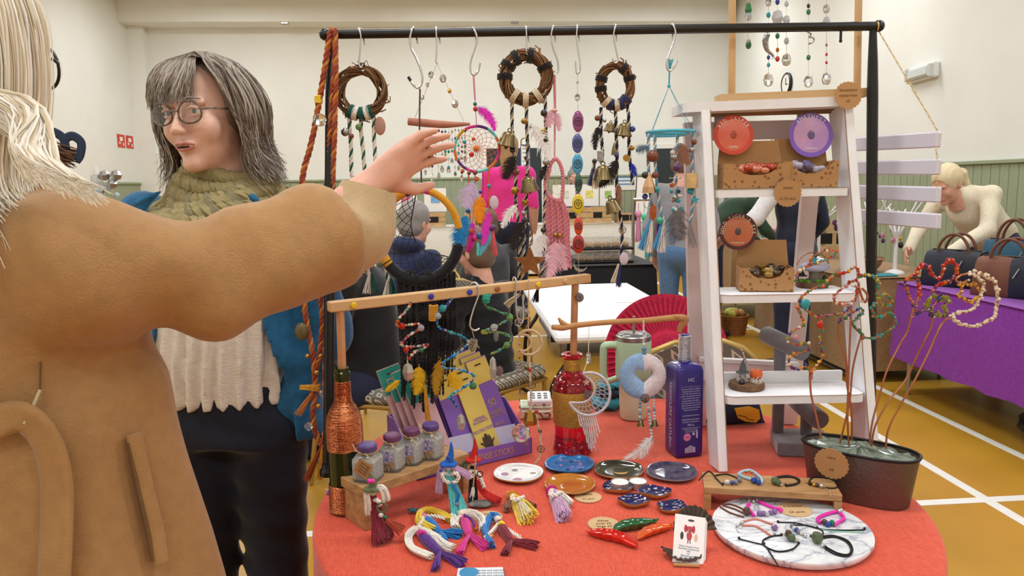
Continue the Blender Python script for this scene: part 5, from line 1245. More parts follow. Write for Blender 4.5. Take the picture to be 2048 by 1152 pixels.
# --- orange plaited garland on the left post
t = thing('plaited_garland','orange and red plaited wool garland with tassels hung at the left post','garland',R(640,960))
OR = [yarn('rust2',(164,78,40)),yarn('apricot',(196,122,56)),yarn('brick',(146,62,42))]
cord(t,[(668,58),(660,68),(654,110),(644,170),(632,240),(619,300),(606,350),(600,430),(604,520),(608,600),(614,650),(624,700),(630,760),(626,830),(634,875),(645,892)],.0052,OR,-.03)
cord(t,[(668,58),(670,100),(664,200),(656,330),(648,470),(641,580),(644,640),(640,700),(632,740)],.0046,OR,-.028)
cord(t,[(670,60),(672,140),(668,300),(660,450),(654,560),(655,640),(650,710),(650,770),(654,830),(645,892)],.0046,OR,-.034)
cord(t,[(652,800),(655,780),(662,765),(672,770),(668,785),(658,790)],.004,OR,-.04)
for a,b,m in (((645,890),(612,962),OR[0]),((645,890),(640,960),y_mustard),((646,890),(662,945),OR[0]),((630,778),(596,830),OR[1])): tassel(t,a,b,9,m,30,-.034)
tassel(t,(600,775),(640,775),9,y_mustard,34,-.036,.006)
for x,y in ((615,712),(641,712),(633,745),(655,692),(637,812),(654,826)): bd(t,x,y,5,m_pclay,-.042,name='gold_bead')
mb = MB(); mb.ell(R(603,663,-.04),(14 * UX,.009,18 * UX),12,8); part(mb,'horn_charm',mat('horn',(104,92,60),.35),t,60)
bd(t,617,853,9,m_crys,-.04,(1,.6,1),True,'crystal'); bd(t,640,240,13,m_crys,-.045,(1,.7,1),True,'crystal'); bd(t,644,786,7,m_crys,-.045,(1,.7,1),True,'crystal')
mb = MB(); 
for k in range(5): mb.torus(R(637,195 + k * 3 - 2,-.03),.0075,.0022,(Rh,Fh,Zu),14,5)
part(mb,'yellow_binding',y_yellow,t,60)
# --- first wreath, green and white
t = thing('twig_wreath_hanging','twig wreath tied with green and white wool and long beaded cords','wreath',R(721,590))
c = R(721,184); wreath(t,c,42 * UX,42 * UX,12 * UX,60)
for a,m in ((-2.05,y_dkgreen),(-1.85,y_white),(-1.55,y_dkgreen),(-1.3,y_white),(-1.15,y_dkgreen)): wrapband(t,c,42 * UX,42 * UX,12 * UX,a,.010,m)
cord(t,[(699,225),(699,250),(701,275),(702,300),(703,340),(708,380),(712,420),(714,455),(718,490),(722,530),(730,545)],.0036,WG)
cord(t,[(722,230),(722,260),(726,300),(730,350),(735,400),(738,440),(734,490),(735,540),(740,552)],.0036,WG,.005)
cord(t,[(748,222),(748,260),(750,310),(754,360),(760,410),(764,460),(768,510),(774,550),(778,562)],.0036,WG)
for x0,y0 in ((740,550),(778,560)): tassel(t,(x0,y0 - 4),(x0 - 6,y0 + 38),11,y_white,24); tassel(t,(x0 + 4,y0 - 4),(x0 + 11,y0 + 36),11,y_dkgreen,26)
tassel(t,(722,530),(700,562),8,y_cream,22)
for x,y,r,m in ((690,264,8,m_slv),(703,272,5,m_wood),(717,254,6,m_leaf),(738,432,8,cL),(724,508,7,m_emer),(718,520,7,m_leaf),(732,524,7,m_leaf),(728,536,7,m_leaf),(760,527,8,mat('bead_jade',(110,140,110),.3)),(752,514,8,mat('bead_rosequartz',(180,140,160),.2)),(757,467,6,m_leaf),(732,420,5,m_pclay),(706,455,5,m_slv),(745,455,5,m_slv)): bd(t,x,y,r,m,-.010,(1,.8,1.05))
for i in range(18): bd(t,ru(700,745),ru(430,540),ru(3,5.5),random.choice((m_leaf,m_leaf,m_seaw,y_cream,m_stg)),ru(-.014,.004),(1.3,.6,.8),True,'leaf_bead')
mb = MB(); mb.ell(R(760,252,-.006),(11 * UX,.004,18 * UX),14,8); part(mb,'clay_charm',mat('clay_rose',(176,132,116),.7),t,60)
mb = MB(); mb.torus(R(745,466,-.008),9 * UX,.0012,n=18,m=5); mb.tube([R(745,457,-.008),R(745,475,-.008)],.001,5); part(mb,'ring_charm',m_slv,t)
cone_bell(t,707,432,9 * UX,22 * UX,m_bell,-.01); bellp(t,716,478,7 * UX,-.008)
mb = MB(); mb.box(R(716,424,-.01),(14 * UX,.004,34 * UX),(Rh,Fh,(Zu + Rh * .2).normalized()),.001); part(mb,'wooden_tab',mat('tab_wood',(150,120,70),.6),t)
# --- bead suncatcher under a twig
t = thing('bead_suncatcher','reddish twig hung on beaded threads with many fine bead strands','suncatcher',R(880,360))
mb = MB(); q = spl([R(816,243),R(850,246),R(890,249),(R(940,248))],5); mb.tube(q,list(np.interp(np.linspace(0,3,len(q)),range(4),(.0085,.0095,.0085,.003))),9); part(mb,'twig',mat('twig_red',(176,116,96),.7,var=.15,vs=40),t,60)
m_thr = mat('silver_thread',(196,192,186),.4,metal=.5)
for a in ((828,240),(928,244)): mb = MB(); mb.tube([R(874,127),R(*a)],.0007,5); part(mb,'thread',m_thr,t)
for k,(x,y,r,m) in enumerate(((862,150,6,m_crys),(886,157,7,m_ab),(910,208,7,m_ab),(899,182,4,m_pclay),(855,170,4,m_crys),(845,195,4,m_crys))): bd(t,x,y,r,m,0,(1,.6,1.2),True)
bc = [m_crys,m_clear,m_ab,cT,cR,cL,m_slv,cK,cG,cY]
for i in range(15):
    x = 838 + i * 6.6; ln = (300,318,345,330,365,322,352,338,308,340,322,348,336,356,318)[i]; y0 = 249
    mb = MB(); mb.tube([R(x,y0),R(x + ru(-1,1),ln)],.0006,4); part(mb,'thread',m_thr,t)
    for k in range(int((ln - y0) / 14)): bd(t,x,y0 + 14 + k * 14 + ru(-3,3),ru(1.6,3.0),random.choice(bc),0,(1,1,1.3),True,'small_bead')
    bd(t,x,ln,ru(4,6),random.choice((m_ab,m_crys,m_crys,cR)),0,(.7,.7,1.3),True,'drop')
# --- rainbow dreamcatcher
def web(t,c,rx,ry,m,rings=7,spokes=14,thr=.0007,ctr=(0,0),d=0.0):
    mb = MB(); P = []
    for j in range(rings + 1):
        k = 1 - j / (rings + .6); row = []
        for i in range(spokes): a = 2 * PI * (i + .5 * j) / spokes; row.append(c + Rh * (math.cos(a) * rx * k + ctr[0] * (1 - k)) + Zu * (math.sin(a) * ry * k + ctr[1] * (1 - k)))
        P.append(row)
    for j in range(rings):
        for i in range(spokes):
            o = 1 if j % 2 == 0 else 0
            mb.tube([P[j][i],P[j + 1][i]],thr,4,cap=False); mb.tube([P[j][(i + 1) % spokes],P[j + 1][i]],thr,4,cap=False)
    return part(mb,'web',m,t,60)
t = thing('dreamcatcher','small round dreamcatcher in rainbow yarn with orange web and bright feathers','dreamcatcher',R(955,510))
c = R(954,298); rr = 44 * UX; cols = [y_orange,y_turq,y_purple,y_magenta,y_mustard,y_turq,y_orange,y_purple,y_magenta,y_turq,y_orange,y_magenta]
for i,m in enumerate(cols):
    mb = MB(); a0 = 2 * PI * i / 12; mb.torus(c,rr,.0034,None,8,8,a0,a0 + 2 * PI / 12); part(mb,'hoop_wrap',m,t,60)
web(t,c,rr * .96,rr * .96,yarn('web_orange',(206,104,50)),6,15)
for x,y,r,m in ((952,297,6,y_orange),(943,309,5,cR),(947,278,4,cO),(929,284,4,cT),(925,342,4,cO),(950,345,5,m_wood)): bd(t,x,y,r,m,-.004,facet=False)
mb = MB()
for dx in (-1,1): mb.tube([R(947 + dx,150),R(950 + dx,200)],.0009,5)
mb.tube([R(950,200),R(953,253)],.0009,5); part(mb,'hanging_thread',y_magenta,t)
bd(t,950,208,4,mat('bead_teal',(40,110,120),.3)); bd(t,951,218,5,cR); ftr(t,(955,212),(990,262),22,f_mag,-.01,-6); ftr(t,(953,214),(970,225),22,f_lil,-.008,0,.4,20)
for pts,m in (([(937,340),(938,400),(940,440)],y_orange),([(950,345),(948,400),(946,440)],y_lilac),([(965,343),(966,380),(962,440)],y_magenta),([(978,335),(978,400),(980,440)],y_orange)): cord(t,pts,.0014,[m,m],-.003)
for x,y,r,m in ((953,358,5,cO),(960,384,4,cB),(978,372,4,cT),(936,422,5,mat('bead_blue_dark',(30,70,150),.3)),(979,430,5,cR),(941,462,6,cO),(949,476,7,mat('bead_magenta',(196,40,120),.3)),(959,472,7,mat('bead_petrol',(24,90,140),.3)),(985,456,7,cL),(938,346,4,m_wood)): bd(t,x,y,r,m,-.008)
ftr(t,(948,360),(930,415),44,f_lil,-.012,0,.5); ftr(t,(963,388),(960,446),30,f_org,-.016,4,.35); ftr(t,(936,425),(914,505),34,f_blue,-.014,4,.35); ftr(t,(934,440),(916,515),26,f_aqua,-.010,2)
ftr(t,(978,420),(966,490),20,f_mag,-.014); ftr(t,(984,450),(962,508),18,f_aqua,-.008); ftr(t,(945,440),(940,500),20,f_mag,-.006)
for a,b,m in (((942,470),(935,505),y_magenta),((956,485),(958,512),y_turq),((986,462),(992,512),yarn('coral2',(214,90,96)))): tassel(t,a,b,7,m,18,-.01)
mb = MB(); mb.ell(R(988,405,-.006),(9 * UX,.002,14 * UX),6,6); part(mb,'shell_disc',mat('shell_lilac',(206,190,206),.3),t)
# --- second wreath with bells
t = thing('twig_wreath_hanging','round twig wreath with black bands, brass bells, star and black cords','wreath',R(1052,640))
c = R(1052,155); wreath(t,c,41 * UX,42 * UX,13 * UX,66)
for a,m in ((1.35,y_black),(2.05,y_black),(2.55,y_black),(3.1,y_black),(.45,y_black),(-2.15,y_cream),(-1.6,y_cream),(-1.0,y_cream)): wrapband(t,c,41 * UX,42 * UX,13 * UX,a,.010,m,n=4)
for pts in ([(1024,200),(1024,240),(1027,300),(1031,345),(1032,400),(1036,440),(1040,490),(1038,540),(1040,570),(1040,590)],[(1053,205),(1053,240),(1055,290),(1055,340),(1053,390),(1049,440),(1048,490),(1046,540),(1044,580),(1050,610)],[(1090,190),(1091,230),(1092,280),(1092,330),(1090,400),(1088,470),(1086,530),(1075,580)]): cord(t,pts,.0031,WB)
bellp(t,1018,268,15 * UX,-.012,(.25,0)); bellp(t,1056,358,15 * UX,-.012,(-.15,-.1)); bellp(t,1062,320 - 70,.004,-.01)
for x,y,r,m in ((1048,242,6,m_bell2),(1088,226,7,m_dkb),(1025,300,6,m_dkb),(1087,263,6,m_bell2),(1091,280,7,m_dkb),(1032,344,7,m_wood),(1030,381,8,m_bell2),(1050,404,7,m_bell2),(1047,426,5,m_slv),(1031,404,4,m_dkb),(1049,440,6,m_dkb),(1055,318,5,m_slv),(1053,316,5,m_dkb),(1092,324,7,m_slv),(1087,460,6,m_dkb)): bd(t,x,y,r,m,-.008)
ftr(t,(1028,308),(1008,358),32,f_black,-.014,-2,.15); ftr(t,(1056,245),(1098,318),38,f_white,-.014,-6,.45); ftr(t,(1036,408),(1004,456),22,f_white,-.012,4,.4); ftr(t,(1045,440),(1026,500),34,f_black,-.012,2,.4); ftr(t,(1090,330),(1082,360),16,f_black,-.01); ftr(t,(1090,465),(1078,510),30,f_white,-.006,2,.4)
star3(t,R(1060,525,-.012),34 * UX,mat('star_rust',(136,86,46),.45,metal=.5,var=.3,vs=60),'rusty_star',-Fh,.004)
mb = MB(); mb.torus(R(1050,284,-.006),8 * UX,.0013,n=18,m=5); part(mb,'ring',m_bell,t)
for a,b,m in (((1040,588),(1012,612),y_cream),((1048,608),(1046,640),y_grey),((1075,580),(1070,604),y_black)): tassel(t,a,b,10,m,26)
# --- pink dreamcatcher
t = thing('dreamcatcher','rose pink teardrop dreamcatcher with pink yarn fringe and feathers','dreamcatcher',R(1115,560))
dr = [R(x,y) for x,y in ((1109,318),(1101,330),(1097,348),(1091,362),(1092,380),(1100,394),(1112,400),(1122,402),(1125,388),(1126,365),(1124,340),(1117,322))]
dq = spl(dr,5,True); mb = MB(); mb.tube(dq,.0042,8,closed=True); part(mb,'hoop',y_pink,t,60); part(twist(dq + [dq[0]],.0045,1,34,n=240,br=.0012)[0],'yarn_winding',y_pink,t,60)
for i in range(3): mb = MB(); mb.tube([R(1107 + i * 1.5,150),R(1109 + i,215),R(1109,320)],.0016,6); part(mb,'hanging_yarn',y_pink,t)
bd(t,1109,221,5,mat('bead_rose',(214,170,160),.3),-.006,(1.3,1,.7)); ftr(t,(1106,216),(1098,255),22,f_pink,-.008,2,.5); ftr(t,(1111,222),(1119,262),18,f_pink,-.008,0,.4)
mb = MB(); ce = R(1112,368)
for i in range(9): a = 2 * PI * i / 9; mb.tube([ce,dq[int(i * len(dq) / 9)]],.0004,4)
mb.tube(spl([ce + Rh * (math.cos(a) * .004 * a) + Zu * (math.sin(a) * .005 * a) for a in np.linspace(.3,5.5,16)],3),.0005,4); part(mb,'gold_web',mat('gold_thread',(196,176,120),.4,metal=.6),t)
for i in range(12):
    x = 1092 + i * 4; cord(t,[(1094 + i * 2.6,397),(x,430),(x + 2,480),(x + 2.5 + i * .3,505 + i * 3)],.0022,[y_pink,y_pink],-.002 + .002 * (i % 3),i)
ftr(t,(1112,478),(1098,555),38,f_pink,-.014,-3,.35); ftr(t,(1118,480),(1132,540),30,f_pink,-.012,2,.4)
for x,y in ((1111,470),(1120,471)): bd(t,x,y,5,m_bell2,-.012)
# --- chain of chakra discs
t = thing('disc_chain','chain of seven enamel oval discs in purple blue green yellow orange and red','hanging ornament',R(1156,610))
for i,(x,y,rx,ry,cc_,sym) in enumerate(((1156,243,11,21,(146,66,130),'OM'),(1155,287,11,19,(84,96,160),'V'),(1155,328,11,20,(70,160,206),'HAM'),(1157,366,8,19,(54,96,84),'YAM'),(1156,408,12,20,(224,200,40),'V'),(1157,452,9,19,(206,66,40),'R'),(1157,488,12,19,(176,36,36),'LAM'))):
    c = R(x,y); mb = MB(); mb.ell(c,(rx * UX,.003,ry * UX),22,8); dm = part(mb,'disc',mat('enamel_%d' % i,cc_,.2,coat=.6),t,60)
    dk = mat('enamel_line_%d' % i,tuple(int(v * .38 + 8) for v in cc_),.4); mb = MB(); mb.torus(c - Fh * .0026,rx * .62 * UX,.0012,n=20,m=4,yr=1.2); part(mb,'engraved_ring',dk,dm)
    mb = MB(); s = rx * .42 * UX
    for a in (0,2 * PI / 3,4 * PI / 3): mb.tube([c - Fh * .0034 + Rh * (s * math.sin(a)) - Zu * (s * math.cos(a)),c - Fh * .0034 + Rh * (s * math.sin(a + 2.094)) - Zu * (s * math.cos(a + 2.094))],.0011,4)
    mb.lathe([(s * .3,0),(s * .3,.001)],c - Fh * .0028 + Zu * ry * .3 * UX,8,-Fh); part(mb,'engraved_sign',dk,dm)
    mb = MB(); mb.torus(R(x - 3,y + ry + 1),2.4 * UX,.0005,n=10,m=4); mb.torus(R(x + 3,y + ry + 1),2.4 * UX,.0005,n=10,m=4); part(mb,'link',m_chrome,t)
mb = MB(); mb.tube([R(1155,148),R(1156,222)],.0008,5); mb.tube([R(1157,508),R(1158,590)],.0006,5); part(mb,'chain',m_chrome,t)
bd(t,1155,195,6,m_crys,0,(1,1,1.2),True); bd(t,1155,165,3,m_crys)
def crescent(t,x,y,r,th,m,a0=2.2,a1=6.0,name='moon',d=-.004):
    o = []; n = 18
    for i in range(n + 1): a = a0 + (a1 - a0) * i / n; o.append((math.cos(a) * r,math.sin(a) * r))
    for i in range(1,n): k = 1 - i / n; a = a0 + (a1 - a0) * k; w = r - th * math.sin(PI * k); o.append((math.cos(a) * w,math.sin(a) * w))
    c = R(x,y,d); mb = MB(); mb.prism([c + Rh * (p[0] * UX) + Zu * (p[1] * UX) for p in o],Fh * .003); return part(mb,name,m,t,40)
crescent(t,1161,530,14,6,m_slv,2.6,6.0,'moon_charm'); mb = MB(); mb.ell(R(1158,595,-.003),(10 * UX,.0015,10 * UX),7,6); part(mb,'round_tag',mat('tag_mottled',(200,180,176),.5,var=.6,vs=160,c2=(60,40,44)),t,0)
# --- third wreath, navy
t = thing('twig_wreath_hanging','slim oval twig wreath with navy ties, brass bells and dark feathers','wreath',R(1231,575))
c = R(1231,171); wreath(t,c,29 * UX,38 * UX,10 * UX,50)
for a,m in ((1.0,y_black),(.35,y_black),(3.3,y_black),(2.8,y_black),(-2.2,y_cream),(-1.9,y_navy),(-1.5,y_cream),(-1.2,y_navy),(-.8,y_navy)): wrapband(t,c,29 * UX,38 * UX,10 * UX,a,.009,m,n=4)
for pts in ([(1202,215),(1202,260),(1205,310),(1200,325)],[(1231,220),(1232,260),(1234,310),(1233,360),(1236,410),(1243,450),(1244,490),(1242,520),(1240,530)],[(1255,210),(1258,250),(1258,300),(1262,340),(1265,370)]): cord(t,pts,.0030,WN)
bellp(t,1221,248,9 * UX,-.01,(.2,0)); bellp(t,1249,250,13 * UX,-.012,(.1,0)); bellp(t,1206,335,15 * UX,-.012); bellp(t,1222,402,14 * UX,-.012,(-.35,0)); cone_bell(t,1228,285,6 * UX,24 * UX,m_bell,-.01)
for x,y,r,m in ((1195,236,6,m_wood),(1209,241,4,m_slv),(1265,258,6,cB),(1233,310,5,cB),(1264,296,5,m_bell2),(1189,322,5,m_dkb),(1229,416,5,cB)): bd(t,x,y,r,m,-.012)
mb = MB(); mb.box(R(1201,312,-.012),(13 * UX,.004,20 * UX),None,.001); part(mb,'filigree_charm',m_slv,t)
mb = MB(); gq = [(math.cos(2 * PI * k / 24) * (8 if k % 2 else 6.3),math.sin(2 * PI * k / 24) * (8 if k % 2 else 6.3)) for k in range(24)]; mb.prism([R(1253 + a,316 + b,-.012) for a,b in gq],Fh * .002); part(mb,'gear_charm',m_bell2,t,0)
mb = MB(); pc_ = R(1245,460,-.01); mb.torus(pc_,7 * UX,.0009,n=18,m=5)
for k in range(5): a,b = PI / 2 + 2 * PI * k / 5,PI / 2 + 2 * PI * (k + 2) / 5; mb.tube([pc_ + Rh * (math.cos(a) * 7 * UX) + Zu * (math.sin(a) * 7 * UX),pc_ + Rh * (math.cos(b) * 7 * UX) + Zu * (math.sin(b) * 7 * UX)],.0007,4)
part(mb,'star_ring_charm',m_bell,t)
ftr(t,(1198,250),(1190,300),18,f_black,-.014,2,.3); ftr(t,(1236,315),(1198,374),26,f_grey if False else f_black,-.014,-6,.3); ftr(t,(1262,325),(1272,352),13,f_cobalt,-.012,0,.1); ftr(t,(1237,365),(1240,420),12,f_brown,-.01)
for a,b,m in (((1190,324),(1180,372),y_navy),((1187,324),(1190,378),y_cream),((1240,528),(1236,574),y_navy),((1238,528),(1226,566),y_cream)): tassel(t,a,b,8,m,18,-.006)
mb = MB(); mb.ell(R(1248,517,-.004),(9 * UX,.002,13 * UX),6,6); part(mb,'shell_disc',mat('shell_lilac',(206,190,206),.3),t)
# --- turquoise ring mobile
t = thing('ring_mobile','turquoise wrapped ring mobile with bells, wooden beads and blue tassels','mobile',R(1340,500))
c = R(1341,264,.03); m_tq = yarn('turq2',(86,176,200)); mb = MB(); mb.torus(c,47 * UX,.0038,(Rh,Fh,Zu),36,7); part(mb,'ring',m_tq,t,60); mb = MB(); mb.torus(c - Zu * .007 - Rh * .01,38 * UX,.0028,(Rh,Fh,Zu),36,6); part(mb,'inner_ring',m_tq,t,60)
kn = R(1338,172); mb = MB(); mb.tube([R(1339,140),kn],.002,6); mb.ell(kn,.0045,8,6)
for a in (0,2.3,3.6,5.4): mb.tube([kn,c + Rh * (math.cos(a) * 47 * UX) + Fh * (math.sin(a) * 47 * UX)],.0007,4)
part(mb,'strings',m_tq,t); tassel(t,(1339,138),(1342,118),7,m_tq,14)
for pts in ([(1298,268),(1296,300),(1297,340),(1300,380),(1303,420),(1301,440)],[(1310,270),(1310,310),(1312,350),(1318,400),(1326,440)],[(1355,266),(1354,300),(1352,350),(1354,400)],[(1385,262),(1384,300),(1384,340),(1386,390),(1384,420),(1380,450)]): cord(t,pts,.0028,WT)
bd(t,1305,312,12,m_wood,-.012,name='wooden_ball'); cone_bell(t,1298,345,14 * UX,40 * UX,mat('bell_copper',(190,150,110),.4,metal=.8),-.012)
mb = MB(); mb.lathe([(12.5 * UX,-14 * UX),(12.5 * UX,13 * UX),(11 * UX,15 * UX)],R(1383,362,-.012),18); part(mb,'wooden_barrel',mat('barrel_wood',(190,156,104),.7,var=.2,vs=40,bump=.4,bs=60),t,40)
bd(t,1306,410 + 14,9,m_amber,-.008,(.8,.6,1.9),True,'amber_drop'); star3(t,R(1390,400,-.012),9 * UX,mat('star_turq',(60,160,180),.4),'turquoise_star',-Fh,.003)
for x,y,r,m in ((1290,350,7,m_dkb),(1310,350,7,m_wood),(1290,393,6,cB),(1314,379,6,cT),(1320,441,7,mat('bead_aqua',(60,170,140),.3)),(1345,305,5,m_seaw),(1348,315,7,m_slv),(1354,335,8,cL),(1388,284,6,m_wood),(1384,300,6,m_slv),(1381,382,7,cT),(1344,370,5,m_amber),(1350,395,6,m_slv)): bd(t,x,y,r,m,-.010)
mb = MB(); mb.torus(R(1296,408,-.008),8 * UX,.001,n=16,m=5); mb.torus(R(1350,356,-.008),11 * UX,.0012,(Rh,Fh,Zu),16,5); part(mb,'ring_charm',m_slv,t)
for a,b,m,n in (((1302,438),(1282,500),y_sky,30),((1304,438),(1296,505),y_white,26),((1326,440),(1312,500),y_sky,30),((1328,440),(1322,505),y_white,22),((1380,448),(1386,495),y_grey,16)): tassel(t,a,b,12,m,n)
ftr(t,(1298,292),(1272,302),20,mat('feather_slate',(96,120,140),.9),-.012,0,.5,22); ftr(t,(1360,285),(1376,330),28,f_brown,-.008,0,.4); ftr(t,(1354,410),(1362,480),44,f_grey,-.012,2,.4); ftr(t,(1350,420),(1345,490),36,mat('feather_bluegrey',(110,130,160),.9),-.008,0,.4)
for i in range(16): bd(t,ru(1342,1364),ru(380,425),ru(3,5),random.choice((m_slv,m_dkb,cT,m_seaw)),ru(-.012,0),facet=True,name='charm_bead')
# --- yellow and black crescent hoop
t = thing('crescent_dreamcatcher','large mustard and black hoop with black net crescent and long black fringe','dreamcatcher',R(845,830))
HD = -.05
c = R(838,471,HD); rh = 78.5 * UX
def hp_(a): return c + Rh * (math.cos(a) * rh) + Zu * (math.sin(a) * rh * 1.13)
def arc(a0,a1,r,m,nm): mb = MB(); n = 26; mb.tube([hp_(a0 + (a1 - a0) * i / n) for i in range(n + 1)],r,10); part(mb,nm,m,t,60); q = [hp_(a0 + (a1 - a0) * i / n) for i in range(n + 1)]; part(twist(q,r * .55,2,plen(q) / .006,br=r * .5)[0],nm + '_winding',m,t,60)
arc(.15,1.62,.0085,y_mustard,'yellow_hoop'); arc(1.86,3.85,.0115,y_mustard,'yellow_hoop'); arc(1.60,1.88,.0125,yarn('plum',(76,44,40)),'plum_binding'); arc(3.83,6.05,.0135,y_black,'black_hoop')
for a in (2.25,2.62,3.0,3.4,3.75): p = hp_(a); mb = MB(); tg = (hp_(a + .01) - p).normalized(); mb.torus(p,.0128,.0013,(tg.cross(Fh),Fh,tg),14,5); part(mb,'black_tie',y_black,t)
inner = [R(832,388,HD),R(826,420,HD),R(822,450,HD),R(830,480,HD),R(845,498,HD),R(866,508,HD),R(890,512,HD),R(908,520,HD)]
inq = along(spl(inner,5),27); outq = [hp_(1.75 + (6.0 - 1.75) * i / 26) for i in range(27)]
mb = MB(); nr = 7; P = [[outq[i].lerp(inq[i],j / nr) for i in range(27)] for j in range(nr + 1)]
for j in range(nr):
    for i in range(26):
        if (i + j) % 2 == 0: mb.tube([P[j][i],P[j + 1][i + 1]],.0010,4,cap=False)
        else: mb.tube([P[j][i + 1],P[j + 1][i]],.0010,4,cap=False)
mb.tube(inq,.0014,5); part(mb,'net',y_black,t,60)
mb = MB(); mb.tube(spl([R(840,178,0),R(839,260,-.02),R(842,330,-.04),R(843,388,HD)],5),.002,6); part(mb,'hanging_cord',yarn('plum',(76,44,40)),t); bd(t,853,384,5,mat('bead_magenta',(196,40,120),.3),HD - .008)
for i in range(38):
    x = 796 + i * 3.05; a0 = hp_(math.pi + math.acos(max(-1,min(1,-(R(x,520,HD) - c).dot(Rh) / rh)))) if abs((R(x,520,HD) - c).dot(Rh)) < rh else R(x,520,HD)
    e = 805 + 25 * math.sin(i * .9) - abs(i - 14) * 2.4; xx = 803 + i * 2.7
    cord(t,[cfp for cfp in ((x,545 + ru(-5,5)),(x + 2,640),(xx + ru(-2,2),720),(xx + ru(-3,3),e))],   .0021,[y_black,y_black],HD + ru(-.012,.012),i)
mb = MB(); [mb.torus(R(867,612 + k * 4.5,HD - .016),.0085,.0034,(Rh,Fh,Zu),14,6) for k in range(7)]; part(mb,'yellow_binding',y_mustard,t,60)
tassel(t,(870,628),(866,720),16,y_black,40,HD - .014); tassel(t,(850,770),(858,845),8,y_mustard,26,HD - .016)
ftr(t,(838,728),(832,790),30,f_yel,HD - .02,-3,.25); ftr(t,(882,715),(872,790),24,f_must,HD - .02,2,.2); ftr(t,(800,760),(770,783),14,f_yel,HD - .018,0,.2); ftr(t,(898,740),(920,785),34,f_yel,HD - .016,0,.2)
# ================================================================== things on the wooden bar and the driftwood
BN = bn
def B(x,y,d=.016):
    """point at pixel (x, y) in the upright plane just before the wooden bar"""
    n = BN; o = barL + n * d; dd = ray(x,y); return CAM + dd * ((o - CAM).dot(n) / dd.dot(n))
def ux(p): return (p - CAM).dot(CF) / FPX
def strand(lab,path,cols,n,ends=(),r=(.0022,.0041),hook_=None):
    q = spl([B(x,y) for x,y in path],7); t = thing('bead_strand',lab,'bead strand',q[-1],'bead strands on the wooden bar')
    mb = MB(); mb.tube(q,.0008,5); part(mb,'wire',m_thr,t); chips(t,q,n,cols,r,.0006,False)
    for x,y,pr,m,asp in ends: p = B(x,y,.02); bead(p,pr * ux(p),m,t,'drop',asp,True)
    return t
strand('zigzag bead strand in red white and green with a crystal heart',[(822,606),(812,622),(800,634),(793,648),(797,652),(815,650),(835,648),(845,652),(840,658),(822,668),(808,680),(803,690),(815,694),(840,692),(856,688),(848,696),(830,704),(818,718)],[cR,cW,cG,cB,cO,cW,cK,m_clear],92,[(816,744,13,m_ab,(.9,.6,1.5)),(804,652,7,cR,(1,.7,1)),(812,700,6,cR,(1,.7,1)),(842,656,7,m_clear,(1,.7,1)),(842,700,6,cG,(1,.7,.8))])
strand('zigzag bead strand in blues hanging beside the silver hand charm',[(904,598),(892,612),(880,622),(874,640),(880,656),(900,664),(922,672),(934,680),(938,686),(920,702),(900,716),(884,728),(890,736),(915,738),(935,744),(948,752),(942,764),(922,778),(908,786),(898,796),(905,800),(914,815)],[cB,cT,m_lap,cT,m_clear,f_blue],120,[(885,617,8,cT,(1,.7,1)),(876,632,7,m_clear,(1,.7,1)),(946,772,8,cG,(1,.7,1)),(922,845,12,m_ab,(.8,.5,1.5))])
strand('zigzag bead strand in greens with a crystal drop and striped tag',[(982,590),(970,602),(974,614),(990,620),(1004,626),(1022,630),(1018,638),(1000,648),(984,656),(966,662),(968,666),(990,664),(1015,670),(1022,680),(1012,692),(996,702),(982,708)],[cG,cP,m_leaf,m_emer,m_clear,cT],96,[(972,598,10,mat('bead_sea',(40,170,140),.15,trans=.3),(.9,.8,1.1)),(1020,636,7,m_leaf,(1,.8,1)),(1014,690,7,m_leaf,(1,.8,1)),(988,655,8,m_clear,(1,.8,1)),(986,738,14,m_ab,(.55,.5,1.9)),(992,672,8,mat('bead_mussel',(110,116,110),.2),(.7,.4,1.5)),(999,742,10,mat('tag_mottled',(200,180,176),.5,var=.6,vs=160,c2=(60,40,44)),(.8,.15,1.1))])
def bhook(lab,path): t = thing('hook',lab,'hook',B(*path[0]),'steel hooks on the wooden bar'); mb = MB(); mb.tube(spl([B(x,y,d) for x,y,d in path],5),.0021,7); part(mb,'wire',m_chrome,t,60); return t
bhook('steel hook on the wooden bar holding the silver hand charm',[(940,574,-.014),(942,567,-.004),(950,565,.006),(957,573,.015),(957,590,.017),(948,615,.017),(941,640,.017),(941,655,.017),(950,661,.018),(959,657,.019)])
bhook('steel hook on the wooden bar holding the crystal ball strand',[(1025,565,-.014),(1026,557,-.004),(1029,555,.006),(1032,562,.015),(1032,600,.017),(1034,630,.018),(1040,645,.018),(1046,640,.018),(1046,590,.018)])
# silver hand charm with fishhook wires
t = thing('hand_charm','silver filigree hand charm hanging from a hook on the wooden bar','charm',B(946,712))
c = B(946,690,.02); s = 14 * ux(c); mb = MB(); X = (Rh * .97 - Zu * .2).normalized(); Y = (Zu * .97 + Rh * .2).normalized()
mb.prism(handshape(c,X,-Y,s),X.cross(Y) * .002); part(mb,'hand',m_slv,t,0)
for k in range(4): mb = MB(); mb.torus(c - Fh * .003 + X * (s * ru(-.4,.4)) + Y * (s * (.6 - .4 * k)),s * .25,.0006,n=12,m=4); part(mb,'filigree',m_dkb,t)
mb = MB(); mb.tube([c + Y * s,B(944,660,.018)],.0007,5); part(mb,'link',m_chrome,t)
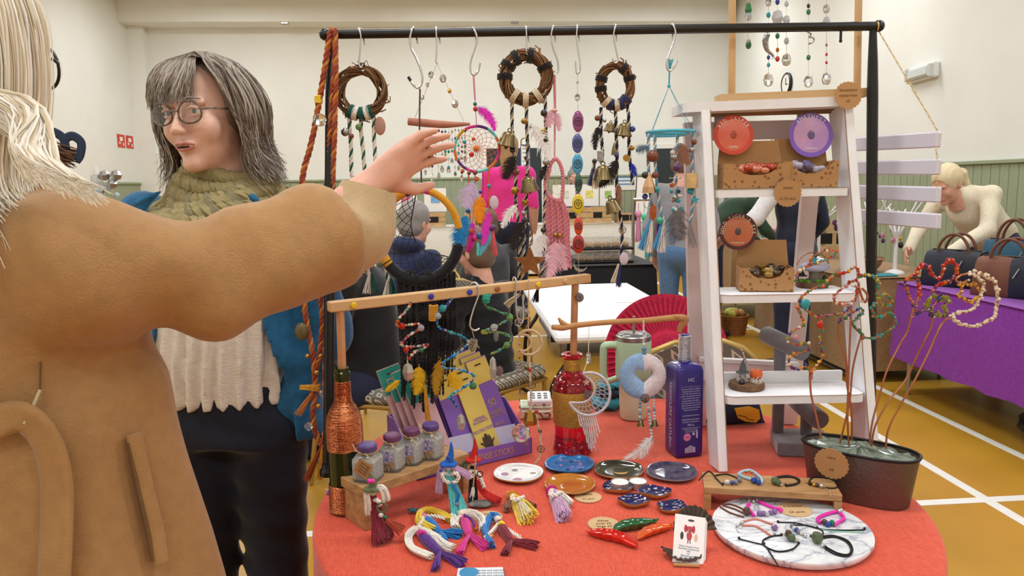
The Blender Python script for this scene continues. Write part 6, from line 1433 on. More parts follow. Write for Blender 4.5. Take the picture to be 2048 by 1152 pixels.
# crystal ball strand
t = thing('crystal_strand','thin chain with tiny figures ending in a faceted crystal ball','suncatcher',B(1042,890))
mb = MB(); mb.tube([B(1037,642),B(1039,750),B(1040,845)],.0008,5); mb.torus(B(1037,645),7 * UX,.001,n=14,m=5); part(mb,'chain',m_chrome,t)
for k in range(12): p = B(1039,660 + k * 14); bead(p,ru(.0016,.0030),random.choice((m_crys,m_fluor,m_bell,cR)),t,'small_bead',(1,1,1.2),True)
mb = MB(); p = B(1040,780); mb.ell(p,(.002,.002,.009),6,6); mb.tube([p + Zu * .004 - Rh * .005,p + Zu * .002,p + Zu * .007 + Rh * .006],.0009,5); part(mb,'fairy_charm',m_bell,t)
p = B(1042,866); mb = MB(); mb.ell(p,19 * ux(p),12,8); part(mb,'crystal_ball',m_crys,t,0)
# twine moon with bells
t = thing('twine_moon','natural twine crescent moon with plaited cord, brass bell and charms','hanging ornament',B(1080,930))
y_tw = yarn('hemp',(196,170,134)); mb = MB(); mb.tube(spl([B(1058,560),B(1057,620),B(1057,665)],4),.0012,6); part(mb,'string',y_tw,t)
mc = B(1058,685); u_ = ux(mc)
def moonring(c,r,x2,r2,m,thick): 
    a = [c + Rh * (r * math.cos(q)) + Zu * (r * math.sin(q)) for q in np.linspace(-2.5,2.5,26)]; b = [c + Rh * (x2 + r2 * math.cos(q)) + Zu * (r2 * math.sin(q)) for q in np.linspace(1.95,-1.95,20)]
    mb = MB(); mb.tube(a,thick,8); mb.tube(b,thick * .9,8); tw = twist(a,thick * .5,2,40,br=thick * .6); mb.add(tw[0].v,tw[0].f); mb.add(tw[1].v,tw[1].f); part(mb,'moon',m,t,60)
moonring(mc + Rh * (.0 * u_),25 * u_,-12 * u_,17 * u_,y_tw,.0034)
rope(t,spl([B(1058,712),B(1060,750),B(1062,790),B(1060,825)],5),.0022,[y_tw,y_tw,y_cream]); rope(t,spl([B(1072,830),B(1080,870),B(1082,905),B(1072,925),B(1058,940)],5),.002,[y_tw,y_cream])
for x,y,r,m in ((1053,735,5,m_bell),(1060,740,4,cR),(1073,823,4,cR),(1080,862,4,m_bell)): p = B(x,y,.02); bead(p,r * ux(p),m,t)
p = B(1060,835,.02); mb = MB(); w = 13 * ux(p); mb.lathe([(w,-w * 1.1),(w * 1.05,-w * .3),(w * .7,w * .9),(w * .2,w * 1.1)],p,6); part(mb,'cow_bell',m_bell2,t,0)
for x,y in ((1064,770),(1082,898)):
    p = B(x,y,.02); mb = MB(); w = 7 * ux(p); mb.torus(p,w,.0012,n=16,m=5); mb.tube([p - Rh * w,p + Rh * w],.0008,4); mb.tube([p - Zu * w,p + Zu * w],.0008,4); part(mb,'wheel_charm',m_bell,t)
# heart ring under the driftwood
DF = gf - .03
def D(x,y,d=0.0): return V(x,y,DF + d)
t = thing('heart_ring','ring wound in pale blue and white yarn round a heart shaped hole','hanging ornament',D(1285,920))
c = D(1285,752); u_ = ux(c); ro = 46 * u_
def heart(a): return (16 * math.sin(a) ** 3 / 17 * .42,(13 * math.cos(a) - 5 * math.cos(2 * a) - 2 * math.cos(3 * a) - math.cos(4 * a)) / 17 * .42 + .04)
for half,m in ((0,yarn('paleblue',(150,184,224))),(1,yarn('palepink',(222,212,216)))):
    mb = MB(); n = 46
    for i in range(n):
        a = PI * i / (n - 1) * .985 + .02; a = a if half else 2 * PI - a; hx,hy = heart(a); hx += .06
        ox,oy = math.sin(a),math.cos(a); p0 = c + Rh * (hx * ro) + Zu * (hy * ro); p1 = c + Rh * (ox * ro) + Zu * (oy * ro)
        mid = (p0 + p1) / 2; k = (p1 - p0).length / 2; d = (p1 - p0).normalized()
        mb.tube([mid + d * (k * math.cos(q)) + Fh * (.008 * math.sin(q)) for q in np.linspace(0,2 * PI,13)[:-1]],.0019,5,closed=True)
    part(mb,'yarn_winding',m,t,60)
mb = MB(); mb.tube([D(1288,640),D(1288,706)],.0008,5); mb.tube([D(1286,640),D(1287,706)],.0008,5); part(mb,'string',y_white,t)
m_pb,m_db = mat('bead_powder',(170,196,210),.4),mat('bead_denim',(96,134,156),.4)
for y,r,m in ((665,4,m_pb),(698,5,m_db),(705,5,m_db),(689,3,m_seaw)): bead(D(1288,y),r * u_,m,t)
for x0,y0,x1,y1 in ((1280,800,1280,834),(1296,803,1304,880),(1307,795,1309,838)):
    n = int((y1 - y0) / 6)
    mb = MB(); mb.tube([D(x0,y0 - 8),D(x1,y1)],.0008,4); part(mb,'thread',y_white,t)
    for i in range(n + 1): k = i / n; bead(D(x0 + (x1 - x0) * k,y0 + (y1 - y0) * k),3.4 * u_,random.choice((m_pb,m_db,m_seaw)),t,asp=(1,1,.8))
for x,y in ((1281,845),(1309,845)):
    p = D(x,y); mb = MB(); w = 8 * u_; mb.lathe([(w,-w * .9),(w * .75,-w * .4),(w * .55,w * .6),(w * .2,w * .9)],p,16); part(mb,'bell',m_bell,t,40)
mb = MB(); mb.ell(D(1290,797,-.01),(9 * u_,.002,10 * u_),7,6); part(mb,'round_tag',mat('tag_mottled',(200,180,176),.5,var=.6,vs=160,c2=(60,40,44)),t,0)
feather(t,D(1305,872,-.004),D(1245,922,-.01),34 * u_,f_white,-.008,fluff=.5)
feather(t,D(1303,872,-.002),D(1280,925,-.004),30 * u_,f_white,.004,fluff=.5)
# silver crescent net
t = thing('crescent_dreamcatcher','small silver wound crescent dreamcatcher with white lace fringe before the red bottle','dreamcatcher',D(1180,910))
c = D(1178,788,-.06); u_ = ux(c); ro = 42 * u_; y_slv = yarn('silvergrey',(196,192,200))
oa = [c + Rh * (ro * math.cos(q)) + Zu * (ro * 1.05 * math.sin(q)) for q in np.linspace(-2.75,1.85,40)]
ia = along(spl([oa[-1],c + Rh * (8 * u_) + Zu * (22 * u_),c + Rh * (10 * u_) + Zu * (2 * u_),c - Rh * (8 * u_) - Zu * (16 * u_),oa[0]],8),40)
ia = list(reversed(ia))
mb = MB(); mb.tube(oa,.0032,8); mb.tube(ia,.0026,8); part(mb,'wound_frame',y_slv,t,60)
mb = MB()
for i in range(3,36,2): mb.tube([oa[i],ia[min(39,i + 3)]],.0006,4); mb.tube([oa[i],ia[max(0,i - 3)]],.0006,4)
for k in (.33,.66): mb.tube([oa[i].lerp(ia[i],k) for i in range(2,38)],.0006,4)
part(mb,'net',y_slv,t,60)
mb = MB(); mb.tube([D(1176,648),D(1177,715),oa[-1]],.0006,4); mb.tube([D(1179,648),D(1177,715)],.0006,4); part(mb,'string',y_white,t)
for y,r in ((709,5),(716,5),(722,6)): bead(D(1177,y),r * u_,m_crys,t,facet=True)
star3(t,c - Rh * 5 * u_ + Zu * 24 * u_,8 * u_,m_clasp,'star',-Fh,.002); mb = MB(); mb.ell(c - Rh * 3 * u_ + Zu * (-2 * u_),(9 * u_,.002,10 * u_),7,6); part(mb,'round_tag',mat('tag_mottled',(200,180,176),.5,var=.6,vs=160,c2=(60,40,44)),t,0)
m_lace = mat('lace',(226,224,226),.8,alpha=.75)
for i in range(9):
    x = 1156 + i * 4.2; y1 = 862 + 28 * math.sin(i * .55 - .4) + i * 3; mb = MB(); q = spl([D(x,828,-.06),D(x + 5,850,-.06),D(x + 10,y1,-.06)],5); mb.tube(q,[.0016 + .0007 * (k % 2) for k in range(len(q))],5); part(mb,'lace_strip',m_lace,t,0)
for i in range(8): bead(D(1168 + i * 3.6,850 + i * 7,-.064),3.0 * u_,m_crys,t,'crystal',facet=True)
# ================================================================== white step ladder
m_ladw = mat('ladder_white',(232,232,236),.55,var=.04,vs=14,bump=.12,bs=40)
m_ladp = mat('ladder_inner',(222,208,210),.6,var=.04,vs=10)
m_raw = mat('worn_edge',(150,112,76),.8)
fl,frt = T(1441,944),T(1742,938)
tl_,tr_ = V(1406,222,1.80),V(1688,214,1.80)
lu = (frt - fl); lu.z = 0; lu.normalize(); lw_ = Vector((-lu.y,lu.x,0))
t = thing('step_ladder','white painted wooden step ladder used as a shelf on the stall','ladder',Vector(((fl.x + frt.x) / 2,(fl.y + frt.y) / 2,TZ)))
def lbeam(a,b,w,d,nm,m=m_ladw):
    """leg: w along the ladder's width, d along its depth"""
    X = (b - a).normalized(); Y = (lu - X * lu.dot(X)).normalized(); mb = MB(); mb.box((a + b) / 2,((b - a).length,w,d),(X,Y,X.cross(Y)),.0015); return part(mb,nm,m,t)
[lbeam(a + Zu * .003 + lw_ * .018,b + lw_ * .018,.021,.085,'front_leg') for a,b in ((fl,tl_),(frt,tr_))]
for a,b,s in ((fl,tl_,1),(frt,tr_,-1)): mb = MB(); o = lu * (.0108 * s) - lw_ * .0255; mb.tube([a + o + Zu * .004,b + o],.0009,4); part(mb,'worn_edge',m_raw,t)
bR = T(1578,848); bL = T(1396,852); hR,hL = V(1632,238,1.90),V(1384,244,1.90)
lbeam(bL + Zu * .003,hL,.042,.02,'back_leg',m_ladp); lbeam(bR + Zu * .003,hR,.042,.02,'back_leg',m_ladp)
def at_y(a,b,y):
    lo,hi = 0.0,1.0
    for _ in range(30):
        k = (lo + hi) / 2; q = a.lerp(b,k) - CAM; yy = CY - FPX * q.dot(CU) / q.dot(CF)
        if yy > y: lo = k
        else: hi = k
    return a.lerp(b,k)
TREAD = []
for yl,yr,dep,nm in ((381,374,.085,'tread'),(588,582,.105,'tread'),(787,781,.12,'tread')):
    a,b = at_y(fl,tl_,yl),at_y(frt,tr_,yr); b.z = a.z = (a.z + b.z) / 2; a2,b2 = a + lu * .012,b - lu * .012
    n = -lw_; o = [a2 + lw_ * dep,a2 + n * .018]; r_ = .022
    o = [a2 + lw_ * dep,a2 + n * .012] + [a2 + lu * (r_ - r_ * math.cos(q)) + n * (.012 + r_ * math.sin(q)) for q in (.4,.8,1.2,1.57)] + [b2 - lu * (r_ - r_ * math.cos(q)) + n * (.012 + r_ * math.sin(q)) for q in (1.57,1.2,.8,.4)] + [b2 + n * .012,b2 + lw_ * dep]
    mb = MB(); mb.prism([p - Zu * .018 for p in o],Zu * .018); tro = part(mb,nm,m_ladw,t,0); mb = MB(); mb.tube([p + Zu * .0004 for p in o[2:-2]],.0008,4); part(mb,'worn_edge',m_raw,tro); TREAD.append((a2,b2,a.z))
a,b = TREAD[2][0],TREAD[2][1]; mb = MB(); mb.beam(a + lw_ * .10 + Zu * .012,b + lw_ * .10 + Zu * .012,.012,.024); part(mb,'tread_upstand',m_ladw,t)
# top board, hinge rail and back rails
TA_,TB_ = V(1368,212,1.775),V(1694,196,1.775); zt_ = (TA_.z + TB_.z) / 2 + .006; TA_.z,TB_.z = zt_ - .004,zt_ + .004
mb = MB(); n = -lw_; mb.prism([p - Zu * .022 for p in (TA_ + lu * .012,TB_ - lu * .012,TB_ + lw_ * .012,TB_ + lw_ * .13,TA_ + lw_ * .13,TA_ + lw_ * .012)],Zu * .022); part(mb,'top_board',m_ladw,t,0)
mb = MB(); mb.beam(tl_ + lw_ * .05 - Zu * .004,tr_ + lw_ * .05 - Zu * .004,.01,.012); part(mb,'hinge_rail',m_raw,t)
mb = MB(); mb.beam(hL - Zu * .024 + lw_ * .0,hR - Zu * .024,.012,.045); part(mb,'top_rail',m_ladp,t)
ba,bb = at_y(bL,hL,735),at_y(bR,hR,745); mb = MB(); mb.beam(ba - lw_ * .026,bb - lw_ * .026,.014,.05); part(mb,'back_rail',m_ladp,t); mb = MB(); mb.beam(ba - lw_ * .026 + Zu * .03,bb - lw_ * .026 + Zu * .03,.022,.010); part(mb,'back_rail_cap',m_ladw,t)
for x in (1447,1612): mb = MB(); p = V(x,240,1.895); mb.box(p,(.046,.003,.046),(lu,lw_,Zu)); part(mb,'hinge_strap',m_steel,t)
zT = zt_
def LV(px,py,z):
    return T(px,py,z) if abs(z - CAM.z) > .03 else None
# ------------------------------------------------------------------ kraft boxes of tumbled stones
m_kprint = mat('kraft_print',(172,126,78),.85)
n_ = NT(m_kprint); vz = n_.n('TexVoronoi'); vz.inputs['Scale'].default_value = 1.2; n_.l(n_.coord('Object',(70,70,70)),vz.inputs[0]); n_.l(n_.ramp(vz.outputs[0],[(.24,(126,86,52)),(.34,(174,130,84))]),n_.b.inputs['Base Color'])
def arctext(s,c,X,Y,R_,sz,m,parent,span):
    n = len(s)
    for i,ch in enumerate(s):
        if ch == ' ': continue
        a = PI / 2 + span / 2 - span * i / (n - 1); d = X * math.cos(a) + Y * math.sin(a); text(ch,c + d * R_,sz,m,parent,d.cross(X.cross(Y)) * -1 if False else (X * math.sin(a) - Y * math.cos(a)),d)
def stonebox(lab,p,w,dep,h,bh,dc,dr,ring,core,word,sub,stone,slab_,yaw,lean):
    X = (lu * math.cos(yaw) + lw_ * math.sin(yaw)).normalized(); Y = Vector((-X.y,X.x,0)); t = thing('stone_box',lab,'box',p)
    th = .0025
    def q(u,v,z): return p + X * u + Y * v + Zu * z
    n = 13; cut = [(w * (.5 + .33 * math.cos(a)),h - .36 * h * math.sin(a) * 1.3) for a in np.linspace(PI,0,n)]
    mb = MB(); poly = [(0,.0008),(w,.0008),(w,h)] + [(u,z) for u,z in reversed(cut)] + [(0,h)]; mb.prism([q(u,0,z) for u,z in poly],Y * th); part(mb,'front',m_kprint,t,0)
    for u in (0,w - th): mb = MB(); mb.prism([q(u,th,.0008),q(u,dep,.0008),q(u,dep,h),q(u,th,h)],X * th); part(mb,'side',m_kprint,t,0)
    mb = MB(); mb.prism([q(0,dep,.0008),q(w,dep,.0008),q(w,dep,h),q(w * .96,dep + .01,h + bh),q(.04 * w,dep + .01,h + bh),q(0,dep,h)],Y * th); part(mb,'back_card',m_kraft,t,0)
    mb = MB(); mb.prism([q(0,0,.001),q(w,0,.001),q(w,dep,.001),q(0,dep,.001)],Zu * .002); part(mb,'base',m_kraft,t)
    # round header disc
    N_ = -Y; Yd = (Zu + Y * lean).normalized(); N_ = X.cross(Yd)
    if N_.dot(Y) > 0: N_ = -N_
    c = dc - N_ * .001; mb = MB(); mb.lathe([(dr,0),(dr,.0015)],c,40,N_); dsc = part(mb,'header_disc',ring,t)
    mb = MB(); mb.lathe([(dr * .8,.0015),(dr * .78,.0019)],c,36,N_); part(mb,'disc_centre',core,dsc)
    arctext(word,c + N_ * .0024,X,Yd,dr * .83,dr * .24,m_white,dsc,.22 * (len(word) - 1)); text(sub,c + N_ * .0024 - Yd * dr * .6,dr * .15,m_white,dsc,X,Yd)
    mb = MB(); mb.ell(c + N_ * .0022,(dr * .17,.001,dr * .2),8,6,(X,N_,Yd)); part(mb,'printed_stone',stone[0],dsc)
    k = 0
    for i in range(16):
        m = random.choice(stone); u,v = ru(.16,.84),ru(.12,.9); r = ru(.008,.011)
        mb = MB(); mb.ell(q(w * u,dep * v,h * .62 + ru(0,.012) + .012 * v),(r * 1.2,r,r * .85),9,6,jit=.05); solo(mb,'tumbled_stone',m,slab_,'stone',slab_,60)
    mb = MB(); mb.prism([q(th,th,.003),q(w - th,th,.003),q(w - th,dep,.003),q(th,dep,.003)],Zu * (h * .5)); part(mb,'inner_tray',m_kraft,t)
    return t
s_red = [mat('jasper',(170,56,34),.15,coat=.6,var=.2,vs=60),mat('jasper2',(196,120,90),.15,coat=.6,var=.2,vs=60)]
s_ame = [mat('amethyst',(120,104,150),.12,trans=.3,var=.3,vs=60),mat('amethyst2',(196,190,206),.12,trans=.3,var=.2,vs=60)]
s_tig = [mat('tiger',(70,52,34),.12,coat=.7,var=.4,vs=90),mat('tiger2',(150,116,40),.12,coat=.7,var=.3,vs=60)]
z1,z2 = TREAD[0][2],TREAD[1][2]
p1_ = TREAD[0][0] + lu * .020 - lw_ * .024; u_ = 1.72 / 1500
def disc_at(x,y,p,dep): q = p + lw_ * dep; return V(x,y,cf(q)[1] - .006)
stonebox('kraft box of red jasper stones with red round header',p1_ + Zu * .0005,.150,.065,.058,.055,V(1467,270,cf(p1_)[1] + .05),38 * 1.83 / 1500,mat('disc_red',(206,70,52),.35),mat('disc_red2',(220,96,72),.35,c2=(226,130,104),vs=20),'RED JASPER','Stability',s_red,'red jasper tumbled stone in the kraft box',-.06,.12)
p2_ = TREAD[0][1] - lu * .155 - lw_ * .024
stonebox('kraft box of amethyst stones with violet round header',p2_ + Zu * .0005,.128,.065,.062,.055,V(1622,270,cf(p2_)[1] + .05),41 * 1.9 / 1500,mat('disc_violet',(128,92,190),.35),mat('disc_violet2',(206,160,196),.35,c2=(180,140,210),vs=20),'AMETHYST','Intuition',s_ame,'amethyst tumbled stone in the kraft box',.0,.12)
p3_ = T(1479,584,z2); p3_.z = z2
stonebox('kraft box of gold tiger eye stones with dark brown round header',p3_ + Zu * .0005,.122,.075,.056,.06,V(1476,463,cf(p3_)[1] + .055),37 * 1.8 / 1500,mat('disc_brown',(84,34,28),.35),mat('disc_rust',(190,96,60),.35,c2=(206,130,90),vs=20),"GOLD TIGER'S EYE",'Protection',s_tig,'gold tiger eye tumbled stone in the kraft box',-.18,.1)
scallop(V(1696,191,cf(TB_)[1] - .012),lu,(Zu * .98 + lw_ * .1).normalized(),.031,'kraft scalloped circle on the top corner of the ladder',('Suncatchers','crystal from','£5'),size=.0085)
scallop(V(1575,386,cf(TREAD[0][0].lerp(TREAD[0][1],.55))[1] - .042),lu,Zu,.031,'kraft scalloped circle on the upper tread edge of the ladder',('stones','£1.50 each'),size=.0085)
# ------------------------------------------------------------------ fairy scenes on wood slices
m_bark = mat('bark',(112,82,58),.9,var=.3,vs=80,bump=.6,bs=120)
p = T(1624,574,z2); t = thing('fairy_garden','wood slice with green moss and a pastel roofed fairy house','ornament',p)
mb = MB(); mb.lathe([(.036,.0006),(.038,.004),(.037,.013),(.035,.014)],p,22); part(mb,'wood_slice',m_bark,t)
mb = MB(); [mb.ell(p + Zu * .014 + Rh * ru(-.03,.03) + Fh * ru(-.028,.028),(ru(.002,.006),.003,ru(.003,.008)),6,4) for _ in range(50)]; part(mb,'moss',mat('moss',(96,150,44),.95,var=.3,vs=150),t,kind='stuff')
mb = MB(); mb.lathe([(.014,.012),(.012,.03),(.0135,.045)],p + Rh * .004,14); part(mb,'house_wall',mat('house_stone',(120,110,100),.8),t)
mb = MB(); mb.ell(p + Zu * .05 + Rh * .006,(.036,.028,.013),18,8); part(mb,'pastel_roof',mat('pastel',(214,190,206),.5,var=.25,vs=30,c2=(150,180,220)),t,60)
star3(t,p + Zu * .066 + Rh * .002,.012,mat('star_turq',(60,160,180),.4),'starfish',-Fh); mb = MB(); mb.ell(p + Rh * .03 + Zu * .02,(.006,.006,.010),10,8); mb.lathe([(.012,.028),(.002,.044)],p - Rh * .028,12); mb.lathe([(.016,.028),(.015,.0295)],p - Rh * .028,14); part(mb,'cat_and_hat',m_black,t)
bead(p + Rh * .03 + Zu * .04,.005,m_seaw,t,'owl_bead'); mb = MB(); mb.torus(p + Zu * .045,.04,.0016,(Rh,Zu,Fh),20,5,.3,2.9); part(mb,'wire_arch',m_copper2,t)
z3 = TREAD[2][2]; p = T(1493,776,z3); t = thing('witch_scene','wood slice with grey witch hat, orange pumpkin and white fluff','ornament',p)
mb = MB(); mb.lathe([(.040,.0006),(.042,.004),(.041,.014),(.039,.015)],p,22); part(mb,'wood_slice',m_bark,t)
mb = MB(); fibres(mb,[p + Zu * .012 + Rh * .012 - Fh * .015,p + Zu * .022 + Rh * .028 - Fh * .005],.012,.016,60,.0005,4); fibres(mb,[p + Zu * .014 - Rh * .02,p + Zu * .024 + Rh * .0],.01,.012,40,.0005,4); part(mb,'white_fluff',y_white,t,0,kind='stuff')
mb = MB(); hp0 = p - Rh * .010 + Zu * .026; mb.lathe([(.016,0),(.0155,.002),(.009,.003),(.0075,.012),(.005,.022),(.002,.028)],hp0 + Zu * .012,16); mb.tube([hp0 + Zu * .038,hp0 + Zu * .044 + Rh * .002,hp0 + Zu * .046 + Rh * .006],[.0022,.0018,.001],6); part(mb,'witch_hat',mat('hat_slate',(86,92,98),.7),t,40)
mb = MB(); mb.lathe([(.009,-.014),(.008,0),(.006,.01)],hp0,12); part(mb,'witch_body',m_slv,t); bead(p - Rh * .018 + Zu * .021 - Fh * .02,.008,m_dkb,t,'cauldron',(1,1,.8)); mb = MB(); mb.tube([hp0 + Zu * .06,hp0 + Rh * .02 + Zu * .0],.0022,6); part(mb,'broomstick',m_clasp,t)
mb = MB(); pc2 = p + Rh * .022 + Zu * .034
for k in range(8): a = 2 * PI * k / 8; mb.ell(pc2 + Rh * (math.cos(a) * .0075) + Fh * (math.sin(a) * .0075),(.0085,.0085,.0115),8,6)
part(mb,'pumpkin',mat('pumpkin',(226,104,50),.4),t,60)
# ------------------------------------------------------------------ suncatcher frame on the ladder top
t = thing('wooden_stand','pale wooden frame standing on the ladder top','stand',TA_.lerp(TB_,.5))
fa,fb = V(1434,188,1.83),V(1729,178,1.83); fa.z,fb.z = zT + .007,zT + .016; fd = (fb - fa).normalized(); mb = MB(); mb.beam(fa,fb,.05,.02,bev=.001); part(mb,'base_board',m_pine,t)
ups = []
for x,k in ((1465,.10),(1712,.95)): q = fa.lerp(fb,k) + Zu * .011; e = V(x - (0 if x < 1600 else -6),-60,cf(q)[1]); mb = MB(); mb.tube([q,e],.0085,12); part(mb,'upright',m_pine,t); ups.append(e)
mb = MB(); mb.beam(ups[0] - fd * .01,ups[1] + fd * .01,.018,.018); part(mb,'crossbar',m_pine,t)
fq = cf(fa.lerp(fb,.5))[1]
for x,lab,drops in ((1497,'frame suncatcher with green glass bell and green tip',[(12,6,cG),(20,8,cG),(32,8,m_clear),(85,6,m_clear),(90,7,cG)]),(1537,'frame suncatcher with silver mermaid charm and pear drop',[(5,7,m_crys),(30,5,cT),(115,4,cB),(130,4,cT),(160,12,m_crys)]),(1555,'frame suncatcher with round lace disc and red drop',[(4,5,cB),(35,13,m_clear),(72,5,cG),(100,4,cO),(118,5,cR)]),(1573,'frame suncatcher with single round crystal above the clock',[(8,5,m_clear),(40,8,m_clear),(82,6,m_clear),(120,11,m_crys)]),(1617,'frame suncatcher with silver snake charm and round crystal',[(12,4,m_dkb),(24,5,cG),(115,5,cG),(163,11,m_crys)]),(1653,'frame suncatcher with pink beads and large round crystal',[(18,8,m_crys),(42,8,m_clear),(90,3,cK),(109,3,cR),(125,3,cR),(158,11,m_crys)])):
    t = thing('suncatcher',lab,'suncatcher',V(x,170,fq),'suncatchers on the wooden frame'); mb = MB(); q = V(x,-50,fq); k = (q - ups[0]).dot(fd) / ((ups[1] - ups[0]).dot(fd)); mb.tube([ups[0].lerp(ups[1],k) - Zu * .009,V(x,drops[-1][0],fq)],.0006,4); part(mb,'thread',m_thr,t)
    for y,r,m in drops: bead(V(x,y,fq),r * fq / 1500,m,t,'crystal',(.9,.7,1.15),True)
    if x == 1537: mb = MB(); mb.tube(spl([V(xx,yy,fq) for xx,yy in ((1536,66),(1530,82),(1534,100),(1545,110),(1547,118))],4),[.004,.007,.0075,.007,.007,.006,.006,.005,.005,.004,.004,.003,.003,.003,.002,.004,.005],7); part(mb,'mermaid_charm',m_slv,t,60)
    if x == 1617: mb = MB(); mb.tube(spl([V(xx,yy,fq) for xx,yy in ((1612,62),(1622,68),(1618,74),(1627,76),(1626,84),(1617,88))],4),.002,6); part(mb,'snake_charm',m_slv,t,60)
# ------------------------------------------------------------------ hanging lavender slats on a gold chain
m_lav = mat('slat_lavender',(214,212,226),.6)
t = thing('hanging_display','four lavender white wooden slats hung on gold chain from the rail end','display',V(1873,460,1.7)); SL = []
for yl0,yl1,yr0,yr1 in ((277,303,263,295),(324,349,319,349),(369,396,374,405),(415,444,426,460)):
    a,b = V(1690,(yl0 + yl1) / 2,2.02),V(1879,(yr0 + yr1) / 2,1.68); mb = MB(); mb.beam(a,b,.014,.035,bev=.003); part(mb,'slat',m_lav,t); SL.append(b)
m_gch = mat('gold_chain',(214,182,110),.3,metal=.8); 
def chain(a,b):
    mb = MB(); n = max(2,int((b - a).length / .008))
    for i in range(n): c = a.lerp(b,(i + .5) / n); mb.torus(c,.0042,.0007,((b - a).normalized(),Fh if i % 2 else Rh,Zu),8,4,yr=.5)
    part(mb,'gold_chain',m_gch,t,60)
chain(R(1755,58),SL[0] + Zu * .02 - Rh * .006)
for a,b in zip(SL,SL[1:]): chain(a - Zu * .018 - Rh * .006,b + Zu * .018 - Rh * .006)
mb = MB(); mb.torus(R(1752,54),.0125,.0014,(Fh,Zu,Rh),20,5); part(mb,'hanging_ring',m_gch,t,60)
# ================================================================== people
def skinmat(n,c): return mat('skin_' + n,c,.5,sss=.12,var=.06,vs=40)
sk_a,sk_b = skinmat('fair',(226,182,162)),skinmat('rosy',(214,160,138))
m_eyew,m_iris = mat('eye_white',(226,222,216),.2),mat('iris',(70,70,66),.2)
m_lip = mat('lips',(190,118,108),.5)
def fab(n,c,v=.06,b=.25,bs=260,**k): return mat('fabric_' + n,c,.9,var=v,vs=50,bump=b,bs=bs,sheen=.25,**k)
def head_sdf(P,full=True):
    d = s_ell(P,(0,.012,.032),(.074,.094,.098)); d = smin(d,s_ell(P,(0,-.026,-.048),(.056,.062,.07)),.03)
    if full:
        for s in (-1,1):
            d = smin(d,s_ell(P,(s * .038,-.062,-.024),(.028,.026,.03)),.02); d = smin(d,s_cap(P,(s * .012,-.088,.028),(s * .046,-.078,.028),.008,.008),.012)
            d = -smin(-d,s_ell(P,(s * .032,-.106,.010),(.019,.016,.013)),.014); d = smin(d,s_ell(P,(s * .076,.012,-.008),(.01,.018,.03)),.008)
            d = smin(d,s_ell(P,(s * .011,-.106,-.030),(.008,.009,.007)),.006)
        d = smin(d,s_cap(P,(0,-.088,.022),(0,-.112,-.026),.007,.0105),.010); d = smin(d,s_ell(P,(0,-.074,-.098),(.022,.02,.018)),.02)
        d = smin(d,s_ell(P,(0,-.088,-.058),(.024,.014,.012)),.01)
    return smin(d,s_cap(P,(0,.022,-.06),(0,.036,-.19),.05,.056),.02)
def headM(c,yaw,pitch=0.0,roll=0.0,s=1.0):
    """local face direction -Y; yaw turns it (0 = towards the camera)"""
    B_ = Matrix((Rh,Fh,Zu)).transposed(); return Matrix.Translation(c) @ (B_ @ Matrix.Rotation(yaw,3,'Z') @ Matrix.Rotation(pitch,3,'X') @ Matrix.Rotation(roll,3,'Y')).to_4x4() @ Matrix.Scale(s,4)
def face(t,M,brow,teeth=False):
    def L(x,y,z): return M @ Vector((x,y,z))
    X,Y,Z = [(M.to_3x3() @ Vector(v)).normalized() for v in ((1,0,0),(0,1,0),(0,0,1))]
    for s in (-1,1):
        mb = MB(); mb.ell(L(s * .032,-.081,.011),.0122,14,10,(X,Y,Z)); e = part(mb,'eye',m_eyew,t,60)
        mb = MB(); mb.ell(L(s * .032 + .002,-.0915,.010),(.0056,.0022,.0056),12,6,(X,Y,Z)); part(mb,'iris',m_iris,e,60)
        mb = MB(); mb.tube([L(s * .02,-.094,.016),L(s * .032,-.0955,.0195),L(s * .045,-.088,.015)],.0034,6); mb.tube([L(s * .022,-.0925,.002),L(s * .032,-.0935,.0005),L(s * .043,-.087,.004)],.003,6); part(mb,'eyelid',sk_b,t,60)
        mb = MB(); mb.tube([L(s * .014,-.099,.033),L(s * .03,-.0985,.038),L(s * .05,-.085,.034)],[.0022,.003,.0012],6); part(mb,'eyebrow',brow,t,60)
    mb = MB(); mb.tube(spl([L(-.024,-.090,-.058),L(-.01,-.1015,-.0545),L(0,-.1025,-.056),L(.01,-.1015,-.0545),L(.024,-.090,-.058)],4),[.001] + [.0028] * 15 + [.001],8); mb.tube(spl([L(-.022,-.090,-.0625),L(0,-.101,-.068),L(.022,-.090,-.0625)],5),[.001] + [.0034] * 9 + [.001],8); part(mb,'lips',m_lip,t,60)
    mb = MB(); mb.ell(L(0,-.0985,-.0615),(.018,.004,.0032),12,6,(X,Y,Z)); part(mb,'mouth',mat('mouth_dark',(66,28,28),.6),t,60)
def strands(t,curves,r,mats,name='hair'):
    g = [MB() for _ in mats]
    for c in curves:
        n = len(c) - 1; q = r * ru(.6,1.2); random.choice(g).tube(c,[q * (.5 + .5 * math.sin(PI * min(.5,i / n + .15))) * (1 - .75 * max(0,i / n - .6) / .4) for i in range(n + 1)],4,flat=.6)
    for mb,m in zip(g,mats): part(mb,name,m,t,60,kind='stuff')
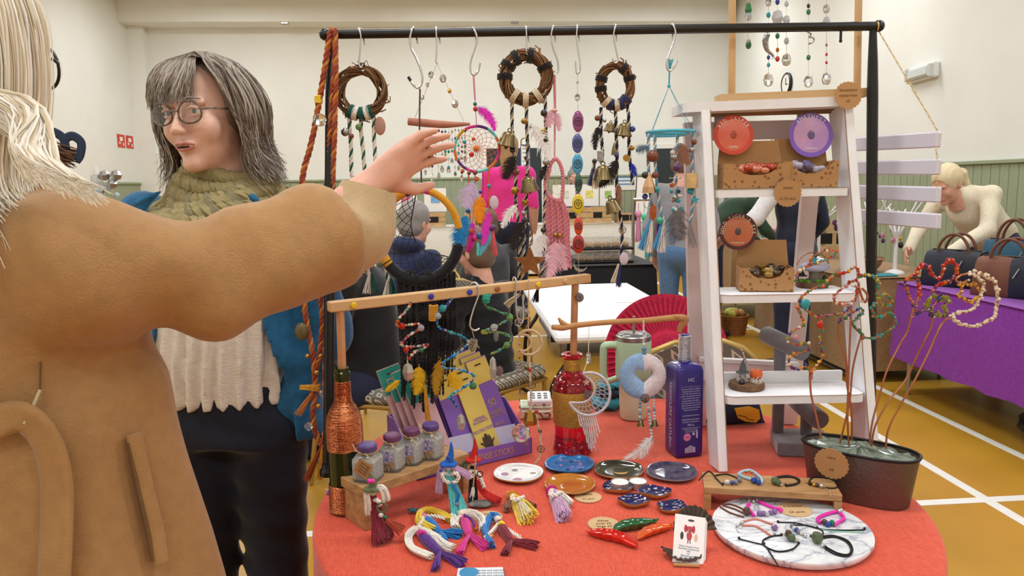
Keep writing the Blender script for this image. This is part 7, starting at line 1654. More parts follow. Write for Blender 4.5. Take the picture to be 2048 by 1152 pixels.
def glasses(t,M,m,s=1.0):
    def L(x,y,z): return M @ Vector((x,y,z))
    for sg in (-1,1):
        c = (sg * .033 * s,-.108,.006); mb = MB()
        mb.tube([L(c[0] + math.cos(a) * .0255 * s,c[1] + .006 * abs(math.cos(a)) * (1 if math.cos(a) * sg > 0 else 0),c[2] + math.sin(a) * .0225 * s - .002 * math.cos(2 * a)) for a in [2 * PI * k / 24 for k in range(24)]],.0021,6,closed=True); fr_ = part(mb,'rim',m,t,60)
        mb = MB(); mb.add([L(c[0] + math.cos(a) * .0245 * s,c[1],c[2] + math.sin(a) * .0215 * s) for a in [2 * PI * k / 20 for k in range(20)]],[tuple(range(20))]); part(mb,'lens',mat('lens',(235,240,240),.02,alpha=.12,spec=.8),fr_,0)
        mb = MB(); mb.tube([L(sg * .058 * s,-.102,.012),L(sg * .072 * s,-.085,.013),L(sg * .080,-.02,.012),L(sg * .080,.02,.006)],.0022,6); part(mb,'temple',m,t,60)
    mb = MB(); mb.tube([L(-.0085,-.110,.011),L(0,-.113,.013),L(.0085,-.110,.011)],.0019,6); part(mb,'bridge',m,t,60)
def C4(o=Vector((0,0,0))):
    M = Matrix((Rh,Fh,Zu)).transposed().to_4x4(); M.translation = o; return M
# ---------------------------------------------------------------- woman in glasses, scarf and blue cardigan
wf = 1.84
hc = V(418,236,wf - .04); W0 = cf(hc); wr = -.715
t = thing('person','woman in glasses, knitted scarf, white blouse and blue cardigan beside the stall','person',W(wr,wf,0))
HM = headM(hc,-.27,.06,-.04,1.06)
Hi = np.array(HM.inverted())
def body(P):
    q = P @ Hi[:3,:3].T.astype(np.float32) + Hi[:3,3].astype(np.float32); d = head_sdf(q) * 1.06
    a,b = np.array(W(wr - .17,wf,1.35)),np.array(W(wr + .17,wf,1.35)); d = smin(d,s_cap(P,a,b,.05,.05),.04)
    return smin(d,s_cap(P,W(wr,wf,1.0),W(wr,wf,1.36),.10,.10),.05)
lo = hc + Vector((-.26,-.24,-.42)); hi = hc + Vector((.26,.24,.18)); sdfpart(body,lo,hi,.0052,'body',sk_a,t,smooth=1)
m_hg = [mat('hair_grey',(176,166,154),.55),mat('hair_ash',(126,112,101),.55),mat('hair_dark',(92,79,70),.55)]
face(t,HM,m_hg[1]); glasses(t,HM,mat('tortoise',(42,38,38),.3,var=.5,vs=120,c2=(110,96,84)),1.02)
def hl(x,y,z): return HM @ Vector((x,y,z))
cv = []
for i in range(1700):
    ph = ru(-.42,PI + .48); k = rnd(); cx,cy = math.cos(ph),math.sin(ph); ty = ru(-.06,.08); top = hl(.024,ty,.138 - 3.2 * ty * ty); lay = ru(.9,1.08)
    ez = ru(-.16,-.07) if cy > -.3 else ru(-.17,-.02); out = 1.0 + (.22 if ez < -.1 else .08) * ru(.2,1.1)
    m1 = hl(cx * .082 * lay,cy * .10 * lay,.098); m2 = hl(cx * .112 * lay,.01 + cy * .122 * lay,ru(-.02,.03)); m3 = hl(cx * .108 * lay,.015 + cy * .118 * lay,ez * .62); e = hl(cx * .115 * out,.02 + cy * .12 * out,ez + ru(-.01,.015))
    w_ = ru(-.008,.008); cv.append(spl([top,m1,m2 + Rh * w_,m3 - Rh * w_ + Fh * w_,e],4))
for i in range(260):
    x = ru(.05,.1); z = ru(-.12,.0); cv.append(spl([hl(.024,ru(-.05,.0),.136),hl(.05,-.05 + ru(-.01,.02),.118),hl(.082,-.058 + ru(-.01,.03),.07),hl(.096,-.035 + ru(-.01,.02),.0),hl(.104 + ru(0,.02),-.02 + ru(-.02,.03),z)],5))
for i in range(330):
    x = ru(-.092,.048); top = hl(.024,ru(-.05,-.01),.135); e = hl(x * 1.05 - .012,-.098 - .012 * (1 - abs(x) / .08) + .03 * (abs(x) / .08) ** 2,ru(.022,.052)); cv.append(spl([top,hl(x * .6,-.056,.120),hl(x * .95,-.092 + .02 * (abs(x) / .08) ** 2,.086),e],5))
for c_ in cv:
    w_,f_ = ru(0,6),ru(.002,.006)
    for i,p in enumerate(c_): k = i / len(c_); p += (Rh * math.sin(w_ + 9 * k) + Zu * .3 * math.sin(w_ + 7 * k)) * (f_ * k)
strands(t,cv,.0018,m_hg)
hcap = lambda P: np.maximum(s_ell(P,(0,.026,.038),(.092,.102,.099)),-s_ell(P,(.015,-.122,.01),(.095,.108,.13)))
sdfpart(hcap,(-.13,-.12,-.14),(.13,.16,.16),.007,'hair_base',m_hg[1],t,HM,smooth=2)
# blouse with gathered folds, open cardigan, jeans
def Pc(P): return np.stack([P @ np.array(Rh,np.float32),P @ np.array(Fh,np.float32),P[...,2]],-1)
def blouse(P):
    a = np.arctan2(P[...,1] - wf,P[...,0] - wr); z = P[...,2]; k = np.clip((1.36 - z) / .4,0,1)
    d = s_loft(P,[(.905,wr - .01,wf,.172,.125),(1.0,wr - .008,wf,.168,.125),(1.15,wr,wf,.160,.115),(1.3,wr,wf,.165,.105),(1.40,wr,wf,.11,.075)])
    return d + .007 * k * np.sin(a * 21 + 2 * np.sin(z * 9)) + .003 * k * np.sin(a * 47 + 3 * np.sin(z * 13))
bx = lambda w,zl,zh,d=.2: ((wr - w,wf - d,zl),(wr + w,wf + d,zh))
m_bl = fab('muslin',(222,212,200),.05,.5,120,stretch=(1,1,2.5)); sdfpart(blouse,*bx(.22,.88,1.42),.0075,'blouse',m_bl,t,C4(),smooth=1)
mb = MB(); mb.box(W(wr - .01,wf - .13,.93),(.006,.004,.04)); 
m_cardi = fab('blue_wool',(28,94,136),.14,.5,220)
def cardi(P):
    z = P[...,2]; a = P[...,0] - wr
    d = s_loft(P,[(.80,wr + .01,wf + .02,.225,.15),(1.0,wr + .01,wf + .015,.21,.145),(1.2,wr,wf + .01,.195,.132),(1.34,wr,wf + .01,.19,.115),(1.43,wr,wf + .015,.10,.08)])
    d = d + .005 * np.sin(z * 38 + a * 20)
    gap = np.maximum(np.abs(a + .005) - (.085 + .10 * np.clip((1.25 - z) / .35,0,1)),P[...,1] - wf + .0); d = np.maximum(d,-gap)
    for s,pts in ((-1,((-.185,.01,1.36),(-.235,.03,1.10),(-.215,-.05,.90))),(1,((.185,.01,1.36),(.245,.03,1.06),(.125,-.022,.85)))):
        q = [(wr + p[0],wf + p[1],p[2]) for p in pts]; d = smin(d,s_cap(P,q[0],q[1],.066,.062) + .004 * np.sin(z * 50),.03); d = smin(d,s_cap(P,q[1],q[2],.062,.052) + .004 * np.sin(z * 60),.02)
    return d
sdfpart(cardi,*bx(.34,.76,1.47),.0095,'cardigan',m_cardi,t,C4(),smooth=1)
for s in (-1,1): mb = MB(); q = [W(wr + s * x,wf - y,z) for x,y,z in ((.085,.11,1.42),(.13,.125,1.36),(.12,.135,1.28),(.085,.13,1.22))]; mb.grid([[p,p + (W(s * .045,-.006,-.01) if i < 3 else W(s * .01,0,0))] for i,p in enumerate(spl(q,4))]); o = part(mb,'lapel',m_cardi,t,60); sm = o.modifiers.new('thick','SOLIDIFY'); sm.thickness = .008
def jeans(P):
    d = s_loft(P,[(.80,wr,wf,.175,.125),(.95,wr,wf,.16,.115)]); z = P[...,2]
    for x,y in ((-.085,0),(.085,.01)): d = smin(d,s_cap(P,(wr + x,wf + y,.82),(wr + x * 1.05,wf + y,.45),.098,.075),.04); d = smin(d,s_cap(P,(wr + x * 1.05,wf + y,.45),(wr + x * 1.15,wf + y + .02,.07),.072,.062),.02)
    return d + .0025 * np.sin(z * 70 + P[...,0] * 30)
sdfpart(jeans,*bx(.22,.05,.97),.0105,'jeans',fab('denim_dark',(20,24,40),.15,.3,300),t,C4(),smooth=1)
for s in (-1,1): mb = MB(); mb.ell(W(wr + s * .1,wf - .05,.045),(.045,.13,.044),14,8); part(mb,'shoe',m_black,t,60)
def hand(t,wrist,tip,palmn,L_=.17,m=sk_a,curl=.25,side=1,stub=.07):
    """palm and five separate bent fingers"""
    d = (tip - wrist).normalized(); n = (palmn - d * palmn.dot(d)).normalized(); s = d.cross(n) * side; k = L_ / .18; F = [[(.0,-.030,.052),(.064,.0)],]
    def f(P):
        pl = wrist + d * (.045 * k); A = np.array(Matrix((s,d,n)).transposed(),np.float32); q = (P - np.array(wrist,np.float32)) @ A / k
        g = s_ell(q,(0,.05,0),(.042,.052,.017)); g = smin(g,s_cap(q,(0,-stub,0),(0,.02,0),.029,.026),.02)
        for x,l,sp in ((-.030,.062,-.10),(-.010,.078,-.03),(.011,.074,.04),(.031,.056,.12)):
            a = (x,.092 - abs(x) * .3,0); b = (x + sp * l * .5,a[1] + l * .48,l * curl * .5); c_ = (x + sp * l * .8,a[1] + l * .85,l * curl * 1.5); g = smin(g,s_cap(q,(x * .8,.05,0),a,.010,.0095),.008); g = smin(g,s_cap(q,a,b,.0094,.0085),.004); g = smin(g,s_cap(q,b,c_,.0085,.0066),.003)
        g = smin(g,s_cap(q,(-.03,.03,.004),(-.062,.062,.014),.014,.011),.012); return smin(g,s_cap(q,(-.062,.062,.014),(-.070,.095,.022),.0105,.008),.004) * k
    c_ = wrist + d * .05 * k; e = .15 * k; return sdfpart(f,c_ - Vector((e,e,e)),c_ + Vector((e,e,e)),.0045 if L_ < .2 else .004,'hand',m,t,smooth=1)
# knitted scarf: plaited wraps round the neck
m_sc = mat('knit_scarf',(176,160,112),.95,var=.2,vs=45,c2=(128,118,82),bump=.8,bs=160); m_sc2 = mat('knit_fleck',(158,144,102),.95,var=.3,vs=60,c2=(120,116,92))
nc = W(W0[0] + .015,wf + .005,1.40); sc = MB(); sf = MB()
for k in range(7):
    R1,R2,dz,dy = .088 + .010 * k,.078 + .0095 * k,-.024 * k,-.011 * k
    path = [nc + Rh * (R1 * math.cos(a) * (1 - .10 * (math.sin(a) < 0) * k / 6)) + Fh * (R2 * math.sin(a) + dy) + Zu * (.052 + dz * (.55 - .45 * math.sin(a)) + .012 * math.sin(2 * a + k)) for a in np.linspace(0,2 * PI,40)]
    for j,q in enumerate(twist(path,.0115,3,15,n=150,br=.0125)): (sf if (k + j) % 5 == 4 else sc).add(q.v,q.f)
part(sc,'scarf',m_sc,t,70); part(sf,'scarf_flecks',m_sc2,t,70)
# ---------------------------------------------------------------- woman in the camel coat (foreground)
m_camel = fab('camel',(168,127,82),.07,.35,320)
cr,cfw = -.70,.985
t = thing('person','blonde woman in a camel wool coat reaching towards the stall, nearest the camera','person',W(cr,cfw,0))
S_,E_,K_ = cf(V(150,535,.90)),cf(V(420,560,1.0)),cf(V(640,480,1.10)); Wr = V(752,362,1.155)
def coat(P):
    z = P[...,2]; x = P[...,0]; y = P[...,1]; a = np.arctan2(y - cfw,x - cr)
    d = s_loft(P,[(.38,cr + .02,cfw,.33,.25),(.90,cr,cfw,.265,.19),(1.05,cr,cfw,.238,.17),(1.22,cr,cfw,.215,.155),(1.35,cr,cfw,.195,.135),(1.42,cr,cfw,.14,.11),(1.46,cr,cfw,.085,.085),(1.485,cr,cfw,.05,.06)])
    d = d + .008 * np.sin(a * 9 + z * 4) * np.clip((1.25 - z) / .3,0,1) + .006 * np.sin(30 * z - 30 * x) * np.exp(-((x - S_[0]) / .14) ** 2) * np.clip((z - 1.1) / .1,0,1)
    d = smin(d,s_ell(P,S_,(.088,.09,.085)),.06)
    ar = s_cap(P,S_,E_,.082,.070); ar = smin(ar,s_cap(P,E_,K_,.070,.086),.03)
    u = x * .9 + y * .6; ar = ar + .006 * np.sin(u * 48 + z * 30) * np.exp(-((x - E_[0] + .06) / .15) ** 2) + .005 * np.sin(u * 26 - z * 42)
    cuff = (P - np.array(K_,np.float32)) @ ((np.array(K_,np.float32) - np.array(E_,np.float32)) / np.linalg.norm(np.array(K_) - np.array(E_)))
    ar = np.maximum(ar,cuff - .035); d = smin(d,ar,.03)
    return smin(d,s_ell(P,(cr - .0,cfw - .0,1.455),(.10,.095,.03)),.03)
sdfpart(coat,(cr - .36,cfw - .3,.36),(K_[0] + .13,max(K_[1] + .12,cfw + .28),1.56),.0115,'coat',m_camel,t,C4(),smooth=1)
kd = (Vector(K_) - Vector(E_)).normalized(); Kw = W(*K_) ; kdw = Rh * kd.x + Fh * kd.y + Zu * kd.z
mb = MB(); q = [Kw + kdw * .03,Kw + kdw * .07,Wr.lerp(Kw,.35)]; mb.tube(spl([Kw + kdw * .0,Kw + kdw * .06,Wr.lerp(Kw,.12)],4),[.064] * 5 + [.058,.05,.045,.042],20); part(mb,'sleeve_lining',fab('lining',(190,164,126),.05),t,60)
hand(t,Wr,V(850,292,1.20),(-Fh * .5 - Zu * .5 + Rh * .2),.158,skinmat('hand',(220,168,148)),.22,-1)
# belt, pocket welt, legs
def front(x,y,d=0.0):
    """pixel on the coat front"""
    for f_ in np.linspace(.66,cfw,260):
        p = V(x,y,float(f_)); r_,_,z_ = cf(p); rx = np.interp(z_,[.38,.9,1.05,1.22,1.34],[.33,.265,.238,.215,.2]); ry = np.interp(z_,[.38,.9,1.05,1.22,1.34],[.25,.19,.17,.155,.135])
        if ((r_ - cr) / rx) ** 2 + ((f_ - cfw) / ry) ** 2 < 1: break
    p = V(x,y,float(f_) - .004 - d)
    return p
mb = MB(); mb.tube(spl([front(268,868,.004),front(288,960,.004),(front(312,1060,.004)),front(322,1125,.004)],6),.010,10,flat=.6); part(mb,'pocket_welt',m_camel,t,60)
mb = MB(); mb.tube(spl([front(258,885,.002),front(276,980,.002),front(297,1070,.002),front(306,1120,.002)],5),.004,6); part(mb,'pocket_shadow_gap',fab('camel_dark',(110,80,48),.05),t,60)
def ribbon(t,pts,w,m,nm,th=.004):
    q = spl(pts,6); rows = []
    for i,p in enumerate(q): d = (q[min(i + 1,len(q) - 1)] - q[max(i - 1,0)]).normalized(); s = d.cross(Fh).normalized(); rows.append([p - s * w / 2,p - s * w / 4 - Fh * .003,p,p + s * w / 4 - Fh * .003,p + s * w / 2])
    mb = MB(); mb.grid(rows); o = part(mb,nm,m,t,60); sm = o.modifiers.new('thick','SOLIDIFY'); sm.thickness = th; return o
ribbon(t,[front(-60,870,.01),front(10,838,.014),front(50,838,.02),front(90,880,.022),front(112,960,.02),front(112,1060,.02),front(105,1200,.02)],.038,m_camel,'belt')
mb = MB(); mb.tube([front(80,780,.006),front(66,812,.012),front(48,848,.02)],.0018,5); part(mb,'belt_loop',fab('loop',(206,190,160),.05),t); mb = MB(); mb.tube([front(82,668,.002),front(80,780,.002)],.0012,4); part(mb,'seam',fab('camel_dark',(110,80,48),.05),t)
for s in (-1,1): mb = MB(); mb.tube([W(cr + s * .1,cfw,.5),W(cr + s * .1,cfw + .01,.08)],[.07,.055],14); part(mb,'trouser_leg',m_navyc,t,60); mb = MB(); mb.ell(W(cr + s * .1,cfw - .04,.045),(.045,.13,.044),14,8); part(mb,'shoe',m_black,t,60)
# head turned away to the right, long pale hair
fh = V(-122,132,.93); FM = headM(fh,2.72,.0,0,1.03); sdfpart(lambda P: head_sdf(P) * 1.03,(-.13,-.15,-.22),(.13,.15,.16),.0065,'body',sk_b,t,FM,smooth=1)
m_bg = [mat('hair_blonde',(228,218,200),.5),mat('hair_platinum',(240,234,224),.5),mat('hair_honey',(204,186,156),.5)]
face(t,FM,m_bg[2]); glasses(t,FM,m_black,1.1)
def fl_(x,y,z): return FM @ Vector((x,y,z))
cv = []
for i in range(1900):
    ph = ru(-.75,PI + .75); cx,cy = math.cos(ph),math.sin(ph); lay = ru(.92,1.1); top = fl_(ru(-.02,.02),ru(-.06,.05),.134)
    m1 = fl_(cx * .088 * lay,.01 + cy * .11 * lay,.09); m2 = fl_(cx * .108 * lay,.015 + cy * .124 * lay,-.01); m3 = fl_(cx * .102 * lay,.03 + cy * .12 * lay,-.13)
    d = (m2 - fh); d.z = 0; e = m3 + d * ru(.0,.35) - Zu * ru(.03,.11) - Fh * ru(.0,.03) + Rh * ru(.0,.03); cv.append(spl([top,m1,m2,m3,e],5))
for i in range(420): k = rnd(); cv.append(spl([fl_(.03,.05,.12),fl_(.085,.06,0),V(ru(-20,55),ru(190,260),.86),V(20 + 110 * k,300 + 50 * k + ru(-18,12),.80),V(60 + 150 * k + ru(-20,20),350 + 50 * k + ru(-22,18),.79)],5))
strands(t,cv,.0015,m_bg); sdfpart(lambda P: np.maximum(s_ell(P,(0,.028,.03),(.098,.108,.104)),-s_ell(P,(0,-.12,-.03),(.085,.095,.12))),(-.13,-.12,-.14),(.13,.16,.16),.008,'hair_base',m_bg[0],t,FM,smooth=2)
# ================================================================== people and stalls further back
def figure(lab,p,yaw,pose,top,bot,hairm,arms,hair='short',s=1.0,skin=sk_b,h=.016,puff=0.0,turn=0.0,hood=None,slv=None,tee=False):
    """p on the floor; yaw 0 faces the camera; arms: elbow and wrist of each side in the local frame (x right, -y ahead)"""
    t = thing('person',lab,'person',p); B_ = Matrix((Rh,Fh,Zu)).transposed(); M = Matrix.Translation(p) @ (B_ @ Matrix.Rotation(yaw,3,'Z')).to_4x4() @ Matrix.Scale(s,4)
    pel,ch,nk,hd = {'stand': ((0,0,.92),(0,0,1.26),(0,.0,1.42),(0,-.02,1.56)),'sit': ((0,0,.52),(0,-.03,.86),(0,-.05,1.02),(0,-.09,1.16)),'lean': ((0,.02,.92),(0,-.24,1.13),(0,-.38,1.22),(0,-.50,1.29))}[pose]
    sh = [(k * .17,ch[1] - (.06 if pose == 'lean' else .0),ch[2] + .09) for k in (-1,1)]; g = np.array
    def tp_(P):
        d = s_cap(P,pel,ch,.145,.15) if pose != 'stand' else s_loft(P,[(.86,0,0,.16,.12),(1.05,0,0,.145,.11),(1.25,0,0,.175,.12),(1.38,0,0,.12,.085)])
        d = smin(d,s_cap(P,sh[0],sh[1],.06,.06),.06); d = smin(d,s_cap(P,ch,nk,.09,.06),.05)
        for a,(e,w) in zip(sh,arms): d = smin(d,s_cap(P,a,e,.058,.05),.03); d = d if tee else smin(d,s_cap(P,e,w,.05,.04),.02)
        return d + (puff * np.abs(np.sin(P[...,2] * 36)) if puff else .003 * np.sin(P[...,2] * 40 + P[...,0] * 17))
    sdfpart(tp_,(-.62,-1.0,.35),(.62,.35,1.5),h,'top',top,t,M,smooth=1)
    fe = [(k * .1,.0,.06) for k in (-1,1)] if pose != 'sit' else [(k * .12,-.42,.06) for k in (-1,1)]; kn = [(k * .09,-.01,.48) for k in (-1,1)] if pose != 'sit' else [(k * .12,-.44,.5) for k in (-1,1)]
    def bt(P):
        d = s_ell(P,(0,pel[1],pel[2] - .03),(.165,.13,.13))
        for a,b in zip(kn,fe): d = smin(d,s_cap(P,(a[0],pel[1],pel[2] - .06),a,.085,.065),.04); d = smin(d,s_cap(P,a,b,.064,.05),.02)
        return d
    sdfpart(bt,(-.3,-.6,.03),(.3,.25,1.05),h,'trousers',bot,t,M,smooth=1)
    HM_ = M @ Matrix.Translation(hd) @ Matrix.Rotation(turn,4,'Z') @ Matrix.Rotation(.5 if pose == 'lean' else .15,4,'X'); sdfpart(head_sdf,(-.11,-.14,-.2),(.11,.14,.15),.009,'body',skin,t,HM_,smooth=1)
    for (e,w),k in zip(arms,(-1,1)):
        a = M @ Vector(w); b = M @ (Vector(w) + (Vector(w) - Vector(e)).normalized() * .16); hand(t,a,b,(M.to_3x3() @ Vector((-k,.2,-.3))).normalized(),.17 * s,skin,.3,k)
    if tee: [part(MB().tube([M @ Vector(e),M @ Vector(w)],[.046 * s,.033 * s],12),'forearm',skin,t,60) for e,w in arms]
    if slv: e,w = arms[slv[0]]; sdfpart(lambda P: smin(s_cap(P,sh[slv[0]],e,.066,.058),s_cap(P,e,w,.058,.05),.02),(-.62,-1,.6),(.62,.35,1.5),.014,'sleeve',slv[1],t,M,smooth=1)
    for f in fe: mb = MB(); X = M.to_3x3(); mb.ell(M @ Vector((f[0],f[1] - .05,.045)),(.045 * s,.12 * s,.042 * s),12,8,[(X @ Vector(v)).normalized() for v in ((1,0,0),(0,1,0),(0,0,1))]); part(mb,'shoe',m_black,t,60)
    if hair != 'bald':
        def hs(P):
            d = np.maximum(s_ell(P,(0,.02,.042),(.086,.104,.1)),-s_ell(P,(0,-.125,-.03),(.09,.095,.12)))
            if hair == 'short': d = smin(d,s_ell(P,(0,.045,-.03),(.078,.07,.065)),.02)
            if hair == 'long': d = smin(d,np.maximum(s_cap(P,(0,.04,.0),(0,.07,-.17),.08,.05),-(P[...,1] - .01)),.03)
            if hair == 'pony': d = smin(d,s_cap(P,(0,.1,.05),(0,.15,-.0),.025,.035),.02); d = smin(d,s_cap(P,(0,.15,.0),(0,.19,-.2),.035,.012),.02)
            if hair == 'bun': d = smin(d,s_ell(P,(0,.04,.15),(.04,.04,.035)),.02)
            return d + .002 * np.sin(P[...,0] * 260)
        sdfpart(hs,(-.13,-.13,-.32),(.13,.24,.2),.008,'hair',hairm,t,HM_,smooth=1)
    if hood: sdfpart(lambda P: np.maximum(s_ell(P,(0,.06,-.14),(.12,.10,.06)),-s_ell(P,(0,.0,-.08),(.085,.085,.08))),(-.15,-.1,-.25),(.15,.2,.0),.012,'hood',hood,t,HM_,smooth=1)
    return t
def GP(px,f): q = V(px,500,f); return Vector((q.x,q.y,0))
dn = ((-.22,.02,1.08),(-.2,-.06,.86)),((.22,.02,1.08),(.2,-.06,.86)); ds = ((-.24,-.05,.70),(-.14,-.30,.66)),((.24,-.05,.70),(.14,-.30,.66))
f_blk,f_nvy,f_pnk = fab('black',(22,23,28)),fab('navy',(30,40,78)),fab('pink',(226,52,142)); h_br,h_gr,h_bl,h_dk = mat('bg_hair_brown',(104,80,62),.6),mat('bg_hair_grey',(140,134,130),.6),mat('bg_hair_blonde',(222,204,166),.6),mat('bg_hair_dark',(60,48,42),.6)
jn,jd = fab('jeans',(84,116,156),.15),fab('jeans_dark',(28,34,60),.1)
figure('seated man with shaved head in black jacket behind the incense box',GP(735,3.55),-1.9,'sit',f_blk,jd,h_gr,ds,'bald',1.02)
figure('seated person in navy hooded top seen through the black net',GP(812,4.6),2.5,'sit',f_nvy,jd,h_gr,ds,'short',1.03,hood=f_nvy)
figure('child in black quilted jacket sitting on a gold chair',GP(975,3.75),-2.3,'sit',f_blk,jd,h_br,ds,'short',.93,puff=.014)
figure('second brown haired child sitting behind the quilted jacket',GP(984,5.65),-2.6,'sit',fab('charcoal',(60,60,66)),jd,h_br,ds,'short',.96)
figure('woman in bright pink t-shirt standing with her back turned',GP(1020,7.4),PI - .2,'stand',f_pnk,jd,mat('bg_hair_gold',(170,130,84),.6),dn,'long',1.13,tee=True)
figure('grey haired woman in purple leaning behind the far white stall',GP(1146,12.62),.2,'stand',fab('purple',(62,44,110)),jd,h_gr,(((-.25,-.05,1.08),(-.2,-.25,.95)),((.25,-.05,1.08),(.2,-.25,.95))),'bun',.98)
figure('person in grey jacket and blue jeans beside the clothes rail',GP(1362,5.6),PI - .5,'stand',fab('grey_fleece',(140,140,146)),jn,h_br,(((-.24,-.02,1.08),(-.16,-.22,1.0)),((.24,.02,1.08),(.24,-.1,.88))),'short',1.0)
figure('person in navy sweater and jeans seen through the ladder',GP(1590,5.5),PI + .45,'stand',fab('navy_knit',(32,38,56)),jd,h_br,(((-.24,.02,1.08),(-.2,-.12,.88)),((.3,-.08,1.12),(.34,-.32,.98))),'short',1.03,slv=(1,fab('white_sleeve',(226,226,230))))
figure('person in dark green coat behind the upper ladder tread',GP(1420,6.75),PI - 1.3,'lean',fab('dark_green',(44,66,48)),jd,h_dk,(((-.22,-.42,.98),(-.18,-.6,.86)),((.22,-.42,.98),(.18,-.6,.86))),'short',1.0)
figure('blonde woman in cream coat bending over the goods table',Vector((3.95,5.25,0)),-1.15,'lean',fab('cream',(226,216,192)),jd,h_bl,(((-.24,-.42,1.0),(-.16,-.62,.86)),((.24,-.42,1.0),(.16,-.66,.86))),'pony',1.06)
# ---------------------------------------------------------------- gold framed banquet chairs
m_goldf = mat('chair_gold',(180,150,84),.35,metal=.5); m_pat = mat('chair_fabric',(120,116,106),.9); n_ = NT(m_pat)
sx_ = n_.n('SeparateXYZ'); n_.l(n_.coord('Object',(22,22,22),(0,0,.785)),sx_.inputs[0])
def cell(o): return n_.math('ABSOLUTE',n_.math('SUBTRACT',n_.math('FRACT',o),.5))
cm = n_.math('MAXIMUM',cell(sx_.outputs[0]),cell(n_.math('ADD',sx_.outputs[1],sx_.outputs[2]))); n_.l(n_.ramp(cm,[(.0,(112,108,100)),(.14,(112,108,100)),(.16,(200,194,178)),(.26,(200,194,178)),(.29,(112,108,100))],'CONSTANT'),n_.b.inputs['Base Color'])
def chair(lab,p,yaw,s=1.0):
    t = thing('banquet_chair',lab,'chair',p,'gold framed banquet chairs'); c_,s_ = math.cos(yaw),math.sin(yaw); X = Rh * c_ + Fh * s_; Y = Fh * c_ - Rh * s_
    def q(x,y,z): return p + X * x + Y * y + Zu * z
    mb = MB(); mb.box(q(0,0,.455),(.42,.42,.07),(X,Y,Zu),.025); part(mb,'seat',m_pat,t); mb = MB(); o = [(-.19,.52),(-.2,.75)] + [(-.2 * math.cos(a),.80 + .12 * math.sin(a)) for a in np.linspace(0,PI,9)] + [(.2,.75),(.19,.52)]
    mb.prism([q(x,.2 + (z - .5) * .12,z) for x,z in o],Y * .045); part(mb,'backrest',m_pat,t,40)
    mb = MB(); mb.tube([q(x * 1.04,.225 + (z - .5) * .12,z) for x,z in [(-.19,.42)] + o + [(.19,.42)]],.012,8); part(mb,'back_frame',m_goldf,t,60)
    mb = MB(); mb.tube([q(a * .2,b * .2,.415) for a,b in ((-1,-1),(1,-1),(1,1),(-1,1))],.011,8,closed=True); part(mb,'seat_frame',m_goldf,t,60)
    for a,b in ((-1,-1),(1,-1),(1,1),(-1,1)): mb = MB(); mb.tube([q(a * .195,b * .19,.42),q(a * .205,b * (.21 if b < 0 else .25),.004)],.0115,8); part(mb,'leg',m_goldf,t,60)
    mb = MB(); mb.tube([q(-.2,.2,.15),q(.2,.2,.15)],.008,6); part(mb,'stretcher',m_goldf,t)
chair('gold framed chair with patterned seat under the shaved headed man',GP(736,3.58),PI - 1.9); chair('gold framed chair with patterned seat behind the bead strands, under the quilted jacket',GP(978,3.8),-2.3 + PI)
chair('gold framed chair with oval back under the navy hooded person',GP(812,4.65),2.5 - PI); chair('gold framed chair under the second child',GP(985,5.7),-2.6 + PI)
pc3 = GP(1345,2.62); chair('patterned chair beyond the tumbler carrying the crimson woven hat',pc3,PI + .1)
# crimson woven sun hat hung on that chair
c = V(1335,712,2.50); t = thing('straw_hat','crimson woven wide brimmed hat hung on the chair behind the ladder','hat',c - Zu * .2); m_crim = mat('straw_crimson',(196,32,72),.8,var=.2,vs=90,bump=.6,bs=120); u_ = 2.7 / 1500
ax_ = (-Fh * .96 + Zu * .28).normalized(); mb = MB(); mb.lathe([(.06,.030),(.075,.028),(.085,.006),(.09,0),(.205,-.008),(.215,-.006),(.214,-.012),(.09,-.004)],c,72,ax_); part(mb,'brim',m_crim,t,30)
X = Rh; Y = ax_.cross(X).normalized(); b_ = MB(); b_.box((.115,0,.0),(.13,.0055,.005),(RX,RY,Zu)); rib = b_.mesh('rib',m_crim,0)
for k in range(64): a = 2 * PI * k / 64; d = X * math.cos(a) + Y * math.sin(a); M3 = Matrix((d,ax_.cross(d),ax_)).transposed(); piece(rib,'rib',t,c + d * .03 - ax_ * .0005,M3.to_euler())
# ---------------------------------------------------------------- white folding table
m_tabw = mat('table_white',(236,238,240),.35); t = thing('folding_table','white plastic folding table with black legs in the middle of the hall','table',(.83,4.3,0))
mb = MB(); mb.box((.83,4.3,.70),(.76,1.78,.042),RA,.014); part(mb,'table_top',m_tabw,t)
for y in (3.62,4.98): mb = MB(); mb.tube(spl([(.55,y,.68),(.54,y,.55),(.46,y - .02,.42),(.45,y,.2),(.47,y,.012),(1.19,y,.012),(1.21,y,.2),(1.2,y,.42),(1.12,y,.55),(1.11,y,.68)],4),.013,8); part(mb,'leg_frame',m_blacksteel,t,60)
for i,(x,y) in enumerate(((1.02,4.35),(.98,4.0),(1.06,4.1))): mb = MB(); mb.ell((x,y,.7225),(.09,.06,.0012),16,6,RA); solo(mb,'paper_plate',m_white,'white paper shape lying on the folding table, %s' % ('farthest','nearest','rightmost')[i],'paper','papers on the folding table')
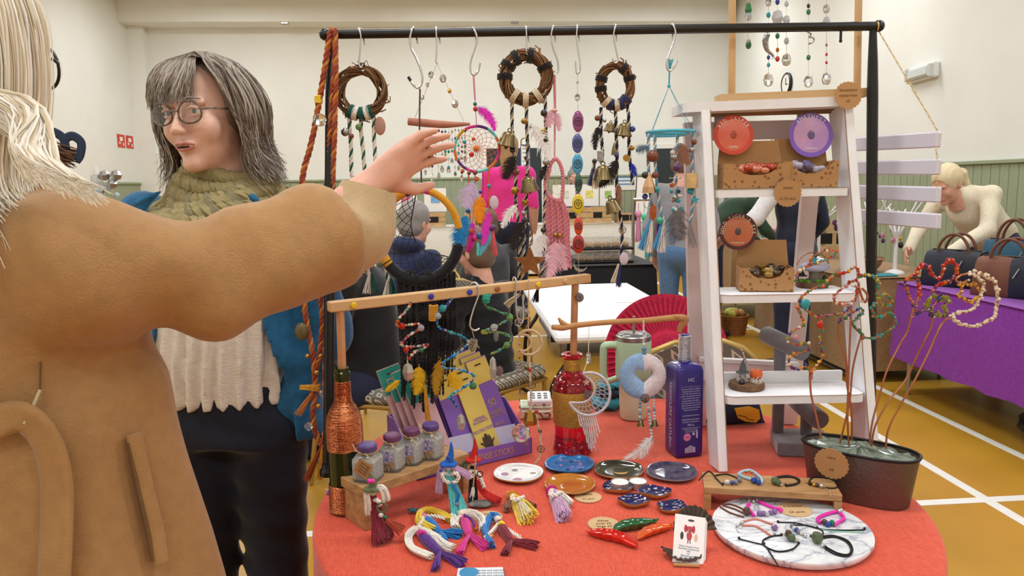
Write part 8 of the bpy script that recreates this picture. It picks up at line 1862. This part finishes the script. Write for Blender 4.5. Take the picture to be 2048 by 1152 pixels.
# black covered table with trays
f_bk = fab('black_cloth',(24,24,28)); def_ = (1.0,6.3)
def clothbox(nm,lab,x0,x1,y0,y1,z,m,drop,wave=.015,k=9):
    N_ = 80; rows = []; P = []
    per = [(x0 + (x1 - x0) * i / 20,y0) for i in range(20)] + [(x1,y0 + (y1 - y0) * i / 20) for i in range(20)] + [(x1 - (x1 - x0) * i / 20,y1) for i in range(20)] + [(x0,y1 - (y1 - y0) * i / 20) for i in range(20)]
    cx_,cy_ = (x0 + x1) / 2,(y0 + y1) / 2
    for e,zz in ((-.5,z),(-.02,z),(.0,z - .006),(.01,z - .03),(.02,z - drop * .5),(.03,z - drop)):
        rows.append([(Vector((cx_,cy_,zz)) if e == -.5 else Vector((x + math.copysign(e,x - cx_) * (abs(x - cx_) > abs(x1 - cx_) * .98) + (wave * min(1,(z - zz) * 3) * math.sin(i * k * .7)) * (y in (y1,) or x in (x0,x1)),y + math.copysign(e,y - cy_) * (abs(y - cy_) > abs(y1 - cy_) * .98) + wave * min(1,(z - zz) * 3) * math.sin(i * k * .7) * (y in (y0,y1)),zz))) for i,(x,y) in enumerate(per)])
    mb = MB(); mb.grid(rows,closed=True); solo(mb,nm,m,lab,'tablecloth',smooth=50)
    t = thing('trestle_table','trestle table under the ' + lab.split(' covering')[0] + ' of ' + lab.split('covering ')[1],'table',(cx_,cy_,0)); mb = MB(); mb.box((cx_,cy_,z - .025),(x1 - x0 - .02,y1 - y0 - .02,.03),RA); part(mb,'table_top',m_oak,t)
    for a in (x0 + .06,x1 - .06):
        for b in (y0 + .06,y1 - .06): mb = MB(); mb.tube([(a,b,.001),(a,b,z - .04)],.014,8); part(mb,'leg',m_steel,t)
clothbox('black_cloth','black cloth covering the food table',.78,1.62,6.0,6.9,.76,f_bk,.62)
m_clr = mat('tray_lid',(225,228,230),.1,trans=.7,alpha=.6); m_cake = mat('cake',(190,150,100),.8,var=.3,vs=30)
for i,(x,y,w) in enumerate(((1.22,6.25,.5),(1.25,6.65,.42))):
    for k in range(2 - i):
        z = .762 + k * .11; t = thing('food_tray','black tray of cakes under a clear lid, %s' % (('lower of the stack','upper of the stack'),('rear one on the black table',))[i][k],'tray',(x,y,z)); mb = MB(); mb.box((x,y,z + .012),(w,.3,.022),RA,.008); part(mb,'tray',m_black,t); mb = MB(); mb.box((x,y,z + .06),(w * .96,.28,.07),RA,.02); part(mb,'lid',m_clr,t)
        for j in range(6): mb = MB(); mb.box((x - w * .38 + j * w * .15,y - .06,z + .045),(w * .12,.1,.04),RA,.01); part(mb,'cake_slice',m_cake,t)
t = thing('sales_card','white card with blue handwriting on the black table','sign',(.72,6.2,.76)); mb = MB(); mb.box((.78,6.2,.90),(.28,.012,.22),RA); part(mb,'card',m_card,t); text('Sandra',(.78,6.192,.945),.075,mat('ink_blue',(70,90,150),.6),t,RX,Zu); text('Veo',(.74,6.192,.86),.075,mat('ink_blue',(70,90,150),.6),t,RX,Zu)
# far white stall with crates, cards and frames
f_wh = fab('white_cloth',(222,222,218)); clothbox('white_cloth','white cloth covering the long far stall',-1.7,2.95,11.6,12.3,.80,f_wh,.76,.02)
m_crate = mat('crate_wood',(196,160,112),.7,var=.15,vs=12)
def crate(x,y,z,w,h,d,lab):
    t = thing('wooden_crate',lab,'crate',(x,y,z))
    for k in range(3): mb = MB(); mb.box((x,y - d / 2,z + h * (k + .5) / 3),(w,.02,h / 3 - .012),RA); part(mb,'slat',m_crate,t)
    for e in (-1,1): mb = MB(); mb.box((x + e * (w / 2 - .01),y,z + h / 2),(.02,d - .03,h),RA); part(mb,'side',m_crate,t)
    for k in range(2): mb = MB(); mb.box((x - w * .2 + k * w * .45,y - d / 2 - .012,z + h * .5),(.14,.006,.09),RA); part(mb,'chalk_label',m_black,t)
crate(2.0,11.8,.802,.9,.26,.3,'wooden crate on the far stall under the purple woman'); crate(.55,11.8,.802,.8,.2,.3,'wooden crate on the far stall beside the pink t-shirt'); crate(-.5,11.8,.802,.7,.22,.3,'wooden crate on the far stall behind the yellow hoop'); crate(2.72,11.8,.802,.34,.16,.3,'small wooden crate at the far stall end')
for i,(x,z,w,h,c_,lab) in enumerate(((-.75,1.03,.34,.4,(214,120,150),'framed pink print on the far stall'),(-.3,1.03,.34,.36,(120,170,220),'framed blue print on the far stall'),(1.72,1.07,.36,.34,(206,214,200),'white print with grey sketch on the far crate'),(2.12,1.07,.3,.34,(220,214,120),'white print with yellow motif on the far crate'),(2.42,1.07,.26,.32,(150,190,110),'white print with green motif on the far crate'),(-.62,.805,.42,.2,(206,206,200),'small framed grey print low on the far stall'))):
    y = 11.62 if z < 1 else 11.8; t = thing('framed_print',lab,'picture',(x,y,z)); mb = MB(); mb.box((x,y,z + h / 2),(w,.02,h),RA); part(mb,'mount',m_card,t); mb = MB(); mb.box((x,y - .012,z + h * .55),(w * .4,.004,h * .35),RA); part(mb,'print',mat('print_%d' % i,c_,.6,var=.3,vs=14),t)
t = thing('easel_board','white board in a black frame at the end of the far stall','board',(2.98,11.7,.802)); mb = MB(); mb.beam((2.98,11.7,.81),(3.02,11.72,1.5),.02,.3,RX); part(mb,'panel',m_card,t); mb = MB(); mb.beam((2.985,11.715,.805),(3.025,11.735,1.505),.02,.33,RX); part(mb,'frame',m_black,t)
# clothes rail with soft toys
pr2 = GP(1266,8.2); t = thing('clothes_rail','steel clothes rail standing beside the far white stall','rail',pr2); e2 = pr2 + RX * .62
for p in (pr2,e2): mb = MB(); mb.tube([p + Zu * .03,p + Zu * 1.24],.018,10); mb.tube([p - RY * .25 + Zu * .018,p + RY * .25 + Zu * .018],.016,8); part(mb,'upright',m_steel,t)
mb = MB(); mb.tube([pr2 + Zu * 1.24,e2 + Zu * 1.24],.018,10); part(mb,'top_tube',m_steel,t)
for i,c_ in enumerate(((226,150,190),(90,200,150),(80,190,210),(214,40,130),(60,60,130),(190,60,50),(230,226,220),(150,120,90),(220,190,60),(120,170,220))):
    m = yarn('toy%d' % i,c_); q = pr2 + RX * (.06 + .055 * i) + Zu * (1.2 - .03 * (i % 3)) - RY * (.03 * (i % 2)); t = thing('yarn_hanging','small yarn hanging on the clothes rail, number %s from the near upright' % ('one two three four five six seven eight nine ten'.split()[i]),'hanging ornament',q - Zu * .5,'yarn hangings on the clothes rail')
    mb = MB(); mb.tube([q,q - Zu * .08],.004,5); part(mb,'loop',m,t); mb = MB(); mb.ell(q - Zu * .12,(.035,.035,.04),10,8); part(mb,'head',m,t,60); tuft(t,[q - Zu * .14,q - Zu * .3,q - Zu * (.42 + .06 * (i % 3))],.02,.05,30,m,'skirt',.007)
# ---------------------------------------------------------------- purple stall with handbags, burlap stall
f_pu = fab('purple_velvet',(130,50,162),.12,.4,30); clothbox('purple_cloth','purple velvet cloth covering the handbag stall',2.9,3.68,1.6,4.68,.745,f_pu,.5,.02,5)
f_bu = fab('burlap',(158,124,84),.15,.6,200); clothbox('burlap_cloth','brown burlap cloth covering the trinket stall',2.75,3.5,4.95,6.6,.74,f_bu,.66,.012)
m_lthr = mat('leather_tan',(104,62,42),.5,var=.15,vs=30)
def bag(x,y,w,h,d,c1,c2,lab,yaw=-.35,z=.746):
    m1 = mat('bag_%d_%d_%d' % c1,c1,.6,var=.12,vs=20); m2 = mat('bag_%d_%d_%d' % c2,c2,.55,var=.12,vs=20); p = Vector((x,y,z)); X = Vector((math.cos(yaw + 1.35),-math.sin(yaw + 1.35),0)); Y = Vector((-X.y,X.x,0)); t = thing('handbag',lab,'bag',p,'handbags on the purple stall')
    for u0,u1,m in ((-.5,.06,m1),(.06,.5,m2)):
        rows = []
        for k,zz in ((.9,.002),(1.0,.02),(1.0,h * .5),(.88,h * .85),(.62,h)):
            rows.append([p + X * (w * (u0 + (u1 - u0) * i / 6) * (1 - .12 * zz / h)) - Y * (d / 2 * k) + Zu * (zz - .02 * abs(i - 3) / 6 * (zz / h)) for i in range(7)] + [p + X * (w * (u1 + (u0 - u1) * i / 6) * (1 - .12 * zz / h)) + Y * (d / 2 * k) + Zu * zz for i in range(7)])
        mb = MB(); mb.grid(rows,closed=True); mb.f.append(tuple(range(14))); mb.f.append(tuple(range(56,70))); part(mb,'panel',m,t,60)
    for e in (-1,1): mb = MB(); mb.tube(spl([p + X * (w * .26 * math.cos(a)) + Y * (e * d * .3) + Zu * (h * .9 + h * .55 * math.sin(a)) for a in np.linspace(0,PI,9)],3),.009,7); part(mb,'handle',m_lthr,t,60)
    mb = MB(); mb.tube([p - X * w * .4 + Zu * h,p + X * w * .4 + Zu * h],.006,6); part(mb,'zip',m_black,t); mb = MB(); mb.tube([p + X * w * .2 - Y * (d * .5 + .004) + Zu * h * .75,p + X * w * .12 - Y * (d * .5 + .004) + Zu * h * .5],.004,5); part(mb,'zip_pull',m_clasp,t)
tan,nv,pu,gn,tl2,mu = (112,70,52),(34,38,54),(84,52,120),(48,62,56),(40,88,112),(176,130,36)
for a in ((3.10,4.42,.35,.225,.17,nv,(28,30,40),'navy bucket handbag with tan handles at the stall corner'),(3.12,3.98,.35,.225,.17,tan,nv,'tan and navy panelled handbag in the front row'),(3.14,3.58,.35,.225,.17,tan,pu,'tan and purple panelled handbag in the front row'),(3.12,3.2,.35,.225,.18,gn,(40,54,48),'bottle green handbag at the frame edge'),(3.5,4.45,.34,.28,.15,tl2,tl2,'teal handbag in the rear row'),(3.52,4.12,.32,.28,.15,mu,mu,'mustard handbag in the rear row'),(3.53,3.8,.32,.28,.15,pu,pu,'purple handbag in the rear row'),(3.53,3.47,.34,.29,.15,(74,86,80),gn,'sage green handbag in the rear row')): bag(*a)
mb = MB(); mb.ell((3.2,3.4,.1),(.3,.42,.1),20,10,RA,jit=.04); solo(mb,'black_bag',m_black,'black bag slumped on the floor under the purple stall','bag',smooth=60)
# burlap stall goods
p = Vector((2.98,5.3,.741)); t = thing('wooden_bowl','round terracotta brown bowl on the burlap stall','bowl',p); mb = MB(); mb.lathe([(.09,.001),(.13,.05),(.15,.10),(.14,.10),(.1,.03)],p,24,capt=False); part(mb,'bowl',mat('bowl_terracotta',(150,84,48),.5),t)
mb = MB(); mb.lathe([(.152,.095),(.156,.1),(.152,.105)],p,24,capb=False,capt=False); part(mb,'rim',m_oak,t)
m_wtree = mat('tree_white',(226,226,228),.5)
for i,(x,y) in enumerate(((3.15,5.15),(3.3,5.75),(3.05,6.1))):
    t = thing('jewellery_tree','white wire jewellery tree on the burlap stall, %s' % ('nearest','middle','farthest')[i],'stand',(x,y,.741)); b = Vector((x,y,.741)); mb = MB(); mb.lathe([(.07,.001),(.06,.015),(.015,.03),(.012,.3)],b,14); part(mb,'stem',m_wtree,t)
    for k in range(9): a = 2 * PI * k / 9; mb = MB(); mb.tube(spl([b + Zu * .24,b + Zu * .36 + RX * (.06 * math.cos(a)) + RY * (.06 * math.sin(a)),b + Zu * ru(.42,.56) + RX * (.16 * math.cos(a)) + RY * (.16 * math.sin(a))],4),.006,5); part(mb,'branch',m_wtree,t)
    for k in range(8): bead(b + Vector((ru(-.14,.14),ru(-.14,.14),ru(.2,.42))),ru(.012,.025),random.choice((cK,cR,cL,m_dkb,cY,m_slv)),t,'trinket',(1,.5,1.2),True)
t = thing('blue_tray','small turquoise tray at the burlap stall edge','tray',(2.95,4.98,.741)); mb = MB(); mb.box((2.95,5.02,.749),(.24,.1,.014),RA,.004); part(mb,'tray',mat('tray_turq',(70,160,180),.4),t); mb = MB(); mb.box((2.95,5.02,.757),(.2,.07,.004),RA); part(mb,'lining',cT,t)
crate(3.27,6.42,.741,.4,.34,.25,'wooden crate shelf at the back of the burlap stall')
# basket of apples, table behind the ladder, left display
p = GP(1470,6.9); t = thing('wicker_basket','round wicker basket on the floor seen through the ladder','basket',p); m_wick = mat('wicker',(150,96,50),.8,var=.25,vs=60)
for k in range(9): mb = MB(); R1 = .10 + .004 * k; mb.torus(p + Zu * (.012 + .021 * k),R1,.0115,(RX,RY,Zu),28,6); part(mb,'weave_ring',m_wick,t,60)
mb = MB(); mb.lathe([(.095,.004),(.125,.17)],p,20,capt=False); part(mb,'lining',m_wick,t)
for i in range(9): a = i * 2.4; r_ = .03 * math.sqrt(i); mb = MB(); mb.ell(p + RX * (r_ * math.cos(a)) + RY * (r_ * math.sin(a)) + Zu * (.215 - .008 * i * .3),.037,12,8); solo(mb,'apple',mat('apple_%d' % (i % 3),((150,170,60),(186,180,70),(190,130,70))[i % 3],.35),'green apple heaped in the wicker basket','apple','apples in the wicker basket',60)
clothbox('brown_cloth','brown cloth covering the table of coloured goods behind the ladder',2.8,3.75,7.4,8.4,.78,f_bu,.6)
for i in range(8): x,y = 2.9 + .1 * i,7.5 + .2 * (i % 3); mb = MB(); mb.box((x,y,.85),(.10,.12,.14),RA,.02); solo(mb,'knitted_parcel',mat('parcel_%d' % i,((40,90,170),(214,90,50),(230,190,60),(60,150,160),(190,150,110),(220,160,180),(120,120,60),(200,200,196))[i],.8),'%s bundle on the goods table behind the ladder' % ('blue','orange','yellow','teal','tan','pink','olive','white')[i],'bundle','bundles on the goods table')
# things beyond the camel coat on the left: display with wreath and clear ornaments
t = thing('ribbon_ornament','navy ribbon bow and dark twig bundle beside the blonde hair','ornament',V(125,320,2.6)); mb = MB(); 
for pts in ([(100,300),(80,268),(100,262),(125,275),(132,300)],[(132,300),(130,280),(145,272),(162,285),(160,310),(152,322)]): o = ribbon(t,[V(x,y,2.6) for x,y in pts],.03,m_navyc,'ribbon_loop')
q = V(125,305,2.6); mb.tube([Vector((q.x,q.y,.781)),q],.008,8); part(mb,'pole',m_twig,t)
mb = MB(); fibres(mb,[V(95,295,2.6),V(152,318,2.6)],.03,.035,40,.003,5); part(mb,'twigs',m_twig,t,60,kind='stuff')
q = V(200,400,2.7); t = thing('ornament_stand','clear tube stand with silver blue ornaments behind the camel shoulder','stand',q - Zu * .6); mb = MB(); mb.tube([q - Zu * .6,V(193,350,2.7)],.02,12); part(mb,'tube',m_clr,t); mb = MB(); mb.tube([V(193,350,2.7),V(190,332,2.7)],[.012,.004],8); part(mb,'tip',m_white,t)
for i in range(22): bead(V(ru(186,236),ru(350,420),2.7),ru(.008,.02),random.choice((m_clear,m_slv,m_pb,m_ab)),t,'ornament',facet=True)
clothbox('white_cloth','white cloth covering the table hidden behind the camel coat',-2.9,-1.1,2.35,3.0,.78,f_wh,.7)
for o in bpy.data.objects:
    if 'worg' in o: del o['worg']
